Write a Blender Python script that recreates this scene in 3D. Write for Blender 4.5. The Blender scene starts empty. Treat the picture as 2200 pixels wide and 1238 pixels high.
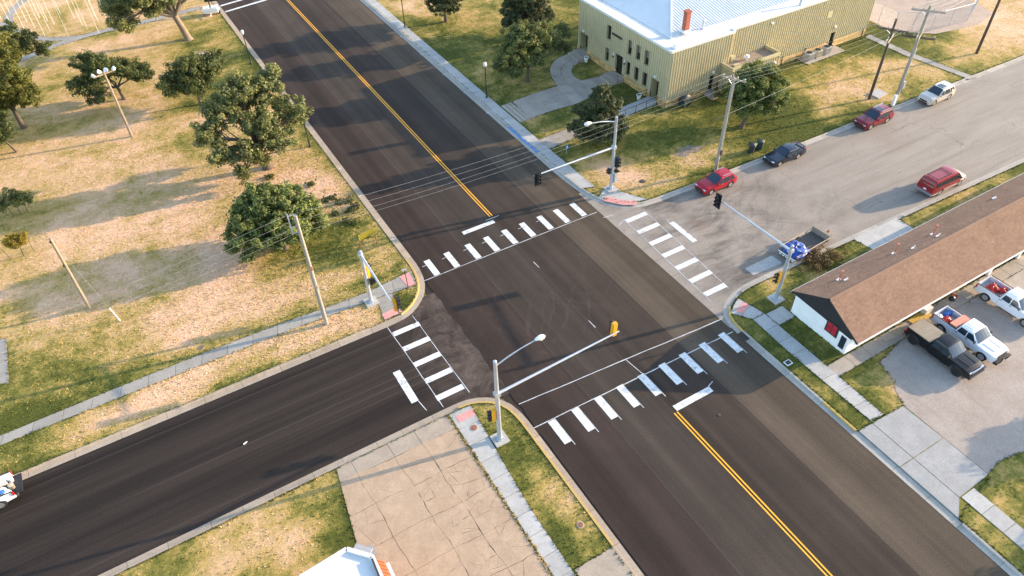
import bpy, bmesh, math, random
import numpy as np
from mathutils import Matrix, Vector

random.seed(7)
RNG = np.random.default_rng(11)
S = bpy.context.scene
COL = S.collection
PI = math.pi

# ------------------------------------------------------------------ camera
F_PX, PITCH, ROLL, YAW, CAM_H = 1572.64, math.radians(43.5653), math.radians(-2.0609), math.radians(29.1788), 47.0
_cp, _sp, _cy, _sy = math.cos(PITCH), math.sin(PITCH), math.cos(YAW), math.sin(YAW)
_fwd = Vector((_sy * _cp, _cy * _cp, -_sp))
_rt = Vector((_cy, -_sy, 0))
_up = _rt.cross(_fwd)
RT = math.cos(ROLL) * _rt + math.sin(ROLL) * _up
UP = math.cos(ROLL) * _up - math.sin(ROLL) * _rt
cam_data = bpy.data.cameras.new('camera')
cam = bpy.data.objects.new('camera', cam_data)
COL.objects.link(cam)
cam.matrix_world = Matrix(((RT.x, UP.x, -_fwd.x, 0), (RT.y, UP.y, -_fwd.y, 0), (RT.z, UP.z, -_fwd.z, CAM_H), (0, 0, 0, 1)))
cam_data.sensor_width = 36
cam_data.sensor_fit = 'HORIZONTAL'
cam_data.lens = F_PX / 2200 * 36
cam_data.clip_start = 1
cam_data.clip_end = 6000
S.camera = cam

# ------------------------------------------------------------------ sky, sun, exposure
SUN_EL, SUN_AZ = math.radians(14.0), math.radians(-12.7)      # azimuth from +X towards +Y
w = bpy.data.worlds.new('World')
S.world = w
w.use_nodes = True
wn = w.node_tree.nodes
wl = w.node_tree.links
wn.clear()
sky = wn.new('ShaderNodeTexSky')
sky.sky_type = 'NISHITA'
sky.sun_disc = False
sky.sun_elevation = SUN_EL
sky.sun_rotation = math.radians(102.7)
sky.altitude = 400
sky.dust_density = 1.2
bg = wn.new('ShaderNodeBackground')
bg.inputs['Strength'].default_value = 0.15
wo = wn.new('ShaderNodeOutputWorld')
wl.new(sky.outputs[0], bg.inputs[0])
wl.new(bg.outputs[0], wo.inputs[0])
sd = bpy.data.lights.new('sun', 'SUN')
sd.energy = 2.8
sd.angle = math.radians(0.5)
sd.color = (1.0, 0.76, 0.51)
sun = bpy.data.objects.new('sun', sd)
COL.objects.link(sun)
_sd = Vector((math.cos(SUN_AZ) * math.cos(SUN_EL), math.sin(SUN_AZ) * math.cos(SUN_EL), math.sin(SUN_EL)))
sun.rotation_euler = (-_sd).to_track_quat('-Z', 'Y').to_euler()
sun.location = (60, -10, 60)
S.view_settings.view_transform = 'Standard'
S.view_settings.look = 'None'
S.view_settings.gamma = 1
S.view_settings.exposure = 1.97
S.view_settings.use_curve_mapping = False
S.cycles.max_bounces = 5
S.cycles.diffuse_bounces = 3
S.cycles.glossy_bounces = 3
S.cycles.transmission_bounces = 4


def G(px, py, z=0.0):
    """ground (or height z) point seen at a photograph pixel, used to survey positions on the ground"""
    d = RT * ((px - 1100) / F_PX) - UP * ((py - 619) / F_PX) + _fwd
    t = (z - CAM_H) / d.z
    return Vector((d.x * t, d.y * t, z))


# ------------------------------------------------------------------ materials
def newmat(name):
    m = bpy.data.materials.new(name)
    m.use_nodes = True
    nt = m.node_tree
    nt.nodes.clear()
    out = nt.nodes.new('ShaderNodeOutputMaterial')
    b = nt.nodes.new('ShaderNodeBsdfPrincipled')
    nt.links.new(b.outputs[0], out.inputs[0])
    return m, nt, b


class N:
    """small helper for node graphs"""
    def __init__(s, nt):
        s.nt = nt
        g = nt.nodes.new('ShaderNodeNewGeometry')
        s.pos = g.outputs['Position']

    def link(s, a, b):
        s.nt.links.new(a, b)

    def val(s, sock, v):
        if isinstance(v, (int, float)):
            sock.default_value = v
        elif isinstance(v, (tuple, list)):
            sock.default_value = tuple(v) if len(v) == len(sock.default_value) else tuple(v) + (1,)
        else:
            s.link(v, sock)

    def math(s, op, a, b=0.0, clamp=False):
        n = s.nt.nodes.new('ShaderNodeMath')
        n.operation = op
        n.use_clamp = clamp
        s.val(n.inputs[0], a)
        s.val(n.inputs[1], b)
        return n.outputs[0]

    def mapping(s, scale, vec=None, rot=(0, 0, 0), loc=(0, 0, 0)):
        n = s.nt.nodes.new('ShaderNodeMapping')
        s.link(vec or s.pos, n.inputs[0])
        n.inputs['Scale'].default_value = scale
        n.inputs['Rotation'].default_value = rot
        n.inputs['Location'].default_value = loc
        return n.outputs[0]

    def noise(s, scale, detail=4, rough=0.55, vec=None, dist=0.0):
        n = s.nt.nodes.new('ShaderNodeTexNoise')
        s.link(vec or s.pos, n.inputs['Vector'])
        n.inputs['Scale'].default_value = scale
        n.inputs['Detail'].default_value = detail
        n.inputs['Roughness'].default_value = rough
        n.inputs['Distortion'].default_value = dist
        return n.outputs['Fac']

    def vor(s, scale, vec=None, feature='F1', out='Distance'):
        n = s.nt.nodes.new('ShaderNodeTexVoronoi')
        s.link(vec or s.pos, n.inputs['Vector'])
        n.feature = feature
        n.inputs['Scale'].default_value = scale
        return n.outputs[out]

    def ramp(s, fac, stops, interp='LINEAR'):
        n = s.nt.nodes.new('ShaderNodeValToRGB')
        s.link(fac, n.inputs[0])
        cr = n.color_ramp
        cr.interpolation = interp
        while len(cr.elements) < len(stops):
            cr.elements.new(0.5)
        for e, (p, c) in zip(cr.elements, stops):
            e.position = p
            e.color = (c, c, c, 1) if isinstance(c, (int, float)) else (*c, 1)
        return n.outputs[0]

    def mix(s, fac, a, b, mode='MIX'):
        n = s.nt.nodes.new('ShaderNodeMix')
        n.data_type = 'RGBA'
        n.blend_type = mode
        s.val(n.inputs[0], fac)
        s.val(n.inputs[6], a)
        s.val(n.inputs[7], b)
        return n.outputs[2]

    def bump(s, h, b, strength=0.3, dist=0.02):
        n = s.nt.nodes.new('ShaderNodeBump')
        n.inputs['Strength'].default_value = strength
        n.inputs['Distance'].default_value = dist
        s.link(h, n.inputs['Height'])
        s.link(n.outputs[0], b.inputs['Normal'])

    def sep(s, vec=None):
        n = s.nt.nodes.new('ShaderNodeSeparateXYZ')
        s.link(vec or s.pos, n.inputs[0])
        return n.outputs

    def maprange(s, v, a, b, c=0.0, d=1.0):
        n = s.nt.nodes.new('ShaderNodeMapRange')
        s.val(n.inputs[0], v)
        for i, q in enumerate((a, b, c, d)):
            n.inputs[1 + i].default_value = q
        return n.outputs[0]

    def attr(s, name):
        n = s.nt.nodes.new('ShaderNodeAttribute')
        n.attribute_name = name
        return n.outputs['Fac']

    def arcs(s, cx, cy, freq, lo, hi, k):
        """irregular concentric wear: noise along the distance from a turning centre"""
        d = s.nt.nodes.new('ShaderNodeVectorMath')
        d.operation = 'DISTANCE'
        s.link(s.pos, d.inputs[0])
        d.inputs[1].default_value = (cx, cy, 0)
        r = s.math('ADD', d.outputs['Value'], s.math('MULTIPLY', s.noise(0.18, 3), 3.0))
        cb = s.nt.nodes.new('ShaderNodeCombineXYZ')
        s.link(r, cb.inputs[0])
        s.link(s.math('MULTIPLY', s.noise(0.12, 2), 2.0), cb.inputs[1])
        f = s.noise(freq, 5, 0.6, cb.outputs[0])
        g = s.ramp(s.noise(0.25, 4), [(0.42, 0.0), (0.62, 1.0)])
        return s.math('MULTIPLY', s.ramp(f, [(lo, 0.0), (hi, k)]), g)

    def objrand(s):
        return s.nt.nodes.new('ShaderNodeObjectInfo').outputs['Random']

    def objco(s):
        return s.nt.nodes.new('ShaderNodeTexCoord').outputs['Object']


def mul(c, k):
    return tuple(x * k for x in c)


def plain(name, col, rough=0.6, metal=0.0, spec=0.5, var=0.18, scale=6.0, bump=0.0, coat=0.0, objvar=0.0, bscale=None):
    m, nt, b = newmat(name)
    n = N(nt)
    if var:
        f = n.noise(scale, 5, 0.6, n.objco())
        c = n.mix(n.maprange(f, 0.3, 0.7), mul(col, 1 - var), mul(col, 1 + var))
        if objvar:
            r = n.objrand()
            c = n.mix(1.0, c, n.ramp(r, [(0, 1 - objvar), (1, 1 + objvar * 0.6)]), 'MULTIPLY')
        n.link(c, b.inputs['Base Color'])
        if bump:
            n.bump(n.noise(bscale or scale * 6, 4, 0.6, n.objco()), b, bump, 0.02)
    else:
        b.inputs['Base Color'].default_value = (*col, 1)
    b.inputs['Roughness'].default_value = rough
    b.inputs['Metallic'].default_value = metal
    b.inputs['Specular IOR Level'].default_value = spec
    if coat:
        b.inputs['Coat Weight'].default_value = coat
        b.inputs['Coat Roughness'].default_value = 0.06
    return m


GREEN_A, GREEN_B = (0.078, 0.088, 0.019), (0.190, 0.172, 0.042)
MID, TAN, PEACH = (0.375, 0.268, 0.090), (0.50, 0.335, 0.170), (0.64, 0.412, 0.262)


def grass_mat(name='grass_turf', blade=False):
    gain = 1.22 if blade else 1.06
    m, nt, b = newmat(name)
    n = N(nt)
    dry = n.attr('dry')
    big = n.noise(0.13, 6, 0.62, dist=0.6)
    med = n.noise(0.75, 6, 0.65, dist=0.3)
    mow = n.noise(1.0, 4, 0.6, n.mapping((0.10, 0.95, 1), rot=(0, 0, 0.12)))
    f = n.math('ADD', dry, n.math('MULTIPLY', n.math('SUBTRACT', big, 0.5), 1.75))
    f = n.math('ADD', f, n.math('MULTIPLY', n.math('SUBTRACT', med, 0.5), 0.85))
    f = n.math('ADD', f, n.math('MULTIPLY', n.math('SUBTRACT', mow, 0.5), 0.45))
    fine = n.noise(3.6, 7, 0.82)
    f = n.math('ADD', f, n.math('MULTIPLY', n.math('SUBTRACT', fine, 0.5), 0.95), True)
    c = n.ramp(f, [(0.0, GREEN_A), (0.24, GREEN_B), (0.45, MID), (0.68, TAN), (0.95, PEACH)])
    vf = n.noise(6.5, 7, 0.88)
    c = n.mix(1.0, c, n.ramp(vf, [(0.28, 0.64 * gain), (0.5, gain), (0.72, 1.30 * gain)]), 'MULTIPLY')
    n.link(c, b.inputs['Base Color'])
    b.inputs['Roughness'].default_value = 0.95
    b.inputs['Specular IOR Level'].default_value = 0.1
    if not blade:
        h = n.math('ADD', n.math('MULTIPLY', n.noise(14.0, 5, 0.75), 1.0), n.math('MULTIPLY', n.noise(2.2, 3, 0.5), 1.2))
        n.bump(h, b, 0.75, 0.10)
    return m


def asphalt_main():
    m, nt, b = newmat('asphalt_new')
    n = N(nt)
    x = n.sep()[0]
    wob = n.math('ADD', x, n.math('MULTIPLY', n.math('SUBTRACT', n.noise(0.5, 2), 0.5), 0.10))
    t = n.maprange(wob, 17.0, 38.0)
    P = lambda v: (v - 17.0) / 21.0
    band = n.ramp(t, [(0, (0.0375, 0.0265, 0.0215)), (P(22.9), (0.0500, 0.0390, 0.0310)), (P(27.55), (0.0430, 0.0322, 0.0255)), (P(32.75), (0.0790, 0.0600, 0.0430))], 'CONSTANT')
    streak = n.noise(1.0, 5, 0.6, n.mapping((1.5, 0.03, 1)))
    c = n.mix(1.0, band, n.ramp(streak, [(0.3, 0.88), (0.7, 1.14)]), 'MULTIPLY')
    wheel = n.noise(1.0, 2, 0.5, n.mapping((0.55, 0.012, 1)))
    c = n.mix(1.0, c, n.ramp(wheel, [(0.35, 0.80), (0.65, 1.28)]), 'MULTIPLY')
    blot = n.noise(0.22, 5, 0.6)
    c = n.mix(1.0, c, n.ramp(blot, [(0.3, 0.88), (0.7, 1.14)]), 'MULTIPLY')
    # faint turning scuffs inside the crossing
    y = n.sep()[1]
    inx = n.math('MULTIPLY', n.maprange(y, 30.0, 35.0), n.maprange(y, 49.0, 43.0))
    for cx, cy, k in ((40.0, 27.0, 0.42), (15.0, 47.5, 0.36), (43.0, 52.0, 0.3)):
        c = n.mix(n.math('MULTIPLY', n.arcs(cx, cy, 1.9, 0.56, 0.70, k), inx), c, (0.105, 0.088, 0.077))
    # paving joints
    for xx in (22.9, 27.62, 32.75):
        d = n.math('ABSOLUTE', n.math('SUBTRACT', wob, xx))
        c = n.mix(n.math('MULTIPLY', n.maprange(d, 0.07, 0.0), n.math('MULTIPLY', n.noise(0.35, 3), 0.85)), c, (0.085, 0.072, 0.065))
    oil = n.ramp(n.noise(0.9, 6, 0.75), [(0.62, 0.0), (0.74, 0.5)])
    c = n.mix(oil, c, (0.022, 0.019, 0.018))
    pale = n.ramp(n.noise(1.7, 6, 0.8, n.mapping((1, 1, 1), loc=(13, 7, 0))), [(0.66, 0.0), (0.76, 0.6)])
    c = n.mix(pale, c, (0.105, 0.092, 0.082))
    sp = n.noise(11.0, 5, 0.85)
    c = n.mix(1.0, c, n.ramp(sp, [(0.30, 0.60), (0.5, 1.0), (0.70, 1.62)]), 'MULTIPLY')
    n.link(c, b.inputs['Base Color'])
    b.inputs['Roughness'].default_value = 0.9
    b.inputs['Specular IOR Level'].default_value = 0.18
    n.bump(n.noise(40.0, 3, 0.7), b, 0.25, 0.012)
    return m


def asphalt_side():
    m, nt, b = newmat('asphalt_side_street')
    n = N(nt)
    streak = n.noise(1.0, 5, 0.6, n.mapping((0.03, 1.5, 1)))
    wide = n.noise(1.0, 4, 0.6, n.mapping((0.02, 0.45, 1)))
    base = n.ramp(streak, [(0.3, (0.0200, 0.0148, 0.0122)), (0.7, (0.0335, 0.0252, 0.0208))])
    c = n.mix(1.0, base, n.ramp(wide, [(0.35, 0.74), (0.65, 1.42)]), 'MULTIPLY')
    thin = n.noise(1.0, 6, 0.5, n.mapping((0.012, 2.6, 1)))
    c = n.mix(n.ramp(thin, [(0.60, 0.0), (0.68, 0.6)]), c, (0.070, 0.058, 0.049))
    # older, dustier apron by the crossing
    x = n.sep()[0]
    ap = n.math('MULTIPLY', n.maprange(x, 11.5, 15.5), n.ramp(n.noise(0.45, 6, 0.7, dist=0.8), [(0.38, 0.0), (0.66, 1.0)]))
    c = n.mix(ap, c, (0.115, 0.086, 0.070))
    c = n.mix(1.0, c, n.ramp(n.noise(11.0, 5, 0.85), [(0.30, 0.58), (0.5, 1.0), (0.70, 1.66)]), 'MULTIPLY')
    sk = n.noise(0.55, 7, 0.8)
    c = n.mix(n.ramp(sk, [(0.64, 0.0), (0.76, 0.55)]), c, (0.085, 0.078, 0.078))
    n.link(c, b.inputs['Base Color'])
    b.inputs['Roughness'].default_value = 0.9
    b.inputs['Specular IOR Level'].default_value = 0.2
    n.bump(n.noise(40.0, 3, 0.7), b, 0.25, 0.012)
    return m


def old_concrete_road():
    m, nt, b = newmat('worn_concrete_road')
    n = N(nt)
    s1 = n.noise(1.0, 6, 0.62, n.mapping((0.12, 0.55, 1), rot=(0, 0, 0.05)))
    c = n.ramp(s1, [(0.25, (0.212, 0.178, 0.145)), (0.5, (0.264, 0.226, 0.187)), (0.75, (0.315, 0.274, 0.231))])
    # dark tyre sweeps turning in
    x, y, _ = n.sep()
    near = n.math('MULTIPLY', n.maprange(x, 64.0, 44.0), n.maprange(x, 38.0, 41.5))
    for cx, cy, k in ((44.0, 51.0, 0.75), (43.0, 27.5, 0.75), (48.0, 56.0, 0.55)):
        c = n.mix(n.math('MULTIPLY', n.arcs(cx, cy, 1.5, 0.44, 0.62, k), near), c, (0.080, 0.068, 0.059))
    streak = n.noise(1.0, 5, 0.55, n.mapping((0.05, 1.6, 1)))
    c = n.mix(n.ramp(streak, [(0.56, 0.0), (0.72, 0.45)]), c, (0.115, 0.103, 0.094))
    # cracks
    wv = n.mapping((1, 1, 0))
    ad = n.nt.nodes.new('ShaderNodeVectorMath')
    ad.operation = 'ADD'
    n.link(wv, ad.inputs[0])
    nz = n.nt.nodes.new('ShaderNodeTexNoise')
    nz.inputs['Scale'].default_value = 0.7
    nz.inputs['Detail'].default_value = 5
    n.link(n.pos, nz.inputs['Vector'])
    sc2 = n.nt.nodes.new('ShaderNodeVectorMath')
    sc2.operation = 'SCALE'
    n.link(nz.outputs['Color'], sc2.inputs[0])
    sc2.inputs['Scale'].default_value = 1.6
    n.link(sc2.outputs[0], ad.inputs[1])
    cr = n.vor(0.20, ad.outputs[0], 'DISTANCE_TO_EDGE')
    c = n.mix(n.math('MULTIPLY', n.maprange(cr, 0.007, 0.0), n.ramp(n.noise(0.22, 2), [(0.42, 0.0), (0.62, 0.7)])), c, (0.07, 0.058, 0.05))
    rust = n.ramp(n.noise(0.16, 5, 0.65), [(0.60, 0.0), (0.75, 0.5)])
    c = n.mix(rust, c, (0.245, 0.165, 0.11))
    c = n.mix(1.0, c, n.ramp(n.noise(7.0, 7, 0.85), [(0.3, 0.70), (0.7, 1.28)]), 'MULTIPLY')
    n.link(c, b.inputs['Base Color'])
    b.inputs['Roughness'].default_value = 0.85
    n.bump(n.noise(22.0, 4, 0.7), b, 0.25, 0.015)
    return m


def concrete(name, col, stain=(0.20, 0.155, 0.115), amount=0.35, objvar=0.12):
    m, nt, b = newmat(name)
    n = N(nt)
    f = n.noise(0.8, 6, 0.65)
    c = n.mix(n.ramp(f, [(0.3, 0.0), (0.7, 1.0)]), mul(col, 0.86), mul(col, 1.1))
    st = n.ramp(n.noise(0.55, 6, 0.7, dist=0.5), [(0.52, 0.0), (0.72, amount)])
    c = n.mix(st, c, stain)
    if objvar:
        c = n.mix(1.0, c, n.ramp(n.objrand(), [(0, 1 - objvar), (1, 1 + objvar * 0.5)]), 'MULTIPLY')
    c = n.mix(1.0, c, n.ramp(n.noise(6.0, 7, 0.85), [(0.3, 0.80), (0.7, 1.18)]), 'MULTIPLY')
    n.link(c, b.inputs['Base Color'])
    b.inputs['Roughness'].default_value = 0.85
    n.bump(n.noise(18.0, 4, 0.7), b, 0.2, 0.012)
    return m


def gravel_mat():
    m, nt, b = newmat('gravel')
    n = N(nt)
    v = n.vor(13.0, None, 'F1', 'Color')
    f = n.noise(0.30, 6, 0.65)
    c = n.ramp(f, [(0.3, (0.29, 0.235, 0.195)), (0.7, (0.385, 0.330, 0.285))])
    bw = n.nt.nodes.new('ShaderNodeRGBToBW')
    n.link(v, bw.inputs[0])
    c = n.mix(1.0, c, n.ramp(bw.outputs[0], [(0.1, 0.86), (0.5, 1.0), (0.9, 1.12)]), 'MULTIPLY')
    tr = n.noise(1.0, 4, 0.6, n.mapping((0.6, 0.08, 1), rot=(0, 0, 0.5)))
    c = n.mix(n.ramp(tr, [(0.58, 0.0), (0.7, 0.35)]), c, (0.24, 0.19, 0.15))
    n.link(c, b.inputs['Base Color'])
    b.inputs['Roughness'].default_value = 0.95
    n.bump(n.vor(24.0), b, 0.4, 0.02)
    return m


def paint_mat(name, col, wear=0.25, road=(0.05, 0.045, 0.043)):
    m, nt, b = newmat(name)
    n = N(nt)
    f = n.noise(2.4, 7, 0.75)
    g = n.noise(0.33, 2)
    k = n.math('MULTIPLY', n.ramp(f, [(0.47, 0.0), (0.70, 1.0)]), n.ramp(g, [(0.35, 0.1), (0.65, wear * 2)]))
    c = n.mix(k, col, road)
    c = n.mix(1.0, c, n.ramp(n.noise(30.0, 3, 0.8), [(0.3, 0.85), (0.7, 1.08)]), 'MULTIPLY')
    n.link(c, b.inputs['Base Color'])
    b.inputs['Roughness'].default_value = 0.7
    return m


def leaf_mat(name, dark, light, trans=0.3):
    m, nt, b = newmat(name)
    n = N(nt)
    r = n.attr('rnd')
    c = n.mix(r, dark, light)
    cl = n.noise(0.55, 3, 0.6)
    c = n.mix(1.0, c, n.ramp(cl, [(0.3, 0.70), (0.7, 1.30)]), 'MULTIPLY')
    n.link(c, b.inputs['Base Color'])
    b.inputs['Roughness'].default_value = 0.6
    b.inputs['Specular IOR Level'].default_value = 0.25
    t = nt.nodes.new('ShaderNodeBsdfTranslucent')
    n.link(n.mix(1.0, c, (1.25, 1.2, 0.6), 'MULTIPLY'), t.inputs[0])
    ms = nt.nodes.new('ShaderNodeMixShader')
    ms.inputs[0].default_value = trans
    n.link(b.outputs[0], ms.inputs[1])
    n.link(t.outputs[0], ms.inputs[2])
    n.link(ms.outputs[0], [x for x in nt.nodes if x.type == 'OUTPUT_MATERIAL'][0].inputs[0])
    return m


def shingle_mat(name, a, bcol):
    m, nt, b = newmat(name)
    n = N(nt)
    c = n.mix(n.attr('rnd'), a, bcol)
    c = n.mix(1.0, c, n.ramp(n.noise(0.5, 5, 0.65), [(0.3, 0.88), (0.7, 1.12)]), 'MULTIPLY')
    c = n.mix(1.0, c, n.ramp(n.noise(9.0, 5, 0.85), [(0.3, 0.84), (0.7, 1.16)]), 'MULTIPLY')
    n.link(c, b.inputs['Base Color'])
    b.inputs['Roughness'].default_value = 0.95
    b.inputs['Specular IOR Level'].default_value = 0.15
    return m


def wood_mat(name, col):
    m, nt, b = newmat(name)
    n = N(nt)
    f = n.noise(1.0, 5, 0.65, n.mapping((14, 14, 0.7)))
    c = n.ramp(f, [(0.3, mul(col, 0.6)), (0.7, mul(col, 1.3))])
    n.link(c, b.inputs['Base Color'])
    b.inputs['Roughness'].default_value = 0.9
    n.bump(f, b, 0.4, 0.01)
    return m


M = {}
M['grass'] = grass_mat()
M['blade'] = grass_mat('grass_blades', True)
M['asphalt'] = asphalt_main()
M['side_asphalt'] = asphalt_side()
M['old_road'] = old_concrete_road()
M['gravel'] = gravel_mat()
M['walk'] = concrete('sidewalk_concrete', (0.42, 0.41, 0.385), amount=0.25)
M['path'] = concrete('park_path_concrete', (0.33, 0.305, 0.265), amount=0.3)
M['plaza'] = concrete('entry_walk_concrete', (0.36, 0.31, 0.255), stain=(0.15, 0.12, 0.10), amount=0.45)
M['kerb'] = concrete('kerb_concrete', (0.36, 0.295, 0.225), stain=(0.22, 0.165, 0.115), amount=0.5)
M['kerb_pale'] = concrete('kerb_concrete_pale', (0.40, 0.365, 0.315), stain=(0.20, 0.165, 0.13), amount=0.35)
M['lot'] = concrete('cracked_lot_concrete', (0.43, 0.308, 0.205), stain=(0.30, 0.19, 0.11), amount=0.4, objvar=0.03)
M['lot_new'] = concrete('newer_lot_concrete', (0.37, 0.30, 0.23), amount=0.3, objvar=0.04)
M['joint'] = plain('joint_dirt', (0.15, 0.11, 0.07), 0.95, scale=3)
M['apron'] = concrete('driveway_concrete', (0.315, 0.31, 0.30), stain=(0.21, 0.26, 0.25), amount=0.4, objvar=0.04)
M['lotfar'] = concrete('far_lot_surface', (0.40, 0.305, 0.235), stain=(0.30, 0.22, 0.17), amount=0.4, objvar=0)
M['dirt'] = plain('bare_dirt', (0.20, 0.16, 0.12), 0.95, var=0.4, scale=2.0, bump=0.5)
M['white_paint'] = paint_mat('white_road_paint', (0.70, 0.705, 0.695), 0.55)
M['chalk'] = paint_mat('white_guide_paint', (0.55, 0.56, 0.57), 0.5)
M['yellow_paint'] = paint_mat('yellow_road_paint', (0.84, 0.40, 0.02), 0.05)
M['kerb_yellow'] = paint_mat('yellow_kerb_paint', (0.50, 0.33, 0.075), 0.45, (0.33, 0.28, 0.2))
M['kerb_blue'] = paint_mat('blue_kerb_paint', (0.06, 0.22, 0.55), 0.4, (0.3, 0.3, 0.3))
M['pink'] = plain('tactile_pad_pink', (0.62, 0.28, 0.25), 0.85, var=0.12, scale=4, bump=0.3, bscale=20)
M['galv'] = plain('galvanised_steel', (0.50, 0.53, 0.57), 0.42, 0.55, var=0.10, scale=4)
M['sig_yellow'] = plain('signal_yellow', (0.72, 0.34, 0.02), 0.45, var=0.08)
M['sig_black'] = plain('signal_black', (0.012, 0.012, 0.014), 0.5, var=0)
M['lens_r'] = plain('lens_red', (0.16, 0.012, 0.01), 0.2, var=0)
M['lens_a'] = plain('lens_amber', (0.20, 0.09, 0.01), 0.2, var=0)
M['lens_g'] = plain('lens_green', (0.01, 0.12, 0.07), 0.2, var=0)
M['black_metal'] = plain('black_metal', (0.012, 0.012, 0.013), 0.45, var=0)
M['globe'] = plain('lamp_globe', (0.75, 0.73, 0.66), 0.25, var=0.04)
M['white_metal'] = plain('white_metal', (0.78, 0.78, 0.76), 0.4, var=0.04)
M['pole_wood'] = wood_mat('weathered_pole_wood', (0.26, 0.20, 0.14))
M['pole_pale'] = wood_mat('pale_pole_wood', (0.30, 0.235, 0.165))
M['pole_grey'] = wood_mat('grey_pole_wood', (0.31, 0.275, 0.235))
M['pole_dark'] = wood_mat('dark_pole_wood', (0.085, 0.062, 0.042))
M['wire'] = plain('aluminium_wire', (0.42, 0.42, 0.42), 0.5, 0.2, var=0)
M['bark'] = wood_mat('tree_bark', (0.10, 0.075, 0.055))
M['bark_pale'] = wood_mat('pale_tree_bark', (0.22, 0.165, 0.115))
M['leaf_elm'] = leaf_mat('elm_leaves', (0.078, 0.095, 0.032), (0.26, 0.265, 0.105))
M['leaf_dark'] = leaf_mat('dark_leaves', (0.044, 0.062, 0.021), (0.135, 0.155, 0.052))
M['leaf_round'] = leaf_mat('round_tree_leaves', (0.048, 0.072, 0.022), (0.235, 0.265, 0.080))
M['leaf_yellow'] = leaf_mat('yellowing_leaves', (0.10, 0.105, 0.02), (0.42, 0.28, 0.035))
M['leaf_mix'] = leaf_mat('half_yellow_leaves', (0.045, 0.066, 0.018), (0.175, 0.165, 0.035))
M['leaf_light'] = leaf_mat('light_green_leaves', (0.060, 0.080, 0.026), (0.23, 0.245, 0.085))
M['needle'] = leaf_mat('pine_needles', (0.034, 0.046, 0.020), (0.115, 0.125, 0.050), 0.12)
M['siding'] = plain('tan_metal_siding', (0.49, 0.425, 0.262), 0.5, 0.0, 0.4, var=0.07, scale=0.8)
M['siding_trim'] = plain('tan_trim', (0.47, 0.42, 0.25), 0.5, var=0.05)
M['stone'] = plain('yellow_limestone', (0.56, 0.37, 0.155), 0.9, var=0.2, scale=5, bump=0.5, objvar=0.30)
M['mortar'] = plain('stone_mortar', (0.26, 0.20, 0.12), 0.95, var=0.1)
M['roof_white'] = plain('white_roof_metal', (0.64, 0.65, 0.65), 0.45, 0.0, 0.4, var=0.05, scale=0.7)
M['roof_membrane'] = plain('white_roof_membrane', (0.62, 0.62, 0.61), 0.7, var=0.12, scale=0.5)
M['roof_tar'] = plain('gravel_roof', (0.27, 0.215, 0.165), 0.95, var=0.2, scale=1.2, bump=0.4)
M['glass'] = plain('dark_glass', (0.022, 0.036, 0.055), 0.06, 0.0, 0.7, var=0)  # blue base colour stands in for sky reflected in the glass
M['win_dark'] = plain('dark_window', (0.025, 0.022, 0.02), 0.12, 0.0, 0.6, var=0)
M['blind'] = plain('window_blind', (0.20, 0.185, 0.15), 0.6, var=0.05)
M['bronze'] = plain('bronze_frame', (0.05, 0.042, 0.033), 0.5, var=0)
M['chimney'] = plain('chimney_brick_red', (0.34, 0.095, 0.055), 0.85, var=0.25, scale=4, bump=0.3)
M['stucco'] = plain('white_stucco', (0.80, 0.80, 0.79), 0.85, var=0.05, scale=1.5, bump=0.2, bscale=12)
M['black_board'] = plain('black_gable_board', (0.022, 0.022, 0.024), 0.7, var=0.2, scale=3)
M['shingle'] = shingle_mat('roof_shingles', (0.212, 0.132, 0.092), (0.282, 0.178, 0.124))
M['red_pane'] = plain('red_window_pane', (0.45, 0.03, 0.05), 0.2, var=0.15, scale=3)
M['pipe_red'] = plain('rusty_vent_pipe', (0.48, 0.16, 0.10), 0.6, var=0.15)
M['orange_roof'] = plain('orange_metal_roof', (0.36, 0.075, 0.03), 0.4, var=0.08, scale=1.5)
M['brick_red'] = plain('red_brick', (0.28, 0.10, 0.06), 0.9, var=0.2, scale=6)
M['tyre'] = plain('tyre_rubber', (0.018, 0.018, 0.018), 0.85, var=0)
M['rim'] = plain('alloy_rim', (0.55, 0.55, 0.56), 0.3, 0.7, var=0)
M['rim_black'] = plain('black_rim', (0.018, 0.018, 0.02), 0.4, 0.2, var=0)
M['plastic'] = plain('black_plastic', (0.018, 0.018, 0.02), 0.6, var=0)
M['chrome'] = plain('chrome', (0.75, 0.76, 0.78), 0.15, 0.9, var=0)
M['headlight'] = plain('headlight_glass', (0.62, 0.65, 0.70), 0.08, 0.2, 0.8, var=0)
M['taillight'] = plain('taillight_glass', (0.48, 0.012, 0.015), 0.12, var=0)
M['bin_green'] = plain('green_bin', (0.022, 0.05, 0.045), 0.5, var=0.1)
M['bin_dark'] = plain('charcoal_bin', (0.03, 0.036, 0.042), 0.5, var=0.1)
M['tarp'] = plain('blue_tarp', (0.009, 0.055, 0.29), 0.35, 0, 0.6, var=0.35, scale=2.2)
M['red_gear'] = plain('red_gear', (0.50, 0.025, 0.02), 0.5, var=0.2)
M['blue_gear'] = plain('blue_gear', (0.03, 0.13, 0.42), 0.5, var=0.2)
M['salmon_box'] = plain('salmon_box', (0.62, 0.235, 0.16), 0.6, var=0.06)
M['wood_plank'] = wood_mat('weathered_plank', (0.27, 0.225, 0.18))
M['wood_pale'] = wood_mat('pale_plank', (0.55, 0.44, 0.31))
M['rust'] = plain('rusty_iron', (0.24, 0.10, 0.055), 0.85, var=0.3, scale=6)
M['iron'] = plain('cast_iron', (0.07, 0.058, 0.05), 0.7, 0.3, var=0.2)
M['ac'] = plain('grey_ac_metal', (0.40, 0.41, 0.42), 0.5, 0.2, var=0.08)
M['ac_tan'] = plain('tan_ac_metal', (0.48, 0.45, 0.34), 0.5, 0.1, var=0.08)
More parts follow.
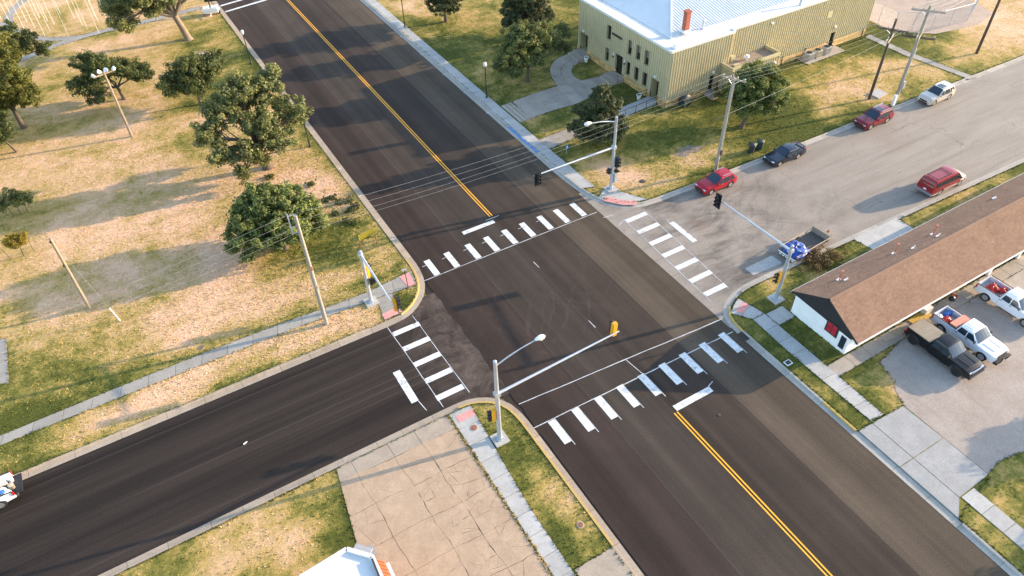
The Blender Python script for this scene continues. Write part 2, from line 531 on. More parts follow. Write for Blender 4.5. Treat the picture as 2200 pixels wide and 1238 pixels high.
M['sign_blue'] = plain('blue_sign', (0.03, 0.16, 0.48), 0.5, var=0)
M['sign_lime'] = plain('lime_sign_board', (0.26, 0.21, 0.015), 0.6, var=0.2)
M['sign_print'] = plain('sign_print', (0.10, 0.12, 0.02), 0.6, var=0)
M['stump'] = wood_mat('pale_stump_wood', (0.50, 0.38, 0.29))
M['plank_dark'] = wood_mat('dark_plank', (0.115, 0.095, 0.078))
M['cover_tan'] = plain('tan_bed_cover', (0.25, 0.205, 0.145), 0.6, var=0.1, scale=2)
M['box_white'] = plain('white_bundle', (0.72, 0.74, 0.76), 0.6, var=0.1)
M['box_orange'] = plain('orange_carton', (0.55, 0.27, 0.15), 0.7, var=0.1)
M['yellow_board'] = plain('yellow_board', (0.52, 0.33, 0.05), 0.6, var=0.2)


# ------------------------------------------------------------------ mesh helpers
class MB:
    def __init__(s):
        s.v, s.f, s.m = [], [], []
        s.M = Matrix.Identity(4)
        s.mi = 0

    def add(s, vs, fs):
        o = len(s.v)
        s.v += [tuple(s.M @ Vector(v)) for v in vs]
        for f in fs:
            s.f.append([o + i for i in f])
            s.m.append(s.mi)

    def box(s, c, d, rz=0.0, taper=1.0):
        x, y, z = d[0] / 2, d[1] / 2, d[2] / 2
        ca, sa = math.cos(rz), math.sin(rz)
        vs = []
        for dz, k in ((-z, 1.0), (z, taper)):
            for dx, dy in ((-x, -y), (x, -y), (x, y), (-x, y)):
                X, Y = dx * k, dy * k
                vs.append((c[0] + X * ca - Y * sa, c[1] + X * sa + Y * ca, c[2] + dz))
        s.add(vs, [(3, 2, 1, 0), (4, 5, 6, 7), (0, 1, 5, 4), (1, 2, 6, 5), (2, 3, 7, 6), (3, 0, 4, 7)])

    def bar(s, a, b, wd, ht=None):
        a, b = Vector(a), Vector(b)
        ht = ht or wd
        d = (b - a).normalized()
        r = Vector((0, 0, 1)).cross(d)
        r = r.normalized() if r.length > 1e-4 else Vector((1, 0, 0))
        u = d.cross(r)
        q = [(-1, -1), (1, -1), (1, 1), (-1, 1)]
        vs = [a + r * (i * wd / 2) + u * (j * ht / 2) for i, j in q] + [b + r * (i * wd / 2) + u * (j * ht / 2) for i, j in q]
        s.add(vs, [(3, 2, 1, 0), (4, 5, 6, 7), (0, 1, 5, 4), (1, 2, 6, 5), (2, 3, 7, 6), (3, 0, 4, 7)])

    def tube(s, pts, rad, n=8, caps=True):
        pts = [Vector(p) for p in pts]
        if isinstance(rad, (int, float)):
            rad = [rad] * len(pts)
        vs, fs = [], []
        ref = Vector((0.3, 0.9, 0.31)).normalized()
        for i, p in enumerate(pts):
            d = (pts[min(i + 1, len(pts) - 1)] - pts[max(i - 1, 0)]).normalized()
            if abs(d.dot(ref)) > 0.95:
                ref = Vector((0.9, -0.2, 0.3)).normalized()
            r = d.cross(ref).normalized()
            u = r.cross(d)
            for k in range(n):
                a = 2 * PI * k / n
                vs.append(p + (r * math.cos(a) + u * math.sin(a)) * rad[i])
        for i in range(len(pts) - 1):
            for k in range(n):
                k2 = (k + 1) % n
                fs.append((i * n + k, i * n + k2, (i + 1) * n + k2, (i + 1) * n + k))
        if caps:
            fs.append(tuple(range(n - 1, -1, -1)))
            e = (len(pts) - 1) * n
            fs.append(tuple(e + k for k in range(n)))
        s.add(vs, fs)

    def lathe(s, prof, n=16, c=(0, 0, 0)):
        vs, fs = [], []
        for r, z in prof:
            for k in range(n):
                a = 2 * PI * k / n
                vs.append((c[0] + r * math.cos(a), c[1] + r * math.sin(a), c[2] + z))
        for i in range(len(prof) - 1):
            for k in range(n):
                k2 = (k + 1) % n
                fs.append((i * n + k, i * n + k2, (i + 1) * n + k2, (i + 1) * n + k))
        fs.append(tuple(range(n - 1, -1, -1)))
        e = (len(prof) - 1) * n
        fs.append(tuple(e + k for k in range(n)))
        s.add(vs, fs)

    def prism(s, poly, z0, z1):
        """polygon counter-clockwise, extruded between two heights"""
        n = len(poly)
        a = sum(poly[i][0] * poly[(i + 1) % n][1] - poly[(i + 1) % n][0] * poly[i][1] for i in range(n))
        if a < 0:
            poly = poly[::-1]
        vs = [(p[0], p[1], z0) for p in poly] + [(p[0], p[1], z1) for p in poly]
        fs = [tuple(range(n - 1, -1, -1)), tuple(range(n, 2 * n))]
        for i in range(n):
            j = (i + 1) % n
            fs.append((i, j, n + j, n + i))
        s.add(vs, fs)

    def quad(s, a, b, c, d):
        s.add([a, b, c, d], [(0, 1, 2, 3)])

    def mesh(s, name, mats, smooth=None):
        me = bpy.data.meshes.new(name)
        me.from_pydata(s.v, [], s.f)
        for m in (mats if isinstance(mats, (list, tuple)) else [mats]):
            me.materials.append(m)
        if any(s.m):
            me.polygons.foreach_set('material_index', s.m)
        if smooth is not None:
            me.shade_smooth()
            if smooth < 3.1:
                me.set_sharp_from_angle(angle=smooth)
        me.update()
        return me

    def build(s, name, mats, parent=None, smooth=None, kind=None, loc=None):
        o = bpy.data.objects.new(name, s.mesh(name, mats, smooth))
        COL.objects.link(o)
        if parent is not None:
            o.parent = parent
        if kind:
            o['kind'] = kind
        if loc is not None:
            o.location = loc
        return o


def tag(o, label, cat, group=None):
    o['label'] = label
    o['category'] = cat
    if group:
        o['group'] = group
    return o


def thing(name, label, cat, loc=(0, 0, 0), rz=0.0, group=None):
    o = bpy.data.objects.new(name, None)
    o.empty_display_size = 0.3
    COL.objects.link(o)
    o.location = loc
    o.rotation_euler = (0, 0, rz)
    return tag(o, label, cat, group)


def struct(name, loc=(0, 0, 0)):
    o = bpy.data.objects.new(name, None)
    COL.objects.link(o)
    o.location = loc
    o['kind'] = 'structure'
    return o


def copy_tree(o, parent=None):
    c = o.copy()
    COL.objects.link(c)
    if parent is not None:
        c.parent = parent
    for ch in list(o.children):
        copy_tree(ch, c)
    return c


def sheet(name, poly, z, mat, thick=0.0, kind='structure', parent=None):
    if z > LZ and name not in ('tactile_pad', 'dirt_patch'):
        EXCL.append(list(poly))
    mb = MB()
    if thick:
        mb.prism(poly, z - thick, z)
    else:
        n = len(poly)
        a = sum(poly[i][0] * poly[(i + 1) % n][1] - poly[(i + 1) % n][0] * poly[i][1] for i in range(n))
        p = poly if a > 0 else poly[::-1]
        mb.add([(q[0], q[1], z) for q in p], [tuple(range(n))])
    return mb.build(name, mat, parent, kind=None if parent is not None else kind)

# ================================================================== THE GROUND
LZ = 0.10                                   # lawn level above the road
EXCL, LAWNS = [], []                        # paved outlines, lawn records (for the tufts)


def blob_dry(x, y, base, blobs):
    d = np.full(x.shape, base)
    for bx, by, r, v in blobs:
        g = np.exp(-((x - bx) ** 2 + (y - by) ** 2) / (r * r))
        d = d + v * g
    return d


def lawn(xr, yr, cell, planes, base, blobs, strips=()):
    """a turf block as a grid, trimmed by half planes along the kerb; the dryness of the turf is measured per vertex"""
    nx, ny = int((xr[1] - xr[0]) / cell) + 1, int((yr[1] - yr[0]) / cell) + 1
    bm = bmesh.new()
    bmesh.ops.create_grid(bm, x_segments=nx, y_segments=ny, size=0.5)
    for v in bm.verts:
        v.co.x = xr[0] + (v.co.x + 0.5) * (xr[1] - xr[0])
        v.co.y = yr[0] + (v.co.y + 0.5) * (yr[1] - yr[0])
        v.co.z = LZ
    for (px, py), (nx_, ny_) in planes:
        bmesh.ops.bisect_plane(bm, geom=bm.verts[:] + bm.edges[:] + bm.faces[:], plane_co=(px, py, 0), plane_no=(nx_, ny_, 0), clear_outer=True)
    me = bpy.data.meshes.new('lawn')
    bm.to_mesh(me)
    bm.free()
    co = np.empty(len(me.vertices) * 3)
    me.vertices.foreach_get('co', co)
    co = co.reshape(-1, 3)
    d = blob_dry(co[:, 0], co[:, 1], base, blobs)
    for (ax, ay, bx, by, wd, v) in strips:
        L2 = (bx - ax) ** 2 + (by - ay) ** 2
        t = np.clip(((co[:, 0] - ax) * (bx - ax) + (co[:, 1] - ay) * (by - ay)) / L2, 0, 1)
        dd = np.hypot(co[:, 0] - ax - t * (bx - ax), co[:, 1] - ay - t * (by - ay))
        d = d + v * np.exp(-(dd / wd) ** 2)
    at = me.attributes.new('dry', 'FLOAT', 'POINT')
    at.data.foreach_set('value', d.astype(np.float32))
    me.materials.append(M['grass'])
    o = bpy.data.objects.new('lawn', me)
    COL.objects.link(o)
    LAWNS.append((xr, yr, planes, base, blobs, strips))
    o['kind'] = 'structure'
    return o


gm = MB()
gm.quad((-2500, -2500, -0.12), (2500, -2500, -0.12), (2500, 2500, -0.12), (-2500, 2500, -0.12))
ground = gm.build('ground', M['grass'], kind='structure')
ground.data.attributes.new('dry', 'FLOAT', 'POINT').data.foreach_set('value', [0.5] * 4)

# kerb lines: the road edge, as surveyed
NW_LINE = [(17.55, 230), (17.95, 52.8), (17.95, 50.0), (17.4, 47.7), (16.1, 45.95), (14.35, 44.85), (12.5, 44.72), (-130, 44.75)]
SW_LINE = [(-130, 33.4), (12.3, 33.95), (14.4, 33.92), (16.0, 33.2), (17.05, 32.05), (17.42, 30.6), (17.5, 29.5), (17.42, -70)]
NE_LINE = [(200, 43.6), (104, 44.85), (64.5, 45.6), (47, 46.15), (42.9, 46.3), (41.2, 46.65), (39.4, 47.95), (38.3, 50.0), (37.8, 52.5), (37.6, 56), (37.5, 230)]
SE_LINE = [(37.65, -70), (37.7, 28.2), (38.0, 30.05), (39.3, 31.3), (41.2, 31.98), (43.2, 32.12), (52, 31.85), (83, 30.9), (200, 27.0)]


def smooth_line(pts, step=1.0):
    """resample a polyline; corners are already drawn as short chords, softened by two Chaikin passes"""
    for _ in range(2):
        q = [pts[0]]
        for a, b in zip(pts, pts[1:]):
            L = math.dist(a, b)
            k = min(0.25, 1.0 / max(L, 1e-6))
            q.append((a[0] + (b[0] - a[0]) * k, a[1] + (b[1] - a[1]) * k))
            q.append((b[0] - (b[0] - a[0]) * k, b[1] - (b[1] - a[1]) * k))
        q.append(pts[-1])
        pts = q
    return pts


def along(pts):
    s = [0]
    for a, b in zip(pts, pts[1:]):
        s.append(s[-1] + math.dist(a, b))
    return s


def at_len(pts, s, t):
    for i in range(len(s) - 1):
        if t <= s[i + 1] or i == len(s) - 2:
            k = (t - s[i]) / max(1e-9, s[i + 1] - s[i])
            return (pts[i][0] + (pts[i + 1][0] - pts[i][0]) * k, pts[i][1] + (pts[i + 1][1] - pts[i][1]) * k)


def offset_line(pts, d):
    out = []
    for i, p in enumerate(pts):
        a, b = pts[max(i - 1, 0)], pts[min(i + 1, len(pts) - 1)]
        L = math.dist(a, b)
        out.append((p[0] - (b[1] - a[1]) / L * d, p[1] + (b[0] - a[0]) / L * d))
    return out


def kerb(name, line, side, gutter, seg, mat, low=(), yellow=(), blue=(), near=115.0):
    """gutter pan and kerb cast in lengths; every length is its own piece. side +1: lawn to the left of the line's direction"""
    line = smooth_line(line)
    s = along(line)
    root = struct(name)
    step_len = seg
    t = 0.0
    rnd = random.Random(name)
    while t < s[-1] - 0.05:
        p = at_len(line, s, t)
        dist = math.dist(p, (25, 45))
        ln = step_len * rnd.uniform(0.8, 1.2) if dist < near else 40.0
        e = min(s[-1], t + ln)
        if s[-1] - e < 0.6:
            e = s[-1]
        k = max(2, int((e - t) / 0.9) + 1) if dist < near else 2
        cs = [at_len(line, s, t + 0.012 + (e - t - 0.024) * i / (k - 1)) for i in range(k)]
        mid = at_len(line, s, (t + e) / 2)
        hit = lambda zones: any(x0 <= mid[0] <= x1 and y0 <= mid[1] <= y1 for x0, x1, y0, y1 in zones)
        h = 0.035 if hit(low) else 0.135
        prof = [(-0.02, -0.05), (-0.02, 0.008), (gutter, 0.022), (gutter + 0.03, h), (gutter + 0.19, h + 0.004), (gutter + 0.20, -0.05)]
        fat = [at_len(line, s, max(0, t - 0.4)), *cs, at_len(line, s, min(s[-1], e + 0.4))]
        vs, fs, ms = [], [], []
        for d, z in prof:
            L = offset_line(fat, d * side)[1:-1]
            vs += [(q[0], q[1], z) for q in L]
        mb = MB()
        n = len(prof)
        vid = lambda i, j: i * k + j
        kz = 1 if (hit(yellow) or hit(blue)) else 0
        for i in range(n - 1):
            mb.mi = kz if 2 <= i <= 3 else 0
            fsec = []
            for j in range(k - 1):
                f = (vid(i, j), vid(i, j + 1), vid(i + 1, j + 1), vid(i + 1, j))
                fsec.append(f[::-1] if side > 0 else f)
            # shared vertex block is added once per strip to keep materials apart
            mb.add(vs if i == 0 else [], [])
            base = 0
            for f in fsec:
                mb.f.append(list(f))
                mb.m.append(mb.mi)
        for j in (0, k - 1):
            mb.f.append([vid(i, j) for i in range(n)])
            mb.m.append(0)
        o = mb.build('kerb_segment', [mat, M['kerb_blue'] if hit(blue) else M['kerb_yellow']], root)
        t = e
    return root, line


def back_planes(line, side, d):
    """half planes that trim the lawn to the back of the kerb (only the convex run of the corner)"""
    L = offset_line(smooth_line(line), d * side)
    out = []
    for a, b in zip(L, L[1:]):
        ln = math.dist(a, b)
        nx, ny = -(b[1] - a[1]) / ln, (b[0] - a[0]) / ln
        out.append((a, (-nx * side, -ny * side)))
    return out


GUT = 0.50
k1, l1 = kerb('kerb', NW_LINE, -1, 0.50, 3.1, M['kerb'], low=[(16.7, 18, 48.0, 50.4), (11.9, 14.2, 44, 46)], yellow=[(9.4, 12.1, 44, 46.5), (14.4, 17.4, 44.3, 48.0), (17.0, 18.5, 50.4, 53.0)])
k2, l2 = kerb('kerb', SW_LINE, -1, 0.42, 2.6, M['kerb'], low=[(12.2, 14.6, 33, 35), (2.6, 12.2, 33, 35), (16, 18, 10, 17.3)], yellow=[(14.7, 17.6, 17.3, 34)])
k3, l3 = kerb('kerb', NE_LINE, -1, 0.42, 3.1, M['kerb_pale'], low=[(38.1, 41.4, 46.3, 50.3)], blue=[(37, 38.2, 62.2, 68.3)])
k4, l4 = kerb('kerb', SE_LINE, -1, 0.42, 3.1, M['kerb_pale'], low=[(37.2, 38.2, 7.3, 15.5), (38.3, 40.6, 30.4, 32.2), (55.5, 62.5, 30, 33)], yellow=[(37, 39.6, 26.9, 31.6), (40.6, 42.2, 31, 33), (37, 38.2, 15.4, 18.2), (37, 38.2, 5.2, 7.3)])

bw = 0.66
lawn((-75, 17.2), (45.2, 210), 1.5, back_planes(NW_LINE, -1, bw), 0.61,
     [(-17, 47, 5, -0.5), (-19, 56, 6, -0.55), (14.5, 46.8, 1.5, -0.6), (15.5, 49.5, 1.6, -0.2), (13, 107, 9, -0.36), (-10, 110, 7, -0.2), (-12, 98, 6, -0.2), (8, 96, 5, -0.25), (5, 86, 4, -0.35), (16.5, 100, 6, -0.25),
      (10, 75, 4, 0.15), (-2, 70, 10, 0.12), (12, 57.5, 5, -0.25), (15, 68, 3, 0.2), (2, 55, 9, 0.18), (-6, 62, 6, 0.1), (-9, 57, 5, -0.1), (7, 60, 5, -0.3), (-14, 80, 4, -0.2), (-5, 88, 7, 0.15), (10, 47.2, 2.5, 0.25), (-4, 47, 2, 0.25), (-8, 47, 1.6, 0.3), (-13, 47, 3, 0.15)],
     strips=[(-40, 50.9, 6, 50.4, 1.1, -0.55), (-40, 45.7, 9, 45.6, 0.7, -0.45), (6, 50.4, 16, 51.2, 0.7, -0.4), (17, 52, 17, 120, 1.0, -0.35), (-30, 126, 6, 123.5, 1.5, -0.25)])
lawn((38, 200), (44, 210), 1.5, back_planes(NE_LINE, -1, bw), 0.12,
     [(43.5, 51, 3.5, 0.50), (41.5, 55, 4, 0.30), (50, 49, 3.5, 0.38), (47, 54, 4, 0.1), (42.5, 63, 2.2, 0.35), (41, 67.5, 2, 0.3), (43, 80, 5, 0.25), (43, 108, 7, 0.45), (55, 100, 10, 0.10), (80, 50.5, 5, 0.45), (87, 53, 5, 0.5), (73, 50, 3, 0.45), (79, 54.5, 4, 0.25),
      (107, 50.5, 8, 0.6), (120, 55, 14, 0.6), (97, 47, 4, 0.2), (65, 57, 8, -0.15), (90, 58.5, 6, -0.2), (101, 57, 6, -0.3)],
     strips=[(44, 46.9, 160, 45.4, 1.2, -0.15), (39.9, 56, 39.9, 120, 0.8, -0.25)])
lawn((37, 190), (-60, 32.5), 1.5, back_planes(SE_LINE, -1, bw), 0.14,
     [(44.8, 31.5, 1.6, 0.62), (43.9, 28.8, 1.6, 0.35), (48.5, 29.9, 1.5, 0.4), (44.5, 16.4, 1.6, 0.5), (63, 30, 2.5, 0.15), (70, 29.5, 4, 0.25), (43, 16.6, 0.9, 0.35), (39, 12, 2, 0.2)])
lawn((-75, 17.2), (-60, 33.6), 1.5, back_planes(SW_LINE, -1, bw), 0.34,
     [(-2, 28.5, 3.2, 0.35), (-2.5, 24.5, 3.0, 0.30), (1.5, 29, 1.6, -0.45), (2.2, 26.5, 1.8, -0.4), (-8, 27, 5, 0.1), (16, 22, 1.5, 0.15), (14.8, 21, 1.0, -0.45), (15, 31, 2, -0.05)],
     strips=[(14.6, 27, 14.2, 18, 0.7, -0.35), (-12, 26.8, 0, 27.2, 1.2, -0.40)])

# roads
mb = MB(); mb.quad((17.0, -300, -0.03), (38.3, -300, -0.03), (38.3, 600, -0.03), (17.0, 600, -0.03)); mb.build('road_bed', M['asphalt'], kind='structure')
mb = MB()
ys = [-300] + [26 + i * 0.8 for i in range(30)] + [600]
edge = lambda y: 17.66 + (0.07 * math.sin(y * 1.7) + 0.05 * math.sin(y * 4.3 + 1) if 25 < y < 50 else 0)
for a, b in zip(ys, ys[1:]):
    mb.quad((edge(a), a, 0.0), (37.62, a, 0.0), (37.62, b, 0.0), (edge(b), b, 0.0))
main_road = mb.build('main_road', M['asphalt'], kind='structure')
mb = MB(); mb.quad((-400, 32.6, -0.006), (17.9, 32.6, -0.006), (17.9, 46.5, -0.006), (-400, 45.6, -0.006)); mb.build('side_street', M['side_asphalt'], kind='structure')
mb = MB(); mb.quad((37.3, 28.6, -0.006), (420, 26, -0.006), (420, 48, -0.006), (37.3, 52, -0.006)); mb.build('concrete_street', M['old_road'], kind='structure')


def strip_quad(mb, a, b, wd, z, wob=0.0, seed=0):
    r = random.Random(seed)
    L = math.dist(a, b)
    n = max(1, int(L / 0.6)) if wob else 1
    dx, dy = (b[0] - a[0]) / L, (b[1] - a[1]) / L
    nx, ny = -dy, dx
    o = 0.0
    prev = None
    for i in range(n + 1):
        t = i / n
        if wob:
            o = 0.8 * o + r.uniform(-wob, wob)
        k = wd / 2 * (r.uniform(0.75, 1.2) if wob else 1)
        p = (a[0] + (b[0] - a[0]) * t + nx * o, a[1] + (b[1] - a[1]) * t + ny * o)
        cur = ((p[0] + nx * k, p[1] + ny * k, z), (p[0] - nx * k, p[1] - ny * k, z))
        if prev:
            mb.add([prev[1], cur[1], cur[0], prev[0]], [(0, 1, 2, 3)])
        prev = cur


def crosswalk(name, bars, guides):
    root = struct(name)
    for x0, y0, x1, y1 in bars:
        mb = MB()
        mb.quad((x0, y0, 0.008), (x1, y0, 0.008), (x1, y1, 0.008), (x0, y1, 0.008))
        mb.build('stripe', M['white_paint'], root)
    for i, (a, b, wd, wob) in enumerate(guides):
        mb = MB()
        strip_quad(mb, a, b, wd, 0.005, wob, hash(name) % 97 + i)
        mb.build('guide_line', M['chalk'], root)
    return root


def ticks(bars):
    g = []
    for x0, y0, x1, y1 in bars:
        g.append(((x1 + 0.03, y1 + 0.02), (x1 + 0.05, y0 - 0.42), 0.06, 0.0))
    return g


up_bars = [(x, 48.5, x + 0.62, 50.95) for x in (18.7, 20.85, 23.2, 25.3, 27.4, 29.5, 31.62, 33.65, 35.7)]
crosswalk('crosswalk', up_bars, [((17.5, 48.42), (37.4, 48.32), 0.07, 0.012)] + [((b[0] - 0.45, 50.3), (b[0] - 0.02, 50.32), 0.06, 0) for b in up_bars[:7]])
low_bars = [(18.72 + i * 2.18, 26.18, 18.72 + i * 2.18 + 0.62, 28.58) for i in range(9)]
crosswalk('crosswalk', low_bars, [((17.45, 28.70), (37.5, 28.22), 0.08, 0.012), ((17.7, 31.27), (37.8, 29.85), 0.08, 0.015), ((27.75, 30.5), (28.0, 28.5), 0.06, 0.0)] + ticks(low_bars))
left_bars = [(12.25 + i * 0.02, 43.32 - i * 2.09, 14.78, 43.88 - i * 2.09) for i in range(5)]
crosswalk('crosswalk', left_bars, [((12.16, 44.7), (12.45, 34.2), 0.06, 0.015), ((14.66, 44.95), (14.9, 34.4), 0.06, 0.015)])
right_bars = [(39.0 - i * 0.075, 45.13 - i * 2.07, 41.62 - i * 0.09, 45.70 - i * 2.07) for i in range(7)]
crosswalk('crosswalk', right_bars, [((39.02, 45.9), (38.45, 32.1), 0.06, 0.012), ((41.72, 46.1), (40.95, 32.4), 0.06, 0.012)])
for x0, y0, x1, y1 in ((23.95, 52.45, 27.6, 52.98), (27.95, 24.15, 31.7, 24.72), (42.5, 39.25, 43.1, 42.85), (10.42, 35.85, 11.05, 39.6)):
    mb = MB(); mb.quad((x0, y0, 0.008), (x1, y0, 0.008), (x1, y1, 0.008), (x0, y1, 0.008)); mb.build('stop_line', M['white_paint'], kind='structure')
mb = MB()
for a, b in (((42.7, 43.6), (42.6, 42.9)), ((11.0, 35.8), (11.15, 34.6)), ((31.7, 24.75), (32.3, 24.95)), ((27.72, 45.2), (27.75, 44.2)), ((27.72, 35.9), (27.74, 34.9)), ((26.9, 53.3), (28.5, 53.3)), ((38.0, 45.3), (38.9, 45.75)), ((37.4, 47.2), (38.6, 47.0))):
    strip_quad(mb, a, b, 0.07, 0.006, 0.005, 3)
mb.build('layout_marking', M['chalk'], kind='structure')
for y0, y1 in ((53.6, 320.0), (-90.0, 24.1)):
    for xx in (27.62, 27.90):
        mb = MB()
        mb.quad((xx - 0.06, y0, 0.009), (xx + 0.06, y0, 0.009), (xx + 0.06, y1, 0.009), (xx - 0.06, y1, 0.009))
        mb.build('centre_line', M['yellow_paint'], kind='structure')
mb = MB()
for yy in (121.6, 124.4):
    mb.quad((17.9, yy, 0.008), (27.2, yy + 1.4, 0.008), (27.2, yy + 2.0, 0.008), (17.9, yy + 0.5, 0.008))
mb.build('far_crossing_line', M['white_paint'], kind='structure')
for gx, gy in ((17.7, 55.7), (17.7, 59.3), (17.7, 64.3), (17.7, 70.5), (17.65, 77), (37.4, 84), (37.4, 78), (37.4, 91), (37.4, 72), (37.4, 98)):
    mb = MB(); mb.box((gx + (-0.28 if gx < 20 else 0.28), gy, 0.028), (0.5, 0.13, 0.012)); mb.build('kerb_mark', M['chalk'], kind='structure')


# ------------------------------------------------------------------ pavements, slab by slab
def clip_inset(poly, g):
    cx = sum(p[0] for p in poly) / len(poly)
    cy = sum(p[1] for p in poly) / len(poly)
    out = []
    for x, y in poly:
        d = math.hypot(x - cx, y - cy)
        k = max(0.0, 1 - g * 1.35 / max(d, 0.05))
        out.append((cx + (x - cx) * k, cy + (y - cy) * k))
    return out


def slab_strip(name, left, right, pitch, mat, z=LZ + 0.035, gap=0.016, bed=True, seed=1):
    """a pavement between two edge lines, divided crosswise into slabs"""
    root = struct(name)
    EXCL.append(list(left) + list(right)[::-1])
    sl, sr = along(left), along(right)
    L = (sl[-1] + sr[-1]) / 2
    n = max(1, round(L / pitch))
    r = random.Random(seed)
    for i in range(n):
        a, b = i / n, (i + 1) / n
        p = [at_len(left, sl, sl[-1] * a), at_len(left, sl, sl[-1] * b), at_len(right, sr, sr[-1] * b), at_len(right, sr, sr[-1] * a)]
        q = clip_inset(p, gap)
        mb = MB()
        dz = r.uniform(-0.004, 0.004)
        mb.prism(q, z - 0.10, z + dz)
        mb.build('slab', mat, root)
    if bed:
        mb = MB()
        k = 24
        for i in range(k):
            a, b = i / k, (i + 1) / k
            q = [at_len(left, sl, sl[-1] * a), at_len(left, sl, sl[-1] * b), at_len(right, sr, sr[-1] * b), at_len(right, sr, sr[-1] * a)]
            mb.add([(x, y, z - 0.022) for x, y in q], [(0, 1, 2, 3)])
            if (q[1][0] - q[0][0]) * (q[3][1] - q[0][1]) - (q[1][1] - q[0][1]) * (q[3][0] - q[0][0]) < 0:
                mb.f[-1] = mb.f[-1][::-1]
        mb.build('joint_bed', M['joint'], root)
    return root


def px(*pts, z=LZ):
    return [tuple(G(x, y, z)[:2]) for x, y in pts]


# south-east pavement along the house
slab_strip('sidewalk', [(39.9, 28.3), (39.75, 24.0), (39.85, 15.6)], [(41.3, 28.3), (41.3, 24.0), (41.15, 15.5)], 1.55, M['walk'], seed=2)
slab_strip('sidewalk', [(39.9, 7.9), (40.1, -30)], [(41.3, 7.9), (41.45, -30)], 1.55, M['walk'], seed=3)
slab_strip('sidewalk', [(38.75, 30.0), (39.9, 28.35)], [(40.7, 31.0), (41.3, 28.35)], 1.3, M['walk'], seed=4)
slab_strip('sidewalk', [(41.35, 28.2), (43.3, 28.2)], [(41.35, 26.6), (43.3, 26.6)], 1.2, M['walk'], seed=5)
slab_strip('house_walk', [(41.2, 21.2), (43.4, 21.2), (68, 21.2)], [(41.2, 19.9), (43.4, 19.9), (68, 19.9)], 2.1, M['plaza'], seed=6)
sheet('tactile_pad', [(39.35, 29.9), (40.75, 30.35), (40.95, 29.75), (39.65, 29.3)], LZ + 0.047, M['pink'], 0.02)
# driveway apron of four big panels
ap = struct('driveway')
for q in ([(38.35, 15.45), (39.75, 15.4), (39.75, 11.75), (38.35, 11.75)], [(38.35, 11.7), (39.75, 11.7), (39.75, 7.95), (38.35, 6.95)],
          [(39.8, 15.4), (43.1, 15.25), (43.15, 11.75), (39.8, 11.75)], [(39.8, 11.7), (43.15, 11.7), (43.15, 8.05), (39.8, 7.95)]):
    mb = MB(); mb.prism(clip_inset(q, 0.004), 0.0, LZ + 0.028); mb.build('panel', M['apron'], ap)
sheet('gravel_lot', [(43.2, 15.2), (43.9, 16.6), (44.6, 17.2), (45.2, 19.2), (48.5, 19.85), (56, 19.88), (69, 19.88), (110, 19.88), (110, 4), (70, 5.5), (52, 7.0), (45.0, 8.3), (43.2, 8.1)], LZ + 0.016, M['gravel'])
sheet('garage_apron', [(57.5, 19.86), (68, 19.86), (68, 17.6), (60.5, 17.7)], LZ + 0.028, M['plaza'])
# house drive on the street side
sheet('driveway', [(55.9, 31.3), (62.2, 31.2), (62.2, 27.2), (56.6, 27.2)], LZ + 0.02, M['walk'])
pt = struct('street_patch')
for q in ([(44.15, 32.62), (45.9, 32.5), (45.9, 33.72), (44.15, 33.7)], [(45.93, 32.5), (47.66, 32.4), (47.6, 33.72), (45.93, 33.72)]):
    mb = MB(); mb.prism(q, -0.02, 0.006); mb.build('panel', M['walk'], pt)
# south-west: pavement, cracked lot
slab_strip('sidewalk', [(12.45, 33.2), (12.4, 23), (12.35, -10)], [(14.35, 33.2), (13.9, 27), (13.65, 23), (13.6, -10)], 1.75, M['walk'], seed=8)
sheet('tactile_pad', [(12.8, 32.75), (14.25, 32.75), (14.25, 32.1), (12.8, 32.1)], LZ + 0.047, M['pink'], 0.02)
sheet('driveway', [(13.8, 17.6), (16.85, 17.6), (16.85, 10), (13.8, 10)], LZ + 0.03, M['kerb'])
# north-west pavement
slab_strip('sidewalk', [(-120, 49.95), (-18, 49.95), (-10, 50.15), (-3, 50.2), (5.0, 50.05), (9.0, 49.8), (12.6, 49.75), (15.6, 50.1), (17.1, 50.3)], [(-120, 48.85), (-18, 48.95), (-10, 48.95), (-3, 48.9), (5.0, 48.85), (9.0, 48.62), (12.6, 48.5), (15.6, 48.3), (16.7, 48.15)], 2.2, M['path'], seed=9)
slab_strip('sidewalk', [(12.75, 48.45), (12.2, 45.4)], [(14.35, 48.35), (14.05, 45.6)], 1.55, M['path'], seed=10)
sheet('tactile_pad', [(15.75, 50.05), (16.75, 50.15), (16.6, 48.3), (15.85, 48.4)], LZ + 0.047, M['pink'], 0.02)
sheet('tactile_pad', [(12.35, 46.3), (14.0, 46.5), (13.95, 45.65), (12.3, 45.45)], LZ + 0.047, M['pink'], 0.02)
sheet('concrete_pad', px((-90, 740), (14, 727), (19, 822), (-90, 845)), LZ + 0.03, M['path'], 0.06)
# north-east pavement beside the main road
slab_strip('sidewalk', [(38.2, 52.5), (38.2, 200)], [(39.75, 51.9), (39.6, 62), (39.6, 200)], 1.55, M['walk'], seed=11)
slab_strip('sidewalk', [(38.9, 50.2), (41.3, 47.6)], [(40.6, 51.2), (43.2, 47.0)], 1.2, M['walk'], seed=12)
pd = px((1258, 424), (1300, 432), (1362, 440), (1355, 428), (1300, 418), (1272, 412))
sheet('tactile_pad', [(39.0, 49.35), (40.3, 47.7), (41.5, 46.95), (42.0, 47.5), (40.9, 48.2), (39.7, 49.9)], LZ + 0.047, M['pink'], 0.02)

# cracked concrete lot: panels broken into fragments by wandering cracks
LOT = [(3.05, 33.27), (12.25, 33.3), (12.3, -6), (-2.4, -6), (1.75, 24.2)]


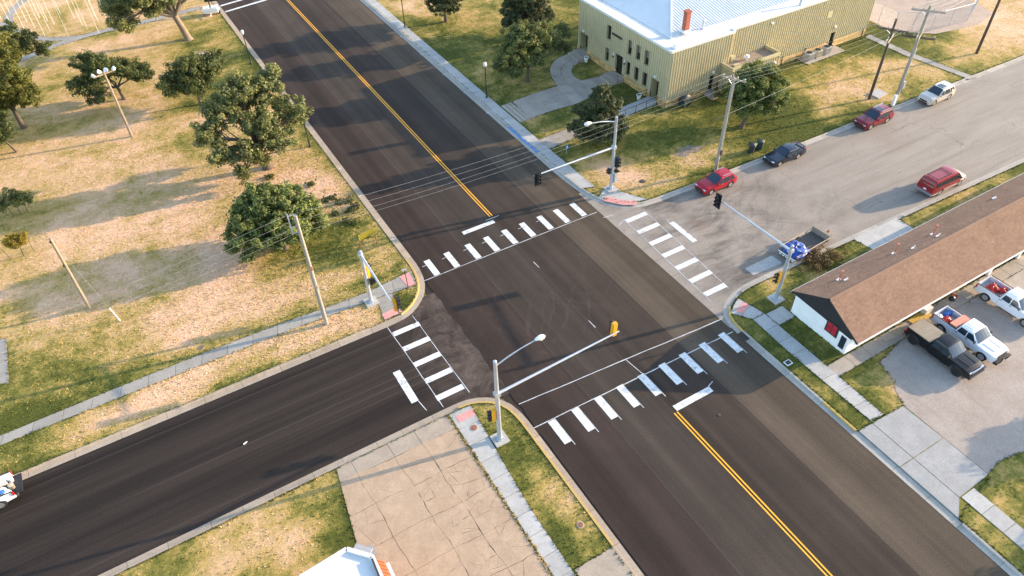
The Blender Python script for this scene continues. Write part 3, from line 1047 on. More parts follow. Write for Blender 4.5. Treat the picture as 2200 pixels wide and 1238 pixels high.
def cut_poly(poly, p, nrm):
    A, B = [], []
    for i in range(len(poly)):
        a, b = poly[i], poly[(i + 1) % len(poly)]
        da = (a[0] - p[0]) * nrm[0] + (a[1] - p[1]) * nrm[1]
        db = (b[0] - p[0]) * nrm[0] + (b[1] - p[1]) * nrm[1]
        (A if da >= 0 else B).append(a)
        if da * db < 0:
            t = da / (da - db)
            q = (a[0] + (b[0] - a[0]) * t, a[1] + (b[1] - a[1]) * t)
            A.append(q)
            B.append(q)
    return A, B


def area(p):
    return abs(sum(p[i][0] * p[(i + 1) % len(p)][1] - p[(i + 1) % len(p)][0] * p[i][1] for i in range(len(p)))) / 2 if len(p) > 2 else 0


def wander(x, y):
    a = 0.13 * math.sin(1.9 * x + 1.3 * y + 0.5) + 0.07 * math.sin(5.1 * y - 3.3 * x) + 0.035 * math.sin(11 * x + 9 * y)
    b = 0.13 * math.sin(1.7 * y - 1.1 * x + 2.0) + 0.07 * math.sin(4.7 * x + 3.9 * y) + 0.035 * math.sin(12 * y - 8 * x)
    return a, b


lot = struct('concrete_lot')
rl = random.Random(5)
mb = MB(); mb.add([(x, y, LZ + 0.012) for x, y in LOT[::-1]], [(0, 1, 2, 3, 4)]); mb.build('joint_bed', M['joint'], lot)
panels = [LOT]
for xx in (5.4, 8.35, 10.6):
    panels = [q for p in panels for q in cut_poly(p, (xx - 0.6, 20), (1, 0.045)) if area(q) > 0.1]
for k in range(11):
    yy = 31.9 - k * 2.95
    panels = [q for p in panels for q in cut_poly(p, (7, yy), (0.02, 1)) if area(q) > 0.1]
panels = [clip_inset(p, 0.010) for p in panels]
frag = []
for p in panels:
    cx = sum(q[0] for q in p) / len(p)
    cy = sum(q[1] for q in p) / len(p)
    todo = [(p, 0)]
    goal = 9 if cy > 31.9 else (0.55 if (cx > 7.6 and cy < 29.5) else 1.6 if cx > 5.2 else 4.0)
    while todo:
        q, dep = todo.pop()
        if dep > 6 or area(q) < goal * rl.choice((.5, .9, 1.6, 3.5, 6.0)):
            frag.append((q, cy > 31.9))
            continue
        c = (sum(v[0] for v in q) / len(q) + rl.uniform(-.3, .3), sum(v[1] for v in q) / len(q) + rl.uniform(-.3, .3))
        e = max(range(len(q)), key=lambda i: math.dist(q[i], q[(i + 1) % len(q)]))
        ang = math.atan2(q[(e + 1) % len(q)][1] - q[e][1], q[(e + 1) % len(q)][0] - q[e][0]) + rl.uniform(-0.55, 0.55)
        for h in cut_poly(q, c, (math.cos(ang), math.sin(ang))):
            if area(h) > 0.03:
                todo.append((h, dep + 1))
for q, new in frag:
    d = []
    for i in range(len(q)):
        a, b = q[i], q[(i + 1) % len(q)]
        k = max(1, int(math.dist(a, b) / 0.45))
        for j in range(k):
            d.append((a[0] + (b[0] - a[0]) * j / k, a[1] + (b[1] - a[1]) * j / k))
    edge_in = min(1.0, 1.0)
    r = []
    for x, y in d:
        wx, wy = wander(x, y)
        xl = 1.75 + (y - 24.2) * 0.1475 if y > 24.2 else -2.4 + (y + 6) * 0.137
        k = min(1.0, max(0.0, min(12.25 - x, 33.0 - y, x - xl) / 0.8)) * (0.1 if new else 0.5)
        r.append((x + wx * k, y + wy * k))
    r = clip_inset(r, rl.choice((0.002, 0.003, 0.004, 0.006, 0.011)))
    mb = MB()
    mb.prism(r, LZ - 0.05, LZ + 0.03 + rl.uniform(-0.003, 0.003))
    mb.build('slab', M['lot_new'] if new else M['lot'], lot)
mb = MB()
rr = random.Random(3)
for i in range(340):
    y = rr.uniform(5, 31)
    a = rr.uniform(0, 6.28)
    s_ = rr.uniform(0.03, 0.10)
    c = (12.33 + rr.gauss(0, 0.07) - 0.02 * (y - 31) * 0.1, y)
    mb.box((c[0], c[1], LZ + 0.035), (s_ * 2, s_, s_ * 0.6), a)
mb.build('rubble', M['stone'], kind='stuff')

# paths of the park
def path_strip(name, centre, wd, mat, pitch=2.2, z=LZ + 0.03, seed=1):
    return slab_strip(name, offset_line(centre, wd / 2), offset_line(centre, -wd / 2), pitch, mat, z, seed=seed, bed=False)


ring_c, ring_r = (-1.5, 137.0), 11.3
ring = [(ring_c[0] + 10.6 * math.cos(a), ring_c[1] + 12.2 * math.sin(a)) for a in [math.radians(d) for d in range(90, 300, 6)]]
path_strip('park_path', ring, 1.4, M['path'], seed=21)
path_strip('park_path', [(-34, 117.5), (-22, 119.0), (-11.5, 121.6), (-6, 124.2), (0, 125.1), (6, 125.0), (15, 125.5)], 1.5, M['path'], seed=22)
path_strip('park_path', [(-60, 140.5), (-30, 138), (-12.2, 137.0)], 1.5, M['path'], seed=23)


# ================================================================== BUILDINGS
def ribbed(mb, origin, du, length, z0, z1, openings=(), pitch=0.40, depth=0.10, sign=1):
    """profiled metal sheet: trapezoid ribs running up a wall. du: unit vector along the wall; sign: side the ribs stand out to"""
    dn = (du[1] * sign, -du[0] * sign)
    prof = []
    u = 0.0
    while u < length - 1e-3:
        for a, d in ((0, 0), (0.24, 0), (0.27, depth), (0.37, depth)):
            if u + a < length:
                prof.append((u + a, d))
        u += pitch
    prof.append((length, 0))
    for (ua, da), (ub, db) in zip(prof, prof[1:]):
        um = (ua + ub) / 2
        spans = [(z0, z1)]
        for o0, o1, h0, h1 in openings:
            if o0 <= um <= o1:
                ns = []
                for s0, s1 in spans:
                    if h0 > s0:
                        ns.append((s0, min(s1, h0)))
                    if h1 < s1:
                        ns.append((max(s0, h1), s1))
                spans = [q for q in ns if q[1] - q[0] > 1e-3]
        pa = (origin[0] + du[0] * ua + dn[0] * da, origin[1] + du[1] * ua + dn[1] * da)
        pb = (origin[0] + du[0] * ub + dn[0] * db, origin[1] + du[1] * ub + dn[1] * db)
        for s0, s1 in spans:
            q = [(pa[0], pa[1], s0), (pb[0], pb[1], s0), (pb[0], pb[1], s1), (pa[0], pa[1], s1)]
            mb.quad(*(q if sign > 0 else q[::-1]))


def opening(parent, name, origin, du, u0, u1, z0, z1, rec, mat, sign=1, frame=M['bronze'], blind=False, bars=0):
    """a recessed window or door: jambs and head as frame, a pane set back, optional blind"""
    dn = (du[1] * sign, -du[0] * sign)
    P = lambda u, d, z: (origin[0] + du[0] * u + dn[0] * d, origin[1] + du[1] * u + dn[1] * d, z)
    mb = MB()
    o = 0.06
    for a, b, c, d in ((P(u0, o, z0), P(u0, -rec, z0), P(u0, -rec, z1), P(u0, o, z1)), (P(u1, o, z0), P(u1, o, z1), P(u1, -rec, z1), P(u1, -rec, z0)),
                       (P(u0, o, z1), P(u0, -rec, z1), P(u1, -rec, z1), P(u1, o, z1)), (P(u0, o, z0), P(u1, o, z0), P(u1, -rec, z0), P(u0, -rec, z0))):
        mb.quad(a, b, c, d)
    t = 0.07
    for a, b in (((u0, z0), (u0, z1)), ((u1, z0), (u1, z1)), ((u0, z1), (u1, z1)), ((u0, z0), (u1, z0))):
        mb.bar(P(a[0], o - 0.02, a[1]), P(b[0], o - 0.02, b[1]), t, t)
    fr = mb.build(name, M['siding_trim'], parent)
    mb = MB()
    mb.quad(P(u0, -rec + 0.01, z0), P(u1, -rec + 0.01, z0), P(u1, -rec + 0.01, z1), P(u0, -rec + 0.01, z1))
    mb.build('pane', mat, fr)
    mb = MB()
    for a, b in (((u0 + .03, z0), (u0 + .03, z1)), ((u1 - .03, z0), (u1 - .03, z1)), ((u0, z1 - .03), (u1, z1 - .03)), ((u0, z0 + .03), (u1, z0 + .03))):
        mb.bar(P(a[0], -rec + 0.03, a[1]), P(b[0], -rec + 0.03, b[1]), 0.06, 0.05)
    for k in range(bars):
        uu = u0 + (u1 - u0) * (k + 1) / (bars + 1)
        mb.bar(P(uu, -rec + 0.03, z0), P(uu, -rec + 0.03, z1), 0.07, 0.05)
    mb.build('sash', frame, fr)
    if blind:
        mb = MB()
        zb = z0 + (z1 - z0) * blind
        mb.quad(P(u0 + .06, -rec + 0.02, zb), P(u1 - .06, -rec + 0.02, zb), P(u1 - .06, -rec + 0.02, z1 - .06), P(u0 + .06, -rec + 0.02, z1 - .06))
        mb.build('blind', M['blind'], fr)
    return fr


STONE_MESH = []
for k in range(5):
    mb = MB()
    mb.box((0, 0, 0), (1, 1, 1))
    r = random.Random(k)
    mb.v = [(x * r.uniform(0.95, 1.0), y * r.uniform(0.8, 1.0), z * r.uniform(0.9, 1.0)) for x, y, z in mb.v]
    STONE_MESH.append(mb.mesh('stone', M['stone']))


def stone_course(parent, origin, du, u0, u1, z0, z1, sign, h, ln, depth, seed, skip=()):
    dn = (du[1] * sign, -du[0] * sign)
    r = random.Random(seed)
    rows = max(1, round((z1 - z0) / h))
    hh = (z1 - z0) / rows
    for j in range(rows):
        u = u0 - r.uniform(0, ln * 0.5)
        while u < u1:
            w_ = ln * r.uniform(0.7, 1.35)
            a, b = max(u, u0), min(u + w_, u1)
            u += w_
            if b - a < 0.12 or any(s0 < (a + b) / 2 < s1 for s0, s1 in skip):
                continue
            o = bpy.data.objects.new('stone', r.choice(STONE_MESH))
            COL.objects.link(o)
            o.parent = parent
            o.location = (origin[0] + du[0] * (a + b) / 2 + dn[0] * depth * 0.5, origin[1] + du[1] * (a + b) / 2 + dn[1] * depth * 0.5, z0 + (j + 0.5) * hh)
            o.rotation_euler = (0, 0, math.atan2(du[1], du[0]))
            o.scale = (b - a - 0.025, depth * r.uniform(0.85, 1.15), hh - 0.022)


# ---- the big tan metal-clad hall
hall = thing('metal_hall', 'large tan ribbed-metal hall with white hipped roof and red chimney', 'building')
HX0, HX1, HY0, HY1, HH = 56.45, 93.0, 60.75, 79.75, 7.35
FBX, MY = 66.2, 61.35                         # front block ends here; the long wall stands slightly back
BZ = 1.05                                     # top of the stone base
# west front: u runs from the south corner northwards
o_w, d_w = (HX0, HY0), (0, 1)
fo = []
W = []
for u in (3.75, 5.45, 7.15):
    W.append((u, u + 0.95, 1.25, 3.15, 'window', 0.0))
    W.append((u, u + 0.95, 4.05, 6.05, 'window', 0.42))
W.append((11.75, 12.65, 1.35, 3.25, 'window', 0.55))
W.append((11.55, 12.55, 4.35, 6.35, 'window', 0.0))
D = [(8.75, 10.35, 0.55, 3.3, 'door'), (1.45, 3.0, 0.35, 3.1, 'doorway'), (16.6, 18.5, 0.6, 3.2, 'doorway')]
for q in W + D:
    fo.append(q[:4])
mb = MB()
ribbed(mb, o_w, d_w, HY1 - HY0, BZ, HH, fo, sign=-1)
mb.mi = 1
DS = [q for q in D]
u = 0.0
for q in sorted(D, key=lambda q: q[0]) + [(HY1 - HY0, 0)]:
    mb.box((HX0 + 0.1, HY0 + (u + q[0]) / 2, BZ / 2), (0.2, q[0] - u, BZ))
    u = q[1]
mb.build('front_wall', [M['siding'], M['mortar']], hall)
for q in W:
    opening(hall, 'window', o_w, d_w, q[0], q[1], q[2], q[3], 0.28, M['win_dark'], -1, blind=q[5])
for q in D:
    opening(hall, q[4], o_w, d_w, q[0], q[1], q[2], q[3], 0.25 if q[4] == 'door' else 1.1, M['win_dark'], -1, bars=1 if q[4] == 'door' else 0)
skw = [(q[0] - 0.1, q[1] + 0.1) for q in D]
stone_course(hall, o_w, d_w, 0.0, HY1 - HY0, 0.06, BZ, -1, 0.25, 0.85, 0.10, 4, skw)
# south side of the front block and the long wall
mb = MB()
ribbed(mb, (HX0, HY0), (1, 0), FBX - HX0, BZ, HH, [(6.75, 7.65, 0.35, 2.55)], sign=1)
ribbed(mb, (FBX, MY), (1, 0), HX1 - FBX, BZ, HH, [(19.2, 20.2, 0.1, 2.3)], sign=1)
mb.quad((FBX, HY0, BZ), (FBX, MY, BZ), (FBX, MY, HH), (FBX, HY0, HH))
mb.mi = 1
mb.box(((HX0 + 63.2) / 2, HY0 + 0.1, BZ / 2), (63.2 - HX0, 0.2, BZ))
mb.box(((64.1 + FBX) / 2, HY0 + 0.1, BZ / 2), (FBX - 64.1, 0.2, BZ))
mb.box(((FBX + 85.4) / 2, MY + 0.1, BZ / 2), (85.4 - FBX, 0.2, BZ))
mb.box(((86.4 + HX1) / 2, MY + 0.1, BZ / 2), (HX1 - 86.4, 0.2, BZ))
mb.build('side_wall', [M['siding'], M['mortar']], hall)
opening(hall, 'door', (HX0, HY0), (1, 0), 6.75, 7.65, 0.35, 2.55, 0.2, M['win_dark'])
opening(hall, 'door', (FBX, MY), (1, 0), 19.2, 20.2, 0.1, 2.3, 0.2, M['win_dark'])
stone_course(hall, (HX0, HY0), (1, 0), 0, FBX - HX0, 0.06, BZ, 1, 0.25, 0.9, 0.10, 5, [(6.7, 7.7)])
stone_course(hall, (FBX, MY), (1, 0), 7.8, HX1 - FBX, 0.06, BZ, 1, 0.25, 1.0, 0.10, 6, [(19.1, 20.3)])
mb = MB()
mb.quad((HX1, MY, 0), (HX1, HY1, 0), (HX1, HY1, HH), (HX1, MY, HH))
mb.quad((HX1, HY1, 0), (HX0, HY1, 0), (HX0, HY1, HH), (HX1, HY1, HH))
mb.build('rear_wall', M['siding'], hall)
# roof: flat white margin, then the low hipped standing-seam roof
mb = MB()
mb.prism([(HX0 - 0.12, HY0 - 0.12), (FBX + 0.12, HY0 - 0.12), (FBX + 0.12, MY - 0.12), (HX1 + 0.12, MY - 0.12), (HX1 + 0.12, HY1 + 0.12), (HX0 - 0.12, HY1 + 0.12)], HH, HH + 0.22)
mg = mb.build('roof_margin', M['roof_membrane'], hall)
mb = MB()
for a, b in (((HX0 - .1, HY0 - .1), (FBX + .1, HY0 - .1)), ((HX0 - .1, HY0 - .1), (HX0 - .1, HY1 + .1)), ((FBX + .1, MY - .1), (HX1 + .1, MY - .1)), ((FBX + .1, HY0 - .1), (FBX + .1, MY - .1))):
    mb.bar((*a, HH + 0.27), (*b, HH + 0.27), 0.2, 0.12)
mb.build('coping', M['roof_white'], hall)
RX0, RY0, RY1, RZ0 = 58.5, 63.35, 77.6, HH + 0.30
RYM, RZ1, RXT = 70.45, 9.05, 64.2
mb = MB()
A, B, C_, D_ = (RX0, RY0, RZ0), (RX0, RY1, RZ0), (RXT, RYM, RZ1), (HX1 - 0.3, RYM, RZ1)
mb.add([A, C_, B], [(0, 1, 2)])
mb.add([A, (HX1 - 0.3, RY0, RZ0), D_, C_], [(0, 1, 2, 3)])
mb.add([B, C_, D_, (HX1 - 0.3, RY1, RZ0)], [(0, 1, 2, 3)])
mb.add([(RX0, RY0, HH + .2), (HX1 - .3, RY0, HH + .2), (HX1 - .3, RY0, RZ0), A], [(0, 1, 2, 3)])
mb.add([(RX0, RY1, HH + .2), (RX0, RY0, HH + .2), A, B], [(0, 1, 2, 3)])
hip = mb.build('roof', M['roof_white'], hall)
mb = MB()
x = RX0 + 0.6
while x < HX1 - 0.5:
    k = min(1.0, (x - RX0) / (RXT - RX0))
    for ye, s_ in ((RY0, 1), (RY1, -1)):
        mb.bar((x, ye + 0.02 * s_, RZ0 + 0.03), (x, ye + s_ * (RYM - RY0) * k, RZ0 + (RZ1 - RZ0) * k + 0.03), 0.07, 0.06)
    x += 0.42
mb.build('standing_seams', M['roof_white'], hip, kind='stuff')
mb = MB()
mb.bar((RX0, RY0, RZ0 + .05), (RXT, RYM, RZ1 + .05), 0.28, 0.06)
mb.bar((RX0, RY1, RZ0 + .05), (RXT, RYM, RZ1 + .05), 0.28, 0.06)
mb.bar((RXT, RYM, RZ1 + .05), (HX1 - .3, RYM, RZ1 + .05), 0.28, 0.06)
mb.build('ridge_cap', M['roof_white'], hip)
# low annex with tarred roof
AX0, AX1, AY0, AZ = 65.0, 72.9, 58.85, 3.55
mb = MB()
ribbed(mb, (AX0, AY0), (1, 0), AX1 - AX0, 0.1, AZ, [(1.35, 2.1, 2.0, 2.7), (5.6, 6.4, 2.0, 2.7)], sign=1)
ribbed(mb, (AX0, AY0), (0, 1), HY0 - AY0, 0.1, AZ, sign=-1)
ribbed(mb, (AX1, AY0), (0, 1), MY - AY0, 0.1, AZ, sign=1)
an = mb.build('annex_wall', M['siding'], hall)
for u in (1.35, 5.6):
    opening(hall, 'window', (AX0, AY0), (1, 0), u, u + 0.75, 2.0, 2.7, 0.2, M['win_dark'])
mb = MB()
mb.prism([(AX0 + .01, AY0 + .01), (AX1 - .01, AY0 + .01), (AX1 - .01, MY), (FBX, MY), (FBX, HY0), (AX0 + .01, HY0)], AZ - 0.25, AZ - 0.12)
mb.build('annex_roof', M['roof_tar'], hall)
mb = MB()
for a, b in (((AX0 - .1, AY0 - .05), (AX1 + .1, AY0 - .05)), ((AX0 - .02, AY0), (AX0 - .02, HY0 - .07)), ((AX1 + .02, AY0), (AX1 + .02, MY - .07))):
    mb.bar((*a, AZ + 0.12), (*b, AZ + 0.12), 0.2, 0.42)
mb.build('annex_parapet', M['siding_trim'], hall)
mb = MB(); mb.box((66.9, 61.0, AZ + 0.2), (0.7, 0.5, 0.75)); mb.box((66.5, 59.7, AZ), (0.9, 0.4, 0.18)); mb.build('roof_hatch', M['siding_trim'], hall)
mb = MB(); mb.lathe([(0.12, 0), (0.12, 0.3), (0.34, 0.32), (0.36, 0.5), (0.22, 0.66), (0.05, 0.7)], 12, (68.6, 60.2, AZ - 0.12)); mb.build('roof_vent', M['white_metal'], hall, 0.6)
# chimney and stacks on the roof slope
mb = MB()
cp = G(1472, 66, 8.0)
mb.box((cp.x, cp.y, 8.1 + 0.9), (0.62, 0.62, 2.6)); mb.box((cp.x, cp.y, 10.38), (0.78, 0.78, 0.16)); mb.mi = 1; mb.box((cp.x, cp.y, 8.0), (0.95, 0.95, 0.35))
mb.build('chimney', [M['chimney'], M['roof_white']], hall)
vp = G(1510, 58, 7.9)
mb = MB(); mb.tube([(vp.x, vp.y, 7.6), (vp.x, vp.y, 8.6)], 0.13, 10); mb.lathe([(0.2, 0), (0.26, 0.1), (0.2, 0.22)], 10, (vp.x, vp.y, 8.6)); mb.build('flue', M['galv'], hall, 0.7)
vp = G(1720, 6, 7.9)
mb = MB(); mb.tube([(vp.x, vp.y, 7.6), (vp.x, vp.y, 9.0)], 0.16, 10); mb.build('flue', M['galv'], hall, 0.7)
vp = G(1454, 103, HH + .2)
mb = MB(); mb.box((vp.x, vp.y, HH + 0.45), (0.8, 0.6, 0.5)); mb.build('roof_vent', M['white_metal'], hall)
vp = G(1353, -8, 8.3)
mb = MB(); mb.tube([(vp.x, vp.y, 8.0), (vp.x, vp.y, 9.2)], 0.07, 8); mb.build('flue', M['black_metal'], hall)
mb = MB(); mb.box((HX0 - 0.13, HY0 + 10.3, 5.55), (0.05, 2.1, 0.28)); mb.build('name_plaque', M['bronze'], hall)
for u, z in ((8.35, 2.75), (10.75, 2.75)):
    mb = MB(); mb.tube([(HX0 - 0.14, HY0 + u, z - 0.25), (HX0 - 0.14, HY0 + u, z + 0.3)], 0.09, 8); mb.mi = 1; mb.tube([(HX0 - 0.14, HY0 + u, z + 0.02), (HX0 - 0.14, HY0 + u, z + 0.42)], 0.11, 8); mb.build('wall_lantern', [M['black_metal'], M['globe']], hall)
for x, y, z in ((HX0 - .12, HY0 + 2.2, 3.45), (HX0 - .12, HY0 + 17.5, 3.55), (HX0 + 7.2, HY0 - .12, 3.0), (FBX + 19.7, MY - .12, 3.1), (FBX + 7.0, MY - .12, 6.7), (AX0 + 7.3, AY0 - .12, 2.65)):
    mb = MB(); mb.box((x, y, z), (0.3, 0.3, 0.22)); mb.build('wall_light', M['white_metal'], hall)
mb = MB(); mb.box((FBX + 17.9, MY - 0.08, 5.2), (0.9, 0.08, 0.9)); mb.build('vent_grille', M['siding_trim'], hall)
for x in (FBX - 1.5, 76.7, 80.9, 92.3):
    mb = MB(); mb.tube([(x, (MY if x > 70 else HY0) - 0.12, 0.1), (x, (MY if x > 70 else HY0) - 0.12, 1.3)], 0.05, 6); mb.build('pipe', M['black_metal'], hall)

# entry walks, steps and ramp in front of the hall
T3 = lambda *q: [tuple(G(1100 + x / 3, y / 3, LZ)[:2]) for x, y in q]
# the curved walk, in three strips of slabs (outer ring, inner ring, straight walk)
outer = T3((365, 348), (320, 362), (270, 392), (242, 440), (250, 500), (288, 552), (330, 610))
mid = T3((420, 372), (380, 385), (338, 410), (312, 450), (318, 490), (352, 535), (395, 585))
inner = T3((478, 398), (432, 406), (395, 428), (382, 460), (400, 492), (440, 520), (460, 545))
slab_strip('entry_walk', outer, mid, 1.6, M['plaza'], bed=False, seed=31)
slab_strip('entry_walk', mid, inner, 1.6, M['plaza'], bed=False, seed=32)
wk = [(40.0, 66.9), (46, 66.9), (50.5, 67.1), (55.0, 68.6)], [(40.0, 71.2), (46, 71.0), (50.5, 71.2), (55.0, 71.6)]
wl_ = T3((0, 656), (260, 566), (330, 605), (460, 545), (575, 492), (690, 520))
slab_strip('entry_walk', T3((0, 656), (130, 608), (290, 556), (440, 522), (575, 490)), T3((110, 768), (270, 712), (430, 668), (540, 610), (640, 560)), 1.6, M['plaza'], bed=False, seed=33)
slab_strip('ramp_walk', T3((165, 905), (400, 815), (600, 735), (770, 665)), T3((235, 965), (440, 875), (640, 800), (780, 738)), 1.6, M['plaza'], bed=False, seed=34)
for nm, x0, x1, y0, y1, hts in (('entrance_step', 54.4, HX0 - .02, 68.9, 71.7, (0.3, 0.5)), ('entrance_step', 54.5, HX0 - .02, 76.8, 79.4, (0.35, 0.55))):
    mb = MB()
    mb.box(((x0 + x1) / 2, (y0 + y1) / 2, hts[0] / 2 + .05), (x1 - x0, y1 - y0, hts[0]))
    mb.box(((x0 + x1) / 2 + 0.35, (y0 + y1) / 2, hts[1] / 2 + .05), (x1 - x0 - 0.72, y1 - y0 - 0.1, hts[1]))
    mb.build(nm, M['plaza'], kind='structure')
for xs_, ztop in ((40.02, .150), (40.55, .165), (41.06, .18)):
    mb = MB(); mb.box((xs_, 70.05, ztop - .1), (0.46, 4.7, 0.2)); mb.build('entrance_step', M['plaza'], kind='structure')
mb = MB(); mb.box((63.5, 60.1, 0.2), (1.6, 1.25, 0.36)); mb.box((63.5, 59.3, 0.14), (1.6, 0.4, 0.2)); mb.build('entrance_step', M['plaza'], kind='structure')
# ramp
mb = MB()
ra, rb = (50.6, 61.9), (HX0 - 0.03, 62.1)
mb.add([(ra[0], ra[1], .08), (rb[0], rb[1], .08), (rb[0], rb[1] + 1.75, .08), (ra[0], ra[1] + 1.75, .08), (ra[0], ra[1], .13), (rb[0], rb[1], .42), (rb[0], rb[1] + 1.75, .42), (ra[0], ra[1] + 1.75, .13)],
       [(3, 2, 1, 0), (4, 5, 6, 7), (0, 1, 5, 4), (1, 2, 6, 5), (2, 3, 7, 6), (3, 0, 4, 7)])
mb.build('entrance_ramp', M['walk'], kind='structure')
for yy, lab in ((61.8, 'black pipe railing along the lawn side of the hall ramp'), (63.95, 'black pipe railing along the doorway side of the hall ramp')):
    t = thing('ramp_railing', lab, 'railing', (0, 0, 0), group='railings of the hall ramp')
    mb = MB(); mb.tube([(49.5, yy, 1.0), (HX0 - .3, yy, 1.35)], 0.035, 6); mb.tube([(49.5, yy, .6), (HX0 - .3, yy, .95)], 0.025, 6); mb.build('rail', M['black_metal'], t)
    for k in range(5):
        x = 49.6 + k * 1.6
        mb = MB(); mb.tube([(x, yy, .1), (x, yy, 1.02 + 0.05 * k)], 0.035, 6); mb.build('post', M['black_metal'], t)
t = thing('step_railing', 'small reddish handrail on the steps below the main hall door', 'railing', (54.3, 68.9, LZ))
mb = MB(); mb.tube([(-.4, 0, 0), (-.4, 0, .95), (1.0, 0, 1.25), (1.0, 0, .3)], 0.035, 6); mb.build('rail', M['rust'], t)
mb = MB(); mb.tube([(-.4, 0, .5), (1.0, 0, .8)], 0.03, 6); mb.build('crossbar', M['rust'], t)
for x, y, lab in ((55.5, 76.3, 'white planter pot beside the far left steps of the hall'), (55.2, 64.3, 'white planter pot beside the ramp of the hall')):
    t = thing('planter_pot', lab, 'planter', (x, y, LZ), group='white planter pots by the hall')
    mb = MB(); mb.lathe([(0.2, 0), (0.33, 0.6), (0.36, 0.62), (0.36, 0.7), (0.3, 0.7), (0.28, 0.6)], 14); mb.build('pot', M['white_metal'], t, 0.6)
    mb = MB(); mb.lathe([(0.01, .62), (0.29, .62), (0.29, .63), (0.01, .63)], 12); mb.build('soil', M['dirt'], t)
# air conditioners on a slab by the wall
mb = MB(); mb.prism([(79.6, 59.2), (86.8, 59.3), (86.8, 61.2), (79.6, 61.2)], 0.05, 0.2); mb.build('equipment_pad', M['plaza'], kind='structure')
for x, lab, m, sz in ((80.6, 'dark grey air conditioner, the one nearest the street poles end away from the door', 'ac', 1.05), (82.2, 'tan air conditioner standing between two grey ones', 'ac_tan', 0.95), (83.9, 'pale grey air conditioner standing nearest the rear side door', 'ac', 0.95)):
    t = thing('air_conditioner', {80.6: 'grey air conditioner by the hall wall, farthest from the door'}.get(x, lab), 'air conditioner', (x, 60.2, 0.2), group='air conditioners beside the hall')
    mb = MB(); mb.box((0, 0, 0.5), (sz, sz, 1.0)); mb.build('cabinet', M[m], t)
    mb = MB(); mb.lathe([(0.40, 1.0), (0.40, 1.04), (0.33, 1.05), (0.05, 1.06)], 14); mb.build('fan_grille', M['black_metal'], t)
    for k in range(6):
        mb = MB(); mb.box((0, -sz / 2 - 0.01, 0.15 + k * 0.14), (sz * 0.9, 0.02, 0.07)); mb.build('louver', M['iron'], t)

# ---- long low house with brown shingles
house = thing('long_house', 'long low white house with brown shingle gable roof and black gable end', 'house')
BX0, BX1, BY0, BY1, BYM = 43.4, 84.0, 21.35, 27.25, 24.1
EZ, APX = 2.55, 4.45
mb = MB()
mb.box((BX0 + 0.1, (BY0 + BY1) / 2, 1.3), (0.2, BY1 - BY0, 2.6))
mb.box(((BX0 + .2 + BX1) / 2, BY1 - 0.1, 1.3), (BX1 - BX0 - .2, 0.2, 2.6))
mb.box(((BX0 + .2 + 59.4) / 2, BY0 + 0.1, 1.3), (59.4 - BX0 - .2, 0.2, 2.6))
mb.box(((59.8 + 62.3) / 2, BY0 + 0.3, 1.3), (2.5, 0.2, 2.6))
mb.box(((66.5 + BX1) / 2, BY0 + 0.1, 1.3), (BX1 - 66.5, 0.2, 2.6))
mb.build('wall', M['stucco'], house)
mb = MB()
mb.add([(BX0 - .02, BY0 - .72, EZ - .15), (BX0 - .02, BYM, APX - 0.1), (BX0 - .02, BY1 + .25, EZ - .25), (BX0 - .02, BY1, 2.15), (BX0 - .02, BY0, 2.0),
        (BX0 + .12, BY0 - .72, EZ - .15), (BX0 + .12, BYM, APX - 0.1), (BX0 + .12, BY1 + .25, EZ - .25), (BX0 + .12, BY1, 2.15), (BX0 + .12, BY0, 2.0)],
       [(0, 1, 2, 3, 4), (9, 8, 7, 6, 5), (0, 5, 6, 1), (1, 6, 7, 2), (2, 7, 8, 3), (3, 8, 9, 4), (4, 9, 5, 0)])
gb = mb.build('gable_board', M['black_board'], house)
mb = MB()
wy = G(1788, 706, 1.7).y
mb.box((BX0 - .03, wy, 1.7), (0.08, 1.25, 1.25)); wf = mb.build('window', M['black_board'], house)
for sy in (-1, 1):
    for sz_ in (-1, 1):
        mb = MB(); mb.box((BX0 - .075, wy + sy * 0.25, 1.7 + sz_ * 0.26), (0.03, 0.42, 0.46)); mb.build('pane', M['red_pane'], wf)
mb = MB(); mb.box((BX0 - .03, BY0 + .5, 1.15), (0.07, 0.5, 1.3)); f = mb.build('window', M['black_board'], house)
mb = MB(); mb.box((BX0 - .075, BY0 + .5, 1.2), (0.03, 0.34, 1.0)); mb.build('pane', M['glass'], f)
# roof slabs, shingles on top
ov = 0.28


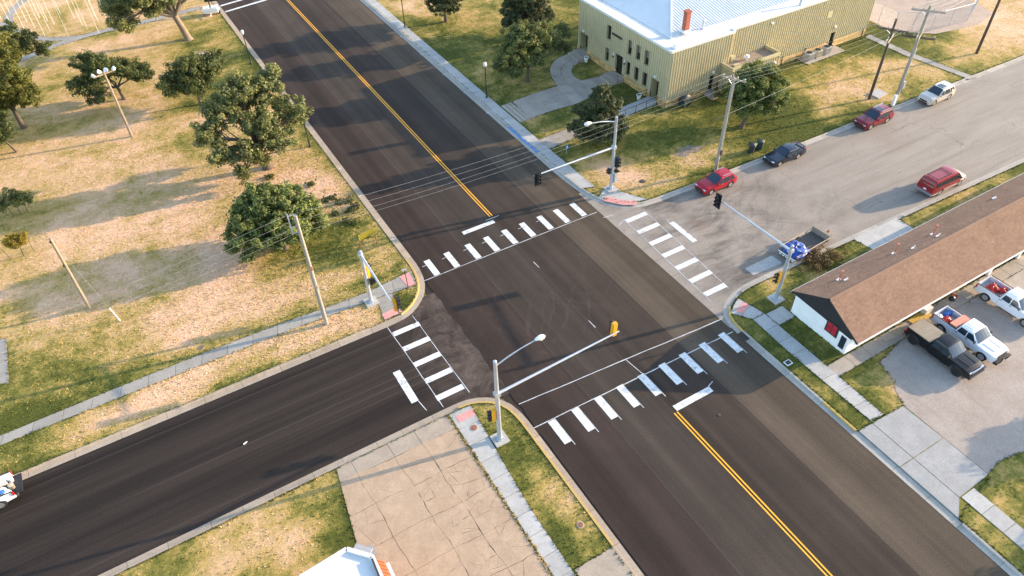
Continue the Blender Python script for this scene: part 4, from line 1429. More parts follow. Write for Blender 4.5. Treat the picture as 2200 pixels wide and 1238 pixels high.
def roof_side(ye, ze, name):
    """one slope from the ridge to the eave: deck, and shingle tabs in overlapping courses"""
    mb = MB()
    x0, x1 = BX0 - ov, BX1 + ov
    t = 0.14
    mb.add([(x0, ye, ze), (x1, ye, ze), (x1, BYM, APX), (x0, BYM, APX), (x0, ye, ze - t), (x1, ye, ze - t), (x1, BYM, APX - t), (x0, BYM, APX - t)],
           [(0, 1, 2, 3), (7, 6, 5, 4), (4, 5, 1, 0), (5, 6, 2, 1), (6, 7, 3, 2), (7, 4, 0, 3)])
    if ye > BYM:
        mb.f = [f[::-1] for f in mb.f]
    deck = mb.build(name, M['black_board'], house)
    L = math.hypot(ye - BYM, ze - APX)
    rows = int(L / 0.15)
    vs, fs, rn = [], [], []
    dy, dz = (BYM - ye) / L, (APX - ze) / L
    ny, nz = (-dz, dy) if dy > 0 else (dz, -dy)
    r = np.random.default_rng(3 if ye > BYM else 4)
    for j in range(rows):
        s0, s1 = j * L / rows - 0.03, (j + 1) * L / rows
        x = x0 - 0.02 - (0.15 if j % 2 else 0.0)
        while x < x1:
            wd = 0.31
            a, b = max(x + 0.008, x0 - .02), min(x + wd - 0.008, x1 + .02)
            x += wd
            if b - a < 0.04:
                continue
            up0 = 0.030 + r.uniform(0, 0.012)
            p = lambda xx, s_, h: (xx, ye + dy * s_ + ny * h, ze + dz * s_ + nz * h)
            o = len(vs)
            vs += [p(a, s0, up0), p(b, s0, up0), p(b, s1, 0.008), p(a, s1, 0.008), p(a, s0, 0.0), p(b, s0, 0.0)]
            q = [(o, o + 1, o + 2, o + 3), (o + 4, o + 5, o + 1, o)]
            fs += q if dy > 0 else [t_[::-1] for t_ in q]
            v = float(np.clip(r.normal(0.5, 0.24), 0, 1))
            rn += [v, v]
    me = bpy.data.meshes.new('shingles')
    me.from_pydata(vs, [], fs)
    me.attributes.new('rnd', 'FLOAT', 'FACE').data.foreach_set('value', rn)
    me.materials.append(M['shingle'])
    o = bpy.data.objects.new('shingles', me)
    COL.objects.link(o)
    o.parent = deck
    o['kind'] = 'stuff'
    return deck


roof_side(BY0 - 0.85, EZ - 0.12, 'roof')
roof_side(BY1 + 0.30, EZ - 0.02, 'roof')
RC = MB()
RC.add([(-.16, -.17, -.09), (.16, -.17, -.075), (.16, 0, .03), (-.16, 0, .01), (.16, .17, -.075), (-.16, .17, -.09)], [(0, 1, 2, 3), (3, 2, 4, 5)])
rcm = RC.mesh('ridge_shingle', M['shingle'])
rcm.attributes.new('rnd', 'FLOAT', 'FACE').data.foreach_set('value', [0.55, 0.55])
x = BX0 - ov + 0.15
while x < BX1:
    o = bpy.data.objects.new('ridge_shingle', rcm)
    COL.objects.link(o)
    o.parent = house
    o.location = (x, BYM, APX + 0.06)
    o.rotation_euler = (random.uniform(-.03, .03), 0, 0)
    x += 0.29
mb = MB()
mb.bar((BX0 - ov - .03, BY0 - .87, EZ - .19), (BX0 - ov - .03, BYM, APX - .08), 0.05, 0.2)
mb.bar((BX0 - ov - .03, BY1 + .32, EZ - .09), (BX0 - ov - .03, BYM, APX - .08), 0.05, 0.2)
mb.build('barge_board', M['black_board'], house)
mb = MB(); mb.bar((BX0 - ov, BY0 - .90, EZ - .22), (BX1, BY0 - .90, EZ - .22), 0.12, 0.12); mb.build('gutter', M['white_metal'], house)
mb = MB(); mb.bar((BX0 - ov, BY1 + .36, EZ - .12), (BX1, BY1 + .36, EZ - .12), 0.12, 0.10); mb.build('gutter', M['white_metal'], house)
# pipes standing on the street-side slope
sl = lambda y: APX - (y - BYM) * (APX - EZ + .02) / (BY1 + .3 - BYM)
for pxx, pyy, hgt_, m, rr_ in ((1803, 602, 0.95, 'pipe_red', .055), (1819, 603, .3, 'white_metal', .05), (1921, 546, 1.05, 'pipe_red', .055), (1963, 535, .35, 'white_metal', .045), (2004, 505, 1.0, 'pipe_red', .055), (2016, 509, .35, 'white_metal', .05), (2137, 427, .2, 'white_metal', .08)):
    z = 3.5
    for _ in range(6):
        p = G(pxx, pyy, z); z = 0.5 * z + 0.5 * sl(max(p.y, BYM + .1))
    mb = MB()
    mb.tube([(p.x, p.y, z - .05), (p.x, p.y, z + hgt_)], rr_, 8)
    if hgt_ > .8:
        mb.lathe([(.10, 0), (.13, .05), (.10, .14)], 8, (p.x, p.y, z + hgt_))
    mb.mi = 1; mb.box((p.x, p.y, z + .02), (.42, .34, .05))
    mb.build('vent_pipe', [M[m], M['white_metal']], house)
# front windows with black shutters, garage door under the eave
for x in (45.6, 48.4, 51.4, 54.6, 57.6):
    mb = MB(); mb.box((x, BY0 - .03, 1.45), (1.2, 0.08, 1.3)); f = mb.build('window', M['white_metal'], house)
    mb = MB(); mb.box((x, BY0 - .08, 1.45), (1.0, 0.03, 1.1)); mb.build('pane', M['glass'], f)
    for s_ in (-1, 1):
        mb = MB(); mb.box((x + s_ * .85, BY0 - .04, 1.45), (.38, .07, 1.4)); mb.build('shutter', M['black_board'], f)
mb = MB(); mb.box((64.4, BY0 + .45, 1.1), (4.1, .06, 2.2)); gd = mb.build('garage_door', M['black_board'], house)
for k in range(4):
    mb = MB(); mb.box((64.4, BY0 + .40, .3 + k * .54), (4.0, .05, .48)); mb.build('panel', M['bronze'], gd)
mb = MB(); mb.box((62.25, BY0 - .12, 1.2), (.35, .35, 2.4)); mb.build('garage_post', M['white_metal'], house)
mb = MB(); mb.box((66.6, BY0 - .12, 1.2), (.35, .35, 2.4)); mb.build('garage_post', M['white_metal'], house)
for x in (47.0, 50.0, 53.0):
    mb = MB(); mb.box((x, BY0 - .75, 2.28), (.9, .25, .12)); mb.build('eave_bracket', M['white_metal'], house)

# ---- low shop with white roof at the bottom edge
shop = thing('flat_roof_shop', 'low building with white flat roof and orange metal awning at the cracked lot', 'building')
SZ = 3.6
c = [G(745, 1181, SZ), G(800, 1197, SZ), G(842, 1290, SZ), G(806, 1400, SZ), G(560, 1400, SZ), G(560, 1295, SZ)]
cor = [(p.x, p.y) for p in c]
mb = MB(); mb.prism(cor, 0.0, SZ - 0.12); mb.build('wall', M['brick_red'], shop)
mb = MB(); mb.prism(cor, SZ - 0.118, SZ - 0.04); mb.build('roof', M['roof_membrane'], shop)
mb = MB()
for i in range(len(cor)):
    a, b = cor[i], cor[(i + 1) % len(cor)]
    mb.bar((*a, SZ + .02), (*b, SZ + .02), .28, .22)
mb.build('parapet', M['roof_white'], shop)
e0, e1 = G(800, 1203, SZ), G(835, 1290, SZ)
f0, f1 = G(826, 1209, 2.7), G(866, 1300, 2.7)
mb = MB()
mb.add([(e0.x, e0.y, SZ + .05), (f0.x, f0.y, 2.7), (f1.x, f1.y, 2.7), (e1.x, e1.y, SZ + .05), (e0.x, e0.y, SZ - .05), (f0.x, f0.y, 2.6), (f1.x, f1.y, 2.6), (e1.x, e1.y, SZ - .05)],
       [(0, 1, 2, 3), (7, 6, 5, 4), (0, 4, 5, 1), (1, 5, 6, 2), (2, 6, 7, 3), (3, 7, 4, 0)])
aw = mb.build('awning', M['orange_roof'], shop)
mb = MB()
for k in range(12):
    t_ = k / 11
    mb.bar((e0.x + (e1.x - e0.x) * t_, e0.y + (e1.y - e0.y) * t_, SZ + .09), (f0.x + (f1.x - f0.x) * t_, f0.y + (f1.y - f0.y) * t_, 2.74), .05, .07)
mb.build('awning_seam', M['orange_roof'], aw, kind='stuff')
mb = MB(); mb.bar((e0.x, e0.y, SZ + .1), (e1.x, e1.y, SZ + .1), .12, .2); mb.build('awning_flashing', M['bronze'], shop)
mb = MB(); q0, q1 = G(829, 1216, 2.4), G(850, 1262, 2.4); mb.bar((q0.x + .15, q0.y, 2.4), (q1.x + .15, q1.y, 2.4), .2, .5); mb.build('sign_box', M['white_metal'], shop)
mb = MB(); q0, q1 = G(760, 1178, 2.5), G(795, 1190, 2.5); mb.bar(q0, q1, .7, .12); mb.build('side_canopy', M['ac'], shop)
sheet('doorstep', px((792, 1172), (800, 1172), (812, 1190), (795, 1196), (780, 1184)), LZ + .06, M['apron'], .1)


# ================================================================== SIGNALS, LAMPS, POLES, WIRES
def frame_xf(origin, face):
    """local frame: +y is the way a signal head looks"""
    return Matrix.Translation(origin) @ Matrix.Rotation(math.atan2(face[1], face[0]) - PI / 2, 4, 'Z')


def signal_head(root, origin, face, body='sig_yellow', plate=False, n=3, sc=1.0):
    X = frame_xf(origin, face)
    mb = MB(); mb.M = X
    h = 0.36 * sc
    for k in range(n):
        mb.box((0, 0, (k - (n - 1) / 2) * h), (0.36 * sc, 0.24 * sc, h * 0.97))
    mb.box((0, -0.02, 0), (0.28 * sc, 0.26 * sc, n * h + 0.06))
    hd = mb.build('signal_head', M[body], root)
    if plate:
        mb = MB(); mb.M = X
        mb.box((0, 0.085, 0), (0.66 * sc, 0.02, n * h + 0.34))
        mb.build('backplate', M['sig_black'], hd)
    for k in range(n):
        z = ((n - 1) / 2 - k) * h
        mb = MB(); mb.M = X
        prof = []
        m_ = 12
        for i in range(m_ + 1):
            a = math.radians(-40 + 260 * i / m_)
            prof.append((0.155 * sc * math.cos(a), 0.155 * sc * math.sin(a)))
        for i in range(m_):
            (xa, za), (xb, zb) = prof[i], prof[i + 1]
            mb.quad((xa, 0.11, z + za), (xb, 0.11, z + zb), (xb, 0.38 * sc, z + zb + .01), (xa, 0.38 * sc, z + za + .01))
            mb.quad((xa * .93, 0.11, z + za * .93), (xa * .93, 0.38 * sc, z + za * .93), (xb * .93, 0.38 * sc, z + zb * .93), (xb * .93, 0.11, z + zb * .93))
        mb.build('visor', M['sig_black'], hd)
        mb = MB(); mb.M = X
        mb.add([(0.145 * sc * math.cos(a * PI / 8), 0.125, z + 0.145 * sc * math.sin(a * PI / 8)) for a in range(16)][::-1], [tuple(range(16))])
        mb.build('lens', M[('lens_r', 'lens_a', 'lens_g')[k % 3] if n == 3 else 'lens_r'], hd)
    return hd


def signal_pole(label, base, top, arm_end, arm_z, heads, lum=None, rz=0.0):
    """base (x, y), pole height, tip of the mast arm (x, y, z)"""
    t = thing('traffic_signal', label, 'traffic signal', (base[0], base[1], LZ), group='mast arm signals at the crossing')
    mb = MB(); mb.box((0, 0, 0.06), (1.15, 1.15, 0.16), rz); mb.build('footing', M['walk'], t)
    mb = MB(); mb.lathe([(.30, .14), (.30, .19), (.20, .20), (.19, .35), (.165, top * .5), (.135, top), (.14, top + .02), (.14, top + .08), (.06, top + .13)], 14); mb.build('pole', M['galv'], t, 0.6)
    for sx in (-1, 1):
        for sy in (-1, 1):
            mb = MB(); mb.lathe([(.035, .14), (.035, .3)], 6, (sx * .22, sy * .22, 0)); mb.build('anchor_bolt', M['galv'], t)
    e = Vector((arm_end[0] - base[0], arm_end[1] - base[1], arm_end[2] - LZ))
    s = Vector((0, 0, arm_z))
    d = (e - s).normalized()
    mb = MB(); mb.tube([s + d * .15, s.lerp(e, .5), e], [.115, .09, .06], 12); mb.lathe([(.07, -.01), (.07, .01)], 10, tuple(e)); mb.build('mast_arm', M['galv'], t, 0.6)
    mb = MB(); mb.box((0, 0, arm_z), (.42, .42, .34)); mb.build('arm_clamp', M['galv'], t)
    if lum:
        le = Vector((lum[0] - base[0], lum[1] - base[1], lum[2] - LZ))
        h = Vector((le.x, le.y, 0)).normalized()
        ps = [Vector((0, 0, top - .45)), Vector((0, 0, top - .45)) + h * (le.xy.length * .4) + Vector((0, 0, (le.z - top + .45) * .75)), le - h * .45 + Vector((0, 0, -.02)), le]
        sm = []
        for i in range(13):
            u = i / 12
            a = ps[0].lerp(ps[1], u).lerp(ps[1].lerp(ps[2], u), u)
            b = ps[1].lerp(ps[2], u).lerp(ps[2].lerp(ps[3], u), u)
            sm.append(a.lerp(b, u))
        mb = MB(); mb.tube(sm, [.055] * 5 + [.045] * 8, 8); mb.build('lamp_arm', M['galv'], t, 0.8)
        mb = MB(); mb.M = Matrix.Translation(le) @ Matrix.Rotation(math.atan2(h.y, h.x), 4, 'Z')
        mb.tube([(-.28, 0, .02), (-.15, 0, .04), (.12, 0, .05), (.38, 0, .03), (.5, 0, .02)], [.08, .13, .20, .17, .06], 12)
        lh = mb.build('luminaire', M['white_metal'], t, 0.9)
        mb = MB(); mb.M = Matrix.Translation(le) @ Matrix.Rotation(math.atan2(h.y, h.x), 4, 'Z')
        mb.lathe([(.02, -.21), (.14, -.17), (.16, -.10)], 12, (.18, 0, 0)); mb.build('lamp_glass', M['globe'], lh, 0.9)
    for pos, face, body, plate, n, sc in heads:
        hd = signal_head(t, Vector((pos[0] - base[0], pos[1] - base[1], pos[2] - LZ)), face, body, plate, n, sc)
        if abs(pos[0] - base[0]) + abs(pos[1] - base[1]) < 1.2:
            mb = MB()
            for dz in (-.35, .35):
                mb.bar((0, 0, pos[2] - LZ + dz), (pos[0] - base[0], pos[1] - base[1], pos[2] - LZ + dz), .06)
            mb.build('bracket', M['galv'], t, kind='stuff')
        else:
            mb = MB(); mb.bar((pos[0] - base[0], pos[1] - base[1], pos[2] - LZ - .55), (pos[0] - base[0], pos[1] - base[1], pos[2] - LZ + .62), .06); mb.build('bracket', M['galv'], t)
    return t


bl = G(1074, 944, LZ); tr = G(1312, 407, LZ); lr = G(1666.7, 643, LZ); ul = G(798, 650, LZ)
e = G(1325, 708, 5.9); signal_pole('tall signal pole with street lamp by the cracked concrete lot', bl.xy, 9.0, (e.x, bl.y + .15, 5.9), 5.55,
    [((e.x - .35, bl.y + .3, 6.25), (0, 1), 'sig_yellow', False, 3, 1.15), ((bl.x - .38, bl.y + .1, 3.3), (-1, .25), 'sig_yellow', False, 3, 1.1)], G(1157, 728, 9.6))
e = G(1124, 357, 5.6); signal_pole('tall signal pole with street lamp on the corner before the metal hall', tr.xy, 8.7, (e.x, tr.y - .15, 5.6), 5.3,
    [((e.x + .3, tr.y - .3, 5.3), (0, -1), 'sig_black', True, 3, 1.15), ((tr.x + .35, tr.y - .25, 3.6), (.2, -1), 'sig_black', False, 3, 1.1), ((tr.x - .42, tr.y, 2.6), (-1, -.1), 'sig_black', False, 2, .9), ((tr.x + .35, tr.y - .2, 2.5), (.3, -1), 'sig_black', False, 1, 1.0)], G(1265, 266, 9.0))
e = G(1548, 425, 5.6); signal_pole('short signal pole without lamp on the lawn corner by the long house', lr.xy, 6.25, (lr.x + .1, e.y, 5.6), 5.75,
    [((lr.x - .1, e.y - .3, 5.65), (-1, 0), 'sig_black', True, 3, 1.15), ((lr.x - .42, lr.y + .1, 2.9), (-1, .15), 'sig_yellow', False, 3, 1.1)])
e = G(851, 655, 5.6); signal_pole('short signal pole without lamp on the dry park corner', ul.xy, 6.1, (ul.x - .05, e.y, 5.6), 5.75,
    [((ul.x + .15, e.y + .2, 5.5), (1, 0), 'sig_yellow', True, 3, 1.15), ((ul.x + .3, ul.y + .35, 3.6), (1, .4), 'sig_yellow', False, 3, 1.2), ((ul.x + .35, ul.y - .25, 2.8), (1, -.3), 'sig_black', False, 2, .9)])
t = thing('control_cabinet', 'grey control box hung on the corner signal pole by the hall lawn', 'control box', (tr.x + .32, tr.y - .1, LZ + 1.0))
mb = MB(); mb.box((0, 0, .55), (.4, .5, 1.1)); mb.build('box', M['ac'], t)
mb = MB(); mb.box((0, -.255, .55), (.34, .02, 1.0)); mb.build('door', M['ac'], t)

# black park lamps with a pale globe
def lamp_post():
    t = thing('street_lamp', '', 'street lamp', (0, 0, 0), group='black globe lamps along the main road')
    mb = MB(); mb.lathe([(.16, 0), (.16, .12), (.11, .2), (.10, .7), (.065, .8), (.055, 4.1), (.09, 4.15), (.12, 4.25)], 10); mb.build('post', M['black_metal'], t, .6)
    mb = MB(); mb.lathe([(.12, 4.25), (.20, 4.42), (.22, 4.6), (.17, 4.8), (.08, 4.88)], 12); mb.build('globe', M['globe'], t, .9)
    mb = MB(); mb.lathe([(.09, 4.87), (.05, 4.95), (.015, 5.1)], 8); mb.build('finial', M['black_metal'], t)
    return t


LP = lamp_post()
for i, (bx, by, lab) in enumerate(((1045.7, 210, 'black globe lamp post beside the steps of the hall walk'), (540, 137, 'black globe lamp post by the kerb near the tree stump'),
                                   (666, 315, 'black globe lamp post half hidden by the big elm'), (870, 58, 'black globe lamp post on the hall side near the far pine'))):
    o = LP if i == 0 else copy_tree(LP)
    o.location = G(bx, by, LZ)
    o['label'] = lab


def util_pole(label, base, h, r0, mat, lean=(0, 0), name='utility_pole'):
    t = thing(name, label, 'utility pole', (base.x, base.y, LZ))
    mb = MB(); mb.tube([(0, 0, -.1), (lean[0] * .5, lean[1] * .5, h * .5), (lean[0], lean[1], h)], [r0, r0 * .85, r0 * .68], 10); mb.build('pole', M[mat], t, .8)
    return t


def crossarm(t, z, half, ang, lean=(0, 0), mat='pole_grey', n=4, double=False, brace=True):
    """wooden arm across a pole with insulators; returns the wire points in world space"""
    c, s = math.cos(ang), math.sin(ang)
    out = []
    for k in ((-.13, .13) if double else (.14,)):
        mb = MB(); mb.bar((lean[0] - c * half - s * k, lean[1] - s * half + c * k, z), (lean[0] + c * half - s * k, lean[1] + s * half + c * k, z), .10, .13); mb.build('crossarm', M[mat], t)
    for i in range(n):
        u = -half + .15 + (2 * half - .3) * i / (n - 1)
        p = (lean[0] + c * u - s * .14, lean[1] + s * u + c * .14, z + .06)
        mb = MB(); mb.lathe([(.03, 0), (.03, .1), (.075, .12), (.08, .2), (.04, .26)], 8, p); mb.build('insulator', M['ac'], t)
        out.append(Vector((p[0], p[1], z + .3)) + Vector((t.location.x, t.location.y, LZ)))
    if brace:
        mb = MB()
        mb.bar((lean[0] - c * half * .5 - s * .14, lean[1] - s * half * .5 + c * .14, z), (lean[0], lean[1], z - .6), .05)
        mb.bar((lean[0] + c * half * .5 - s * .14, lean[1] + s * half * .5 + c * .14, z), (lean[0], lean[1], z - .6), .05)
        mb.build('brace', M['galv'], t)
    return out


def wire(a, b, sag, label, group, r=.0065, name='power_line'):
    a, b = Vector(a), Vector(b)
    pts = []
    for i in range(25):
        u = i / 24
        p = a.lerp(b, u)
        p.z -= sag * 4 * u * (1 - u)
        pts.append(p)
    mb = MB(); mb.tube(pts, r, 5)
    return tag(mb.build(name, M['wire'], smooth=3.14), label, 'power line', group)


# park flood-light pole
p = G(283.5, 293.5, LZ); t = util_pole('pale wooden pole with four floodlights on a crossarm in the park', p, 8.5, .17, 'pole_pale', name='floodlight_pole')
mb = MB(); mb.bar((-1.25, -.35, 8.25), (1.25, .35, 8.25), .12, .14); mb.build('crossarm', M['pole_pale'], t)
for q in ((-1.15, -.3), (-.45, .25), (.35, .42), (1.15, .3)):
    mb = MB(); mb.M = Matrix.Translation((q[0], q[1], 8.45)) @ Matrix.Rotation(.9, 4, (q[1], -q[0], 0))
    mb.lathe([(.08, -.2), (.2, -.1), (.27, .12), (.24, .12), (.05, -.05)], 12); mb.build('floodlight', M['white_metal'], t, .7)
mb = MB(); mb.box((.1, -.2, 1.5), (.18, .12, .3)); mb.build('switch_box', M['ac'], t)
# line pole by the left street
p2 = G(701.7, 696.5, LZ); t = util_pole('weathered wooden line pole between the path and the left street', p2, 12.2, .20, 'pole_grey')
mb = MB(); mb.bar((-.55, .1, 10.5), (-.55, .1, 12.5), .09, .09); mb.build('wire_rack', M['ac'], t)
for z in (10.6, 11.2, 12.3):
    mb = MB(); mb.bar((0, 0, z), (-.55, .1, z), .06); mb.build('rack_arm', M['ac'], t)
W2 = [Vector((p2.x - .55, p2.y + .1, LZ + z)) for z in (12.4, 11.7, 11.0, 10.5)]
mb = MB(); mb.box((.0, -.22, 6.8), (.2, .15, .35)); mb.build('switch_box', M['rust'], t)
# lone old pole with a guy in the dry park
p = G(193.4, 663.2, LZ); top = G(107, 512, 8.6)
t = util_pole('old bare leaning pole with white guy marker on the dry grass', p, 8.5, .16, 'pole_pale', (top.x - p.x, top.y - p.y))
g0 = G(259, 690, LZ) - Vector((p.x, p.y, LZ))
tp = Vector((top.x - p.x, top.y - p.y, 8.3))
mb = MB(); mb.tube([tp, g0], .006, 4); mb.build('guy_wire', M['wire'], t)
mb = MB(); mb.tube([g0, g0.lerp(tp, .17)], .045, 6); mb.build('guy_guard', M['white_metal'], t)
for z in (8.2, 5.5):
    mb = MB(); mb.box((tp.x * z / 8.5 - .1, tp.y * z / 8.5 - .15, z), (.12, .12, .16)); mb.build('insulator', M['black_metal'], t)
# pole on the hall lawn
p3 = G(1537, 367, LZ); t = util_pole('grey wooden line pole standing behind the small red crossover', p3, 11.2, .19, 'pole_grey')
W3 = crossarm(t, 10.9, 1.25, math.radians(-63), mat='pole_grey', n=4)
mb = MB(); mb.box((.12, -.22, 2.4), (.22, .18, .6)); mb.build('meter_box', M['iron'], t)
mb = MB(); mb.tube([(0.1, -.2, 2.6), (.1, -.17, 10.6)], .025, 5); mb.build('conduit', M['ac'], t)
# dark pole, tall pole and a third at the right
p4 = G(1867, 213, LZ); t = util_pole('dark brown utility pole beside the square concrete pad', p4, 10.2, .19, 'pole_dark')
W4 = crossarm(t, 8.9, 1.7, math.radians(-60), mat='pole_dark', double=True); crossarm(t, 7.9, 1.4, math.radians(25), mat='wood_pale', double=True, brace=False)
p5 = G(1920, 225, LZ); t = util_pole('tallest grey utility pole with three crossarms behind the maroon crossover', p5, 12.3, .22, 'pole_grey')
W5 = crossarm(t, 11.7, 1.75, math.radians(-52), double=True); crossarm(t, 8.6, 1.75, math.radians(-52), mat='pole_dark', double=True, brace=False); crossarm(t, 9.0, 1.5, math.radians(28), mat='wood_pale', double=True, brace=False)
mb = MB(); mb.box((.35, -.05, 2.6), (.3, .35, .9)); mb.build('meter_box', M['ac'], t)
mb = MB(); mb.lathe([(.22, 0), (.22, .5)], 8, (.3, .1, 6.6)); mb.build('transformer_can', M['ac'], t)
mb = MB(); mb.box((-.45, -.15, .8), (.35, .3, 1.4)); mb.build('riser_box', M['white_metal'], t)
mb = MB(); mb.tube([(-.1, 0, 8.0), (-1.3, -1.0, .1)], .014, 5); mb.build('guy_wire', M['wire'], t)
p6 = G(2098, 115, LZ); t = util_pole('dark utility pole on the dry grass by the chain link fence', p6, 11.5, .2, 'pole_dark')
W6 = [Vector((p6.x + x, p6.y, LZ + 11.3)) for x in (-.9, -.3, .3, .9)]
mb = MB(); mb.box((0, 0, 9.2), (.4, .4, .8)); mb.build('transformer_can', M['iron'], t)
mb = MB(); mb.bar((-1.1, -.0, 11.2), (1.1, 0, 11.2), .1, .12); mb.build('crossarm', M['pole_dark'], t)
ords = ('highest', 'second highest', 'third', 'lowest')
for i in range(4):
    wire(W2[i], W3[i], .9, 'thin power line over the main road, %s of the four' % ords[i], 'power lines over the main road')
    q = W2[i] + Vector((-48, -1.5, -.6)); wire(W2[i], q, 1.0, 'thin power line over the dry park beside the left street, %s of four' % ords[i], 'power lines over the park')
    wire(W3[i], W5[i], .8, 'thin power line from the lawn pole to the tallest pole, %s of four' % ords[i], 'power lines before the hall')
    wire(W5[i], W6[i], .5, 'thin power line at the upper right between tall and dark poles, %s of four' % ords[i], 'power lines at the upper right')
wire(W3[0] - Vector((0, 0, 5.2)), (104, 52.5, 7.5), .6, 'single service line across the hall lawn past the leafy tree', None, .010)
wire(W4[0], (HX0 + 22, MY, 6.5), .5, 'service line from the dark pole to the hall side wall', None, .010)

# flagpoles of the memorial ring
fp = thing('flagpole', 'bare white flagpole in the memorial ring at the top left', 'flagpole', (0, 0, 0), group='white flagpoles of the memorial ring')
mb = MB(); mb.tube([(0, 0, 0), (0, 0, 7.2)], [.028, .02], 5); mb.build('pole', M['white_metal'], fp)
mb = MB(); mb.lathe([(.02, 7.2), (.06, 7.25), (.02, 7.32)], 6); mb.build('finial', M['white_metal'], fp)
fb = [(148, 79), (213, 72), (263, 62), (188, 63), (235, 55), (282, 47), (107, 66), (97, 78), (75, 60), (58, 47), (27, 60), (22, 30), (117, 53), (102, 45), (177, 54), (212, 50), (55, 68), (160, 40), (205, 36), (250, 33), (85, 38), (130, 30), (3, 42)]
ORD = ('leftmost', 'second', 'third', 'fourth', 'fifth', 'sixth', 'seventh', 'eighth', 'ninth', 'tenth', 'eleventh', 'twelfth', 'thirteenth', 'fourteenth', 'fifteenth', 'sixteenth', 'seventeenth', 'eighteenth', 'nineteenth', 'twentieth', 'twenty-first', 'twenty-second', 'rightmost')
for i, (x, y) in enumerate(sorted(fb)):
    o = fp if i == 0 else copy_tree(fp)
    o.location = G(x, y, LZ)
    o['label'] = 'bare white flagpole of the memorial ring, ' + (ORD[i] if i in (0, 22) else ORD[i] + ' from the left') + ' by its foot'

# chain link fence at the far lot
sheet('far_lot', [tuple(G(x, y, LZ)[:2]) for x, y in ((1862, 42), (1900, 60), (1950, 70), (2010, 73), (2065, 62), (2105, 50), (2132, 30), (2112, 14), (2085, 2), (2060, -40), (1800, -60), (1840, 20))], LZ + .02, M['lotfar'])
far_walk = slab_strip('sidewalk', px((1858, 80), (1940, 118), (2082, 171)), px((1868, 74), (1950, 111), (2098, 167)), 2.4, M['path'], seed=41)
cf = [G(1930, 30, LZ), G(1945, 69, LZ), G(2030, 73, LZ), G(2090, 58, LZ), G(2150, 40, LZ)]
cf = [Vector((97.6, 68, LZ)), Vector((97.6, 60.2, LZ)), Vector((101.5, 57.0, LZ)), Vector((108.5, 56.2, LZ)), Vector((119, 61, LZ)), Vector((128, 66, LZ))]
t = thing('chain_link_fence', 'chain link fence with thin posts around the far lot', 'fence', (0, 0, 0))
wm = MB()
for a, b in zip(cf, cf[1:]):
    L = (b - a).length
    n_ = max(1, round(L / 3))
    for k in range(n_):
        q = a.lerp(b, k / n_)
        mb = MB(); mb.tube([(q.x, q.y, LZ), (q.x, q.y, LZ + 2.6)], .035, 6); mb.build('post', M['galv'], t)
    mb = MB(); mb.tube([a + Vector((0, 0, 2.6)), b + Vector((0, 0, 2.6))], .03, 5); mb.build('top_rail', M['galv'], t)
    d = (b - a) / L
    u = -2.5
    while u < L:
        for s_ in (1, -1):
            ua, ub = (u, u + 2.5) if s_ > 0 else (u + 2.5, u)
            za, zb = 0.05, 2.55
            pa, pb = ua, ub
            lo, hi = min(pa, pb), max(pa, pb)
            c0, c1 = max(lo, 0), min(hi, L)
            if c1 - c0 > .1:
                f0, f1 = (c0 - pa) / (pb - pa), (c1 - pa) / (pb - pa)
                A_ = a + d * c0 + Vector((0, 0, za + (zb - za) * f0)); B_ = a + d * c1 + Vector((0, 0, za + (zb - za) * f1))
                wm.bar(A_, B_, .008)
        u += .25
wm.build('chain_mesh', M['galv'], t, kind='stuff')


# ================================================================== TREES
LEAF_N, LEAF_S = 2.2, 0.66


def leaf_cloud(name, centers, radii, n_per, size, mat, parent, rng, flat=0.0, elong=1.5):
    n_per, size = int(n_per * LEAF_N), size * LEAF_S
    C = np.repeat(centers, n_per, axis=0)
    Rr = np.repeat(radii, n_per)[:, None]
    n = len(C)
    v = rng.normal(size=(n, 3))
    v /= np.linalg.norm(v, axis=1)[:, None]
    rad = rng.random((n, 1)) ** 0.45
    p = C + v * Rr * rad * np.array([1, 1, 0.8])
    nrm = v + rng.normal(size=(n, 3)) * 0.55 + np.array([0, 0, 0.45])
    nrm /= np.linalg.norm(nrm, axis=1)[:, None]
    a = np.cross(nrm, rng.normal(size=(n, 3)))
    a /= np.linalg.norm(a, axis=1)[:, None] + 1e-9
    b = np.cross(nrm, a)
    s = size * rng.uniform(0.6, 1.3, (n, 1))
    sa, sb = a * s * elong / 2, b * s / 2
    q = np.stack([p - sa, p - sb * 0.9 + sa * 0.1, p + sa, p + sb * 0.9 + sa * 0.1], axis=1).reshape(-1, 3)
    me = bpy.data.meshes.new(name)
    me.vertices.add(n * 4)
    me.vertices.foreach_set('co', q.astype(np.float32).ravel())
    me.loops.add(n * 4)
    me.loops.foreach_set('vertex_index', np.arange(n * 4, dtype=np.int32))
    me.polygons.add(n)
    me.polygons.foreach_set('loop_start', np.arange(0, n * 4, 4, dtype=np.int32))
    me.polygons.foreach_set('loop_total', np.full(n, 4, dtype=np.int32))
    cl = np.repeat(rng.random(len(centers)), n_per)
    rnd = np.clip(0.55 * cl + 0.45 * rng.random(n) + rng.normal(0, .08, n), 0, 1)
    at = me.attributes.new('rnd', 'FLOAT', 'FACE')
    at.data.foreach_set('value', rnd.astype(np.float32))
    me.materials.append(mat)
    me.update()
    me.validate()
    o = bpy.data.objects.new(name, me)
    COL.objects.link(o)
    o.parent = parent
    o['kind'] = 'stuff'
    return o


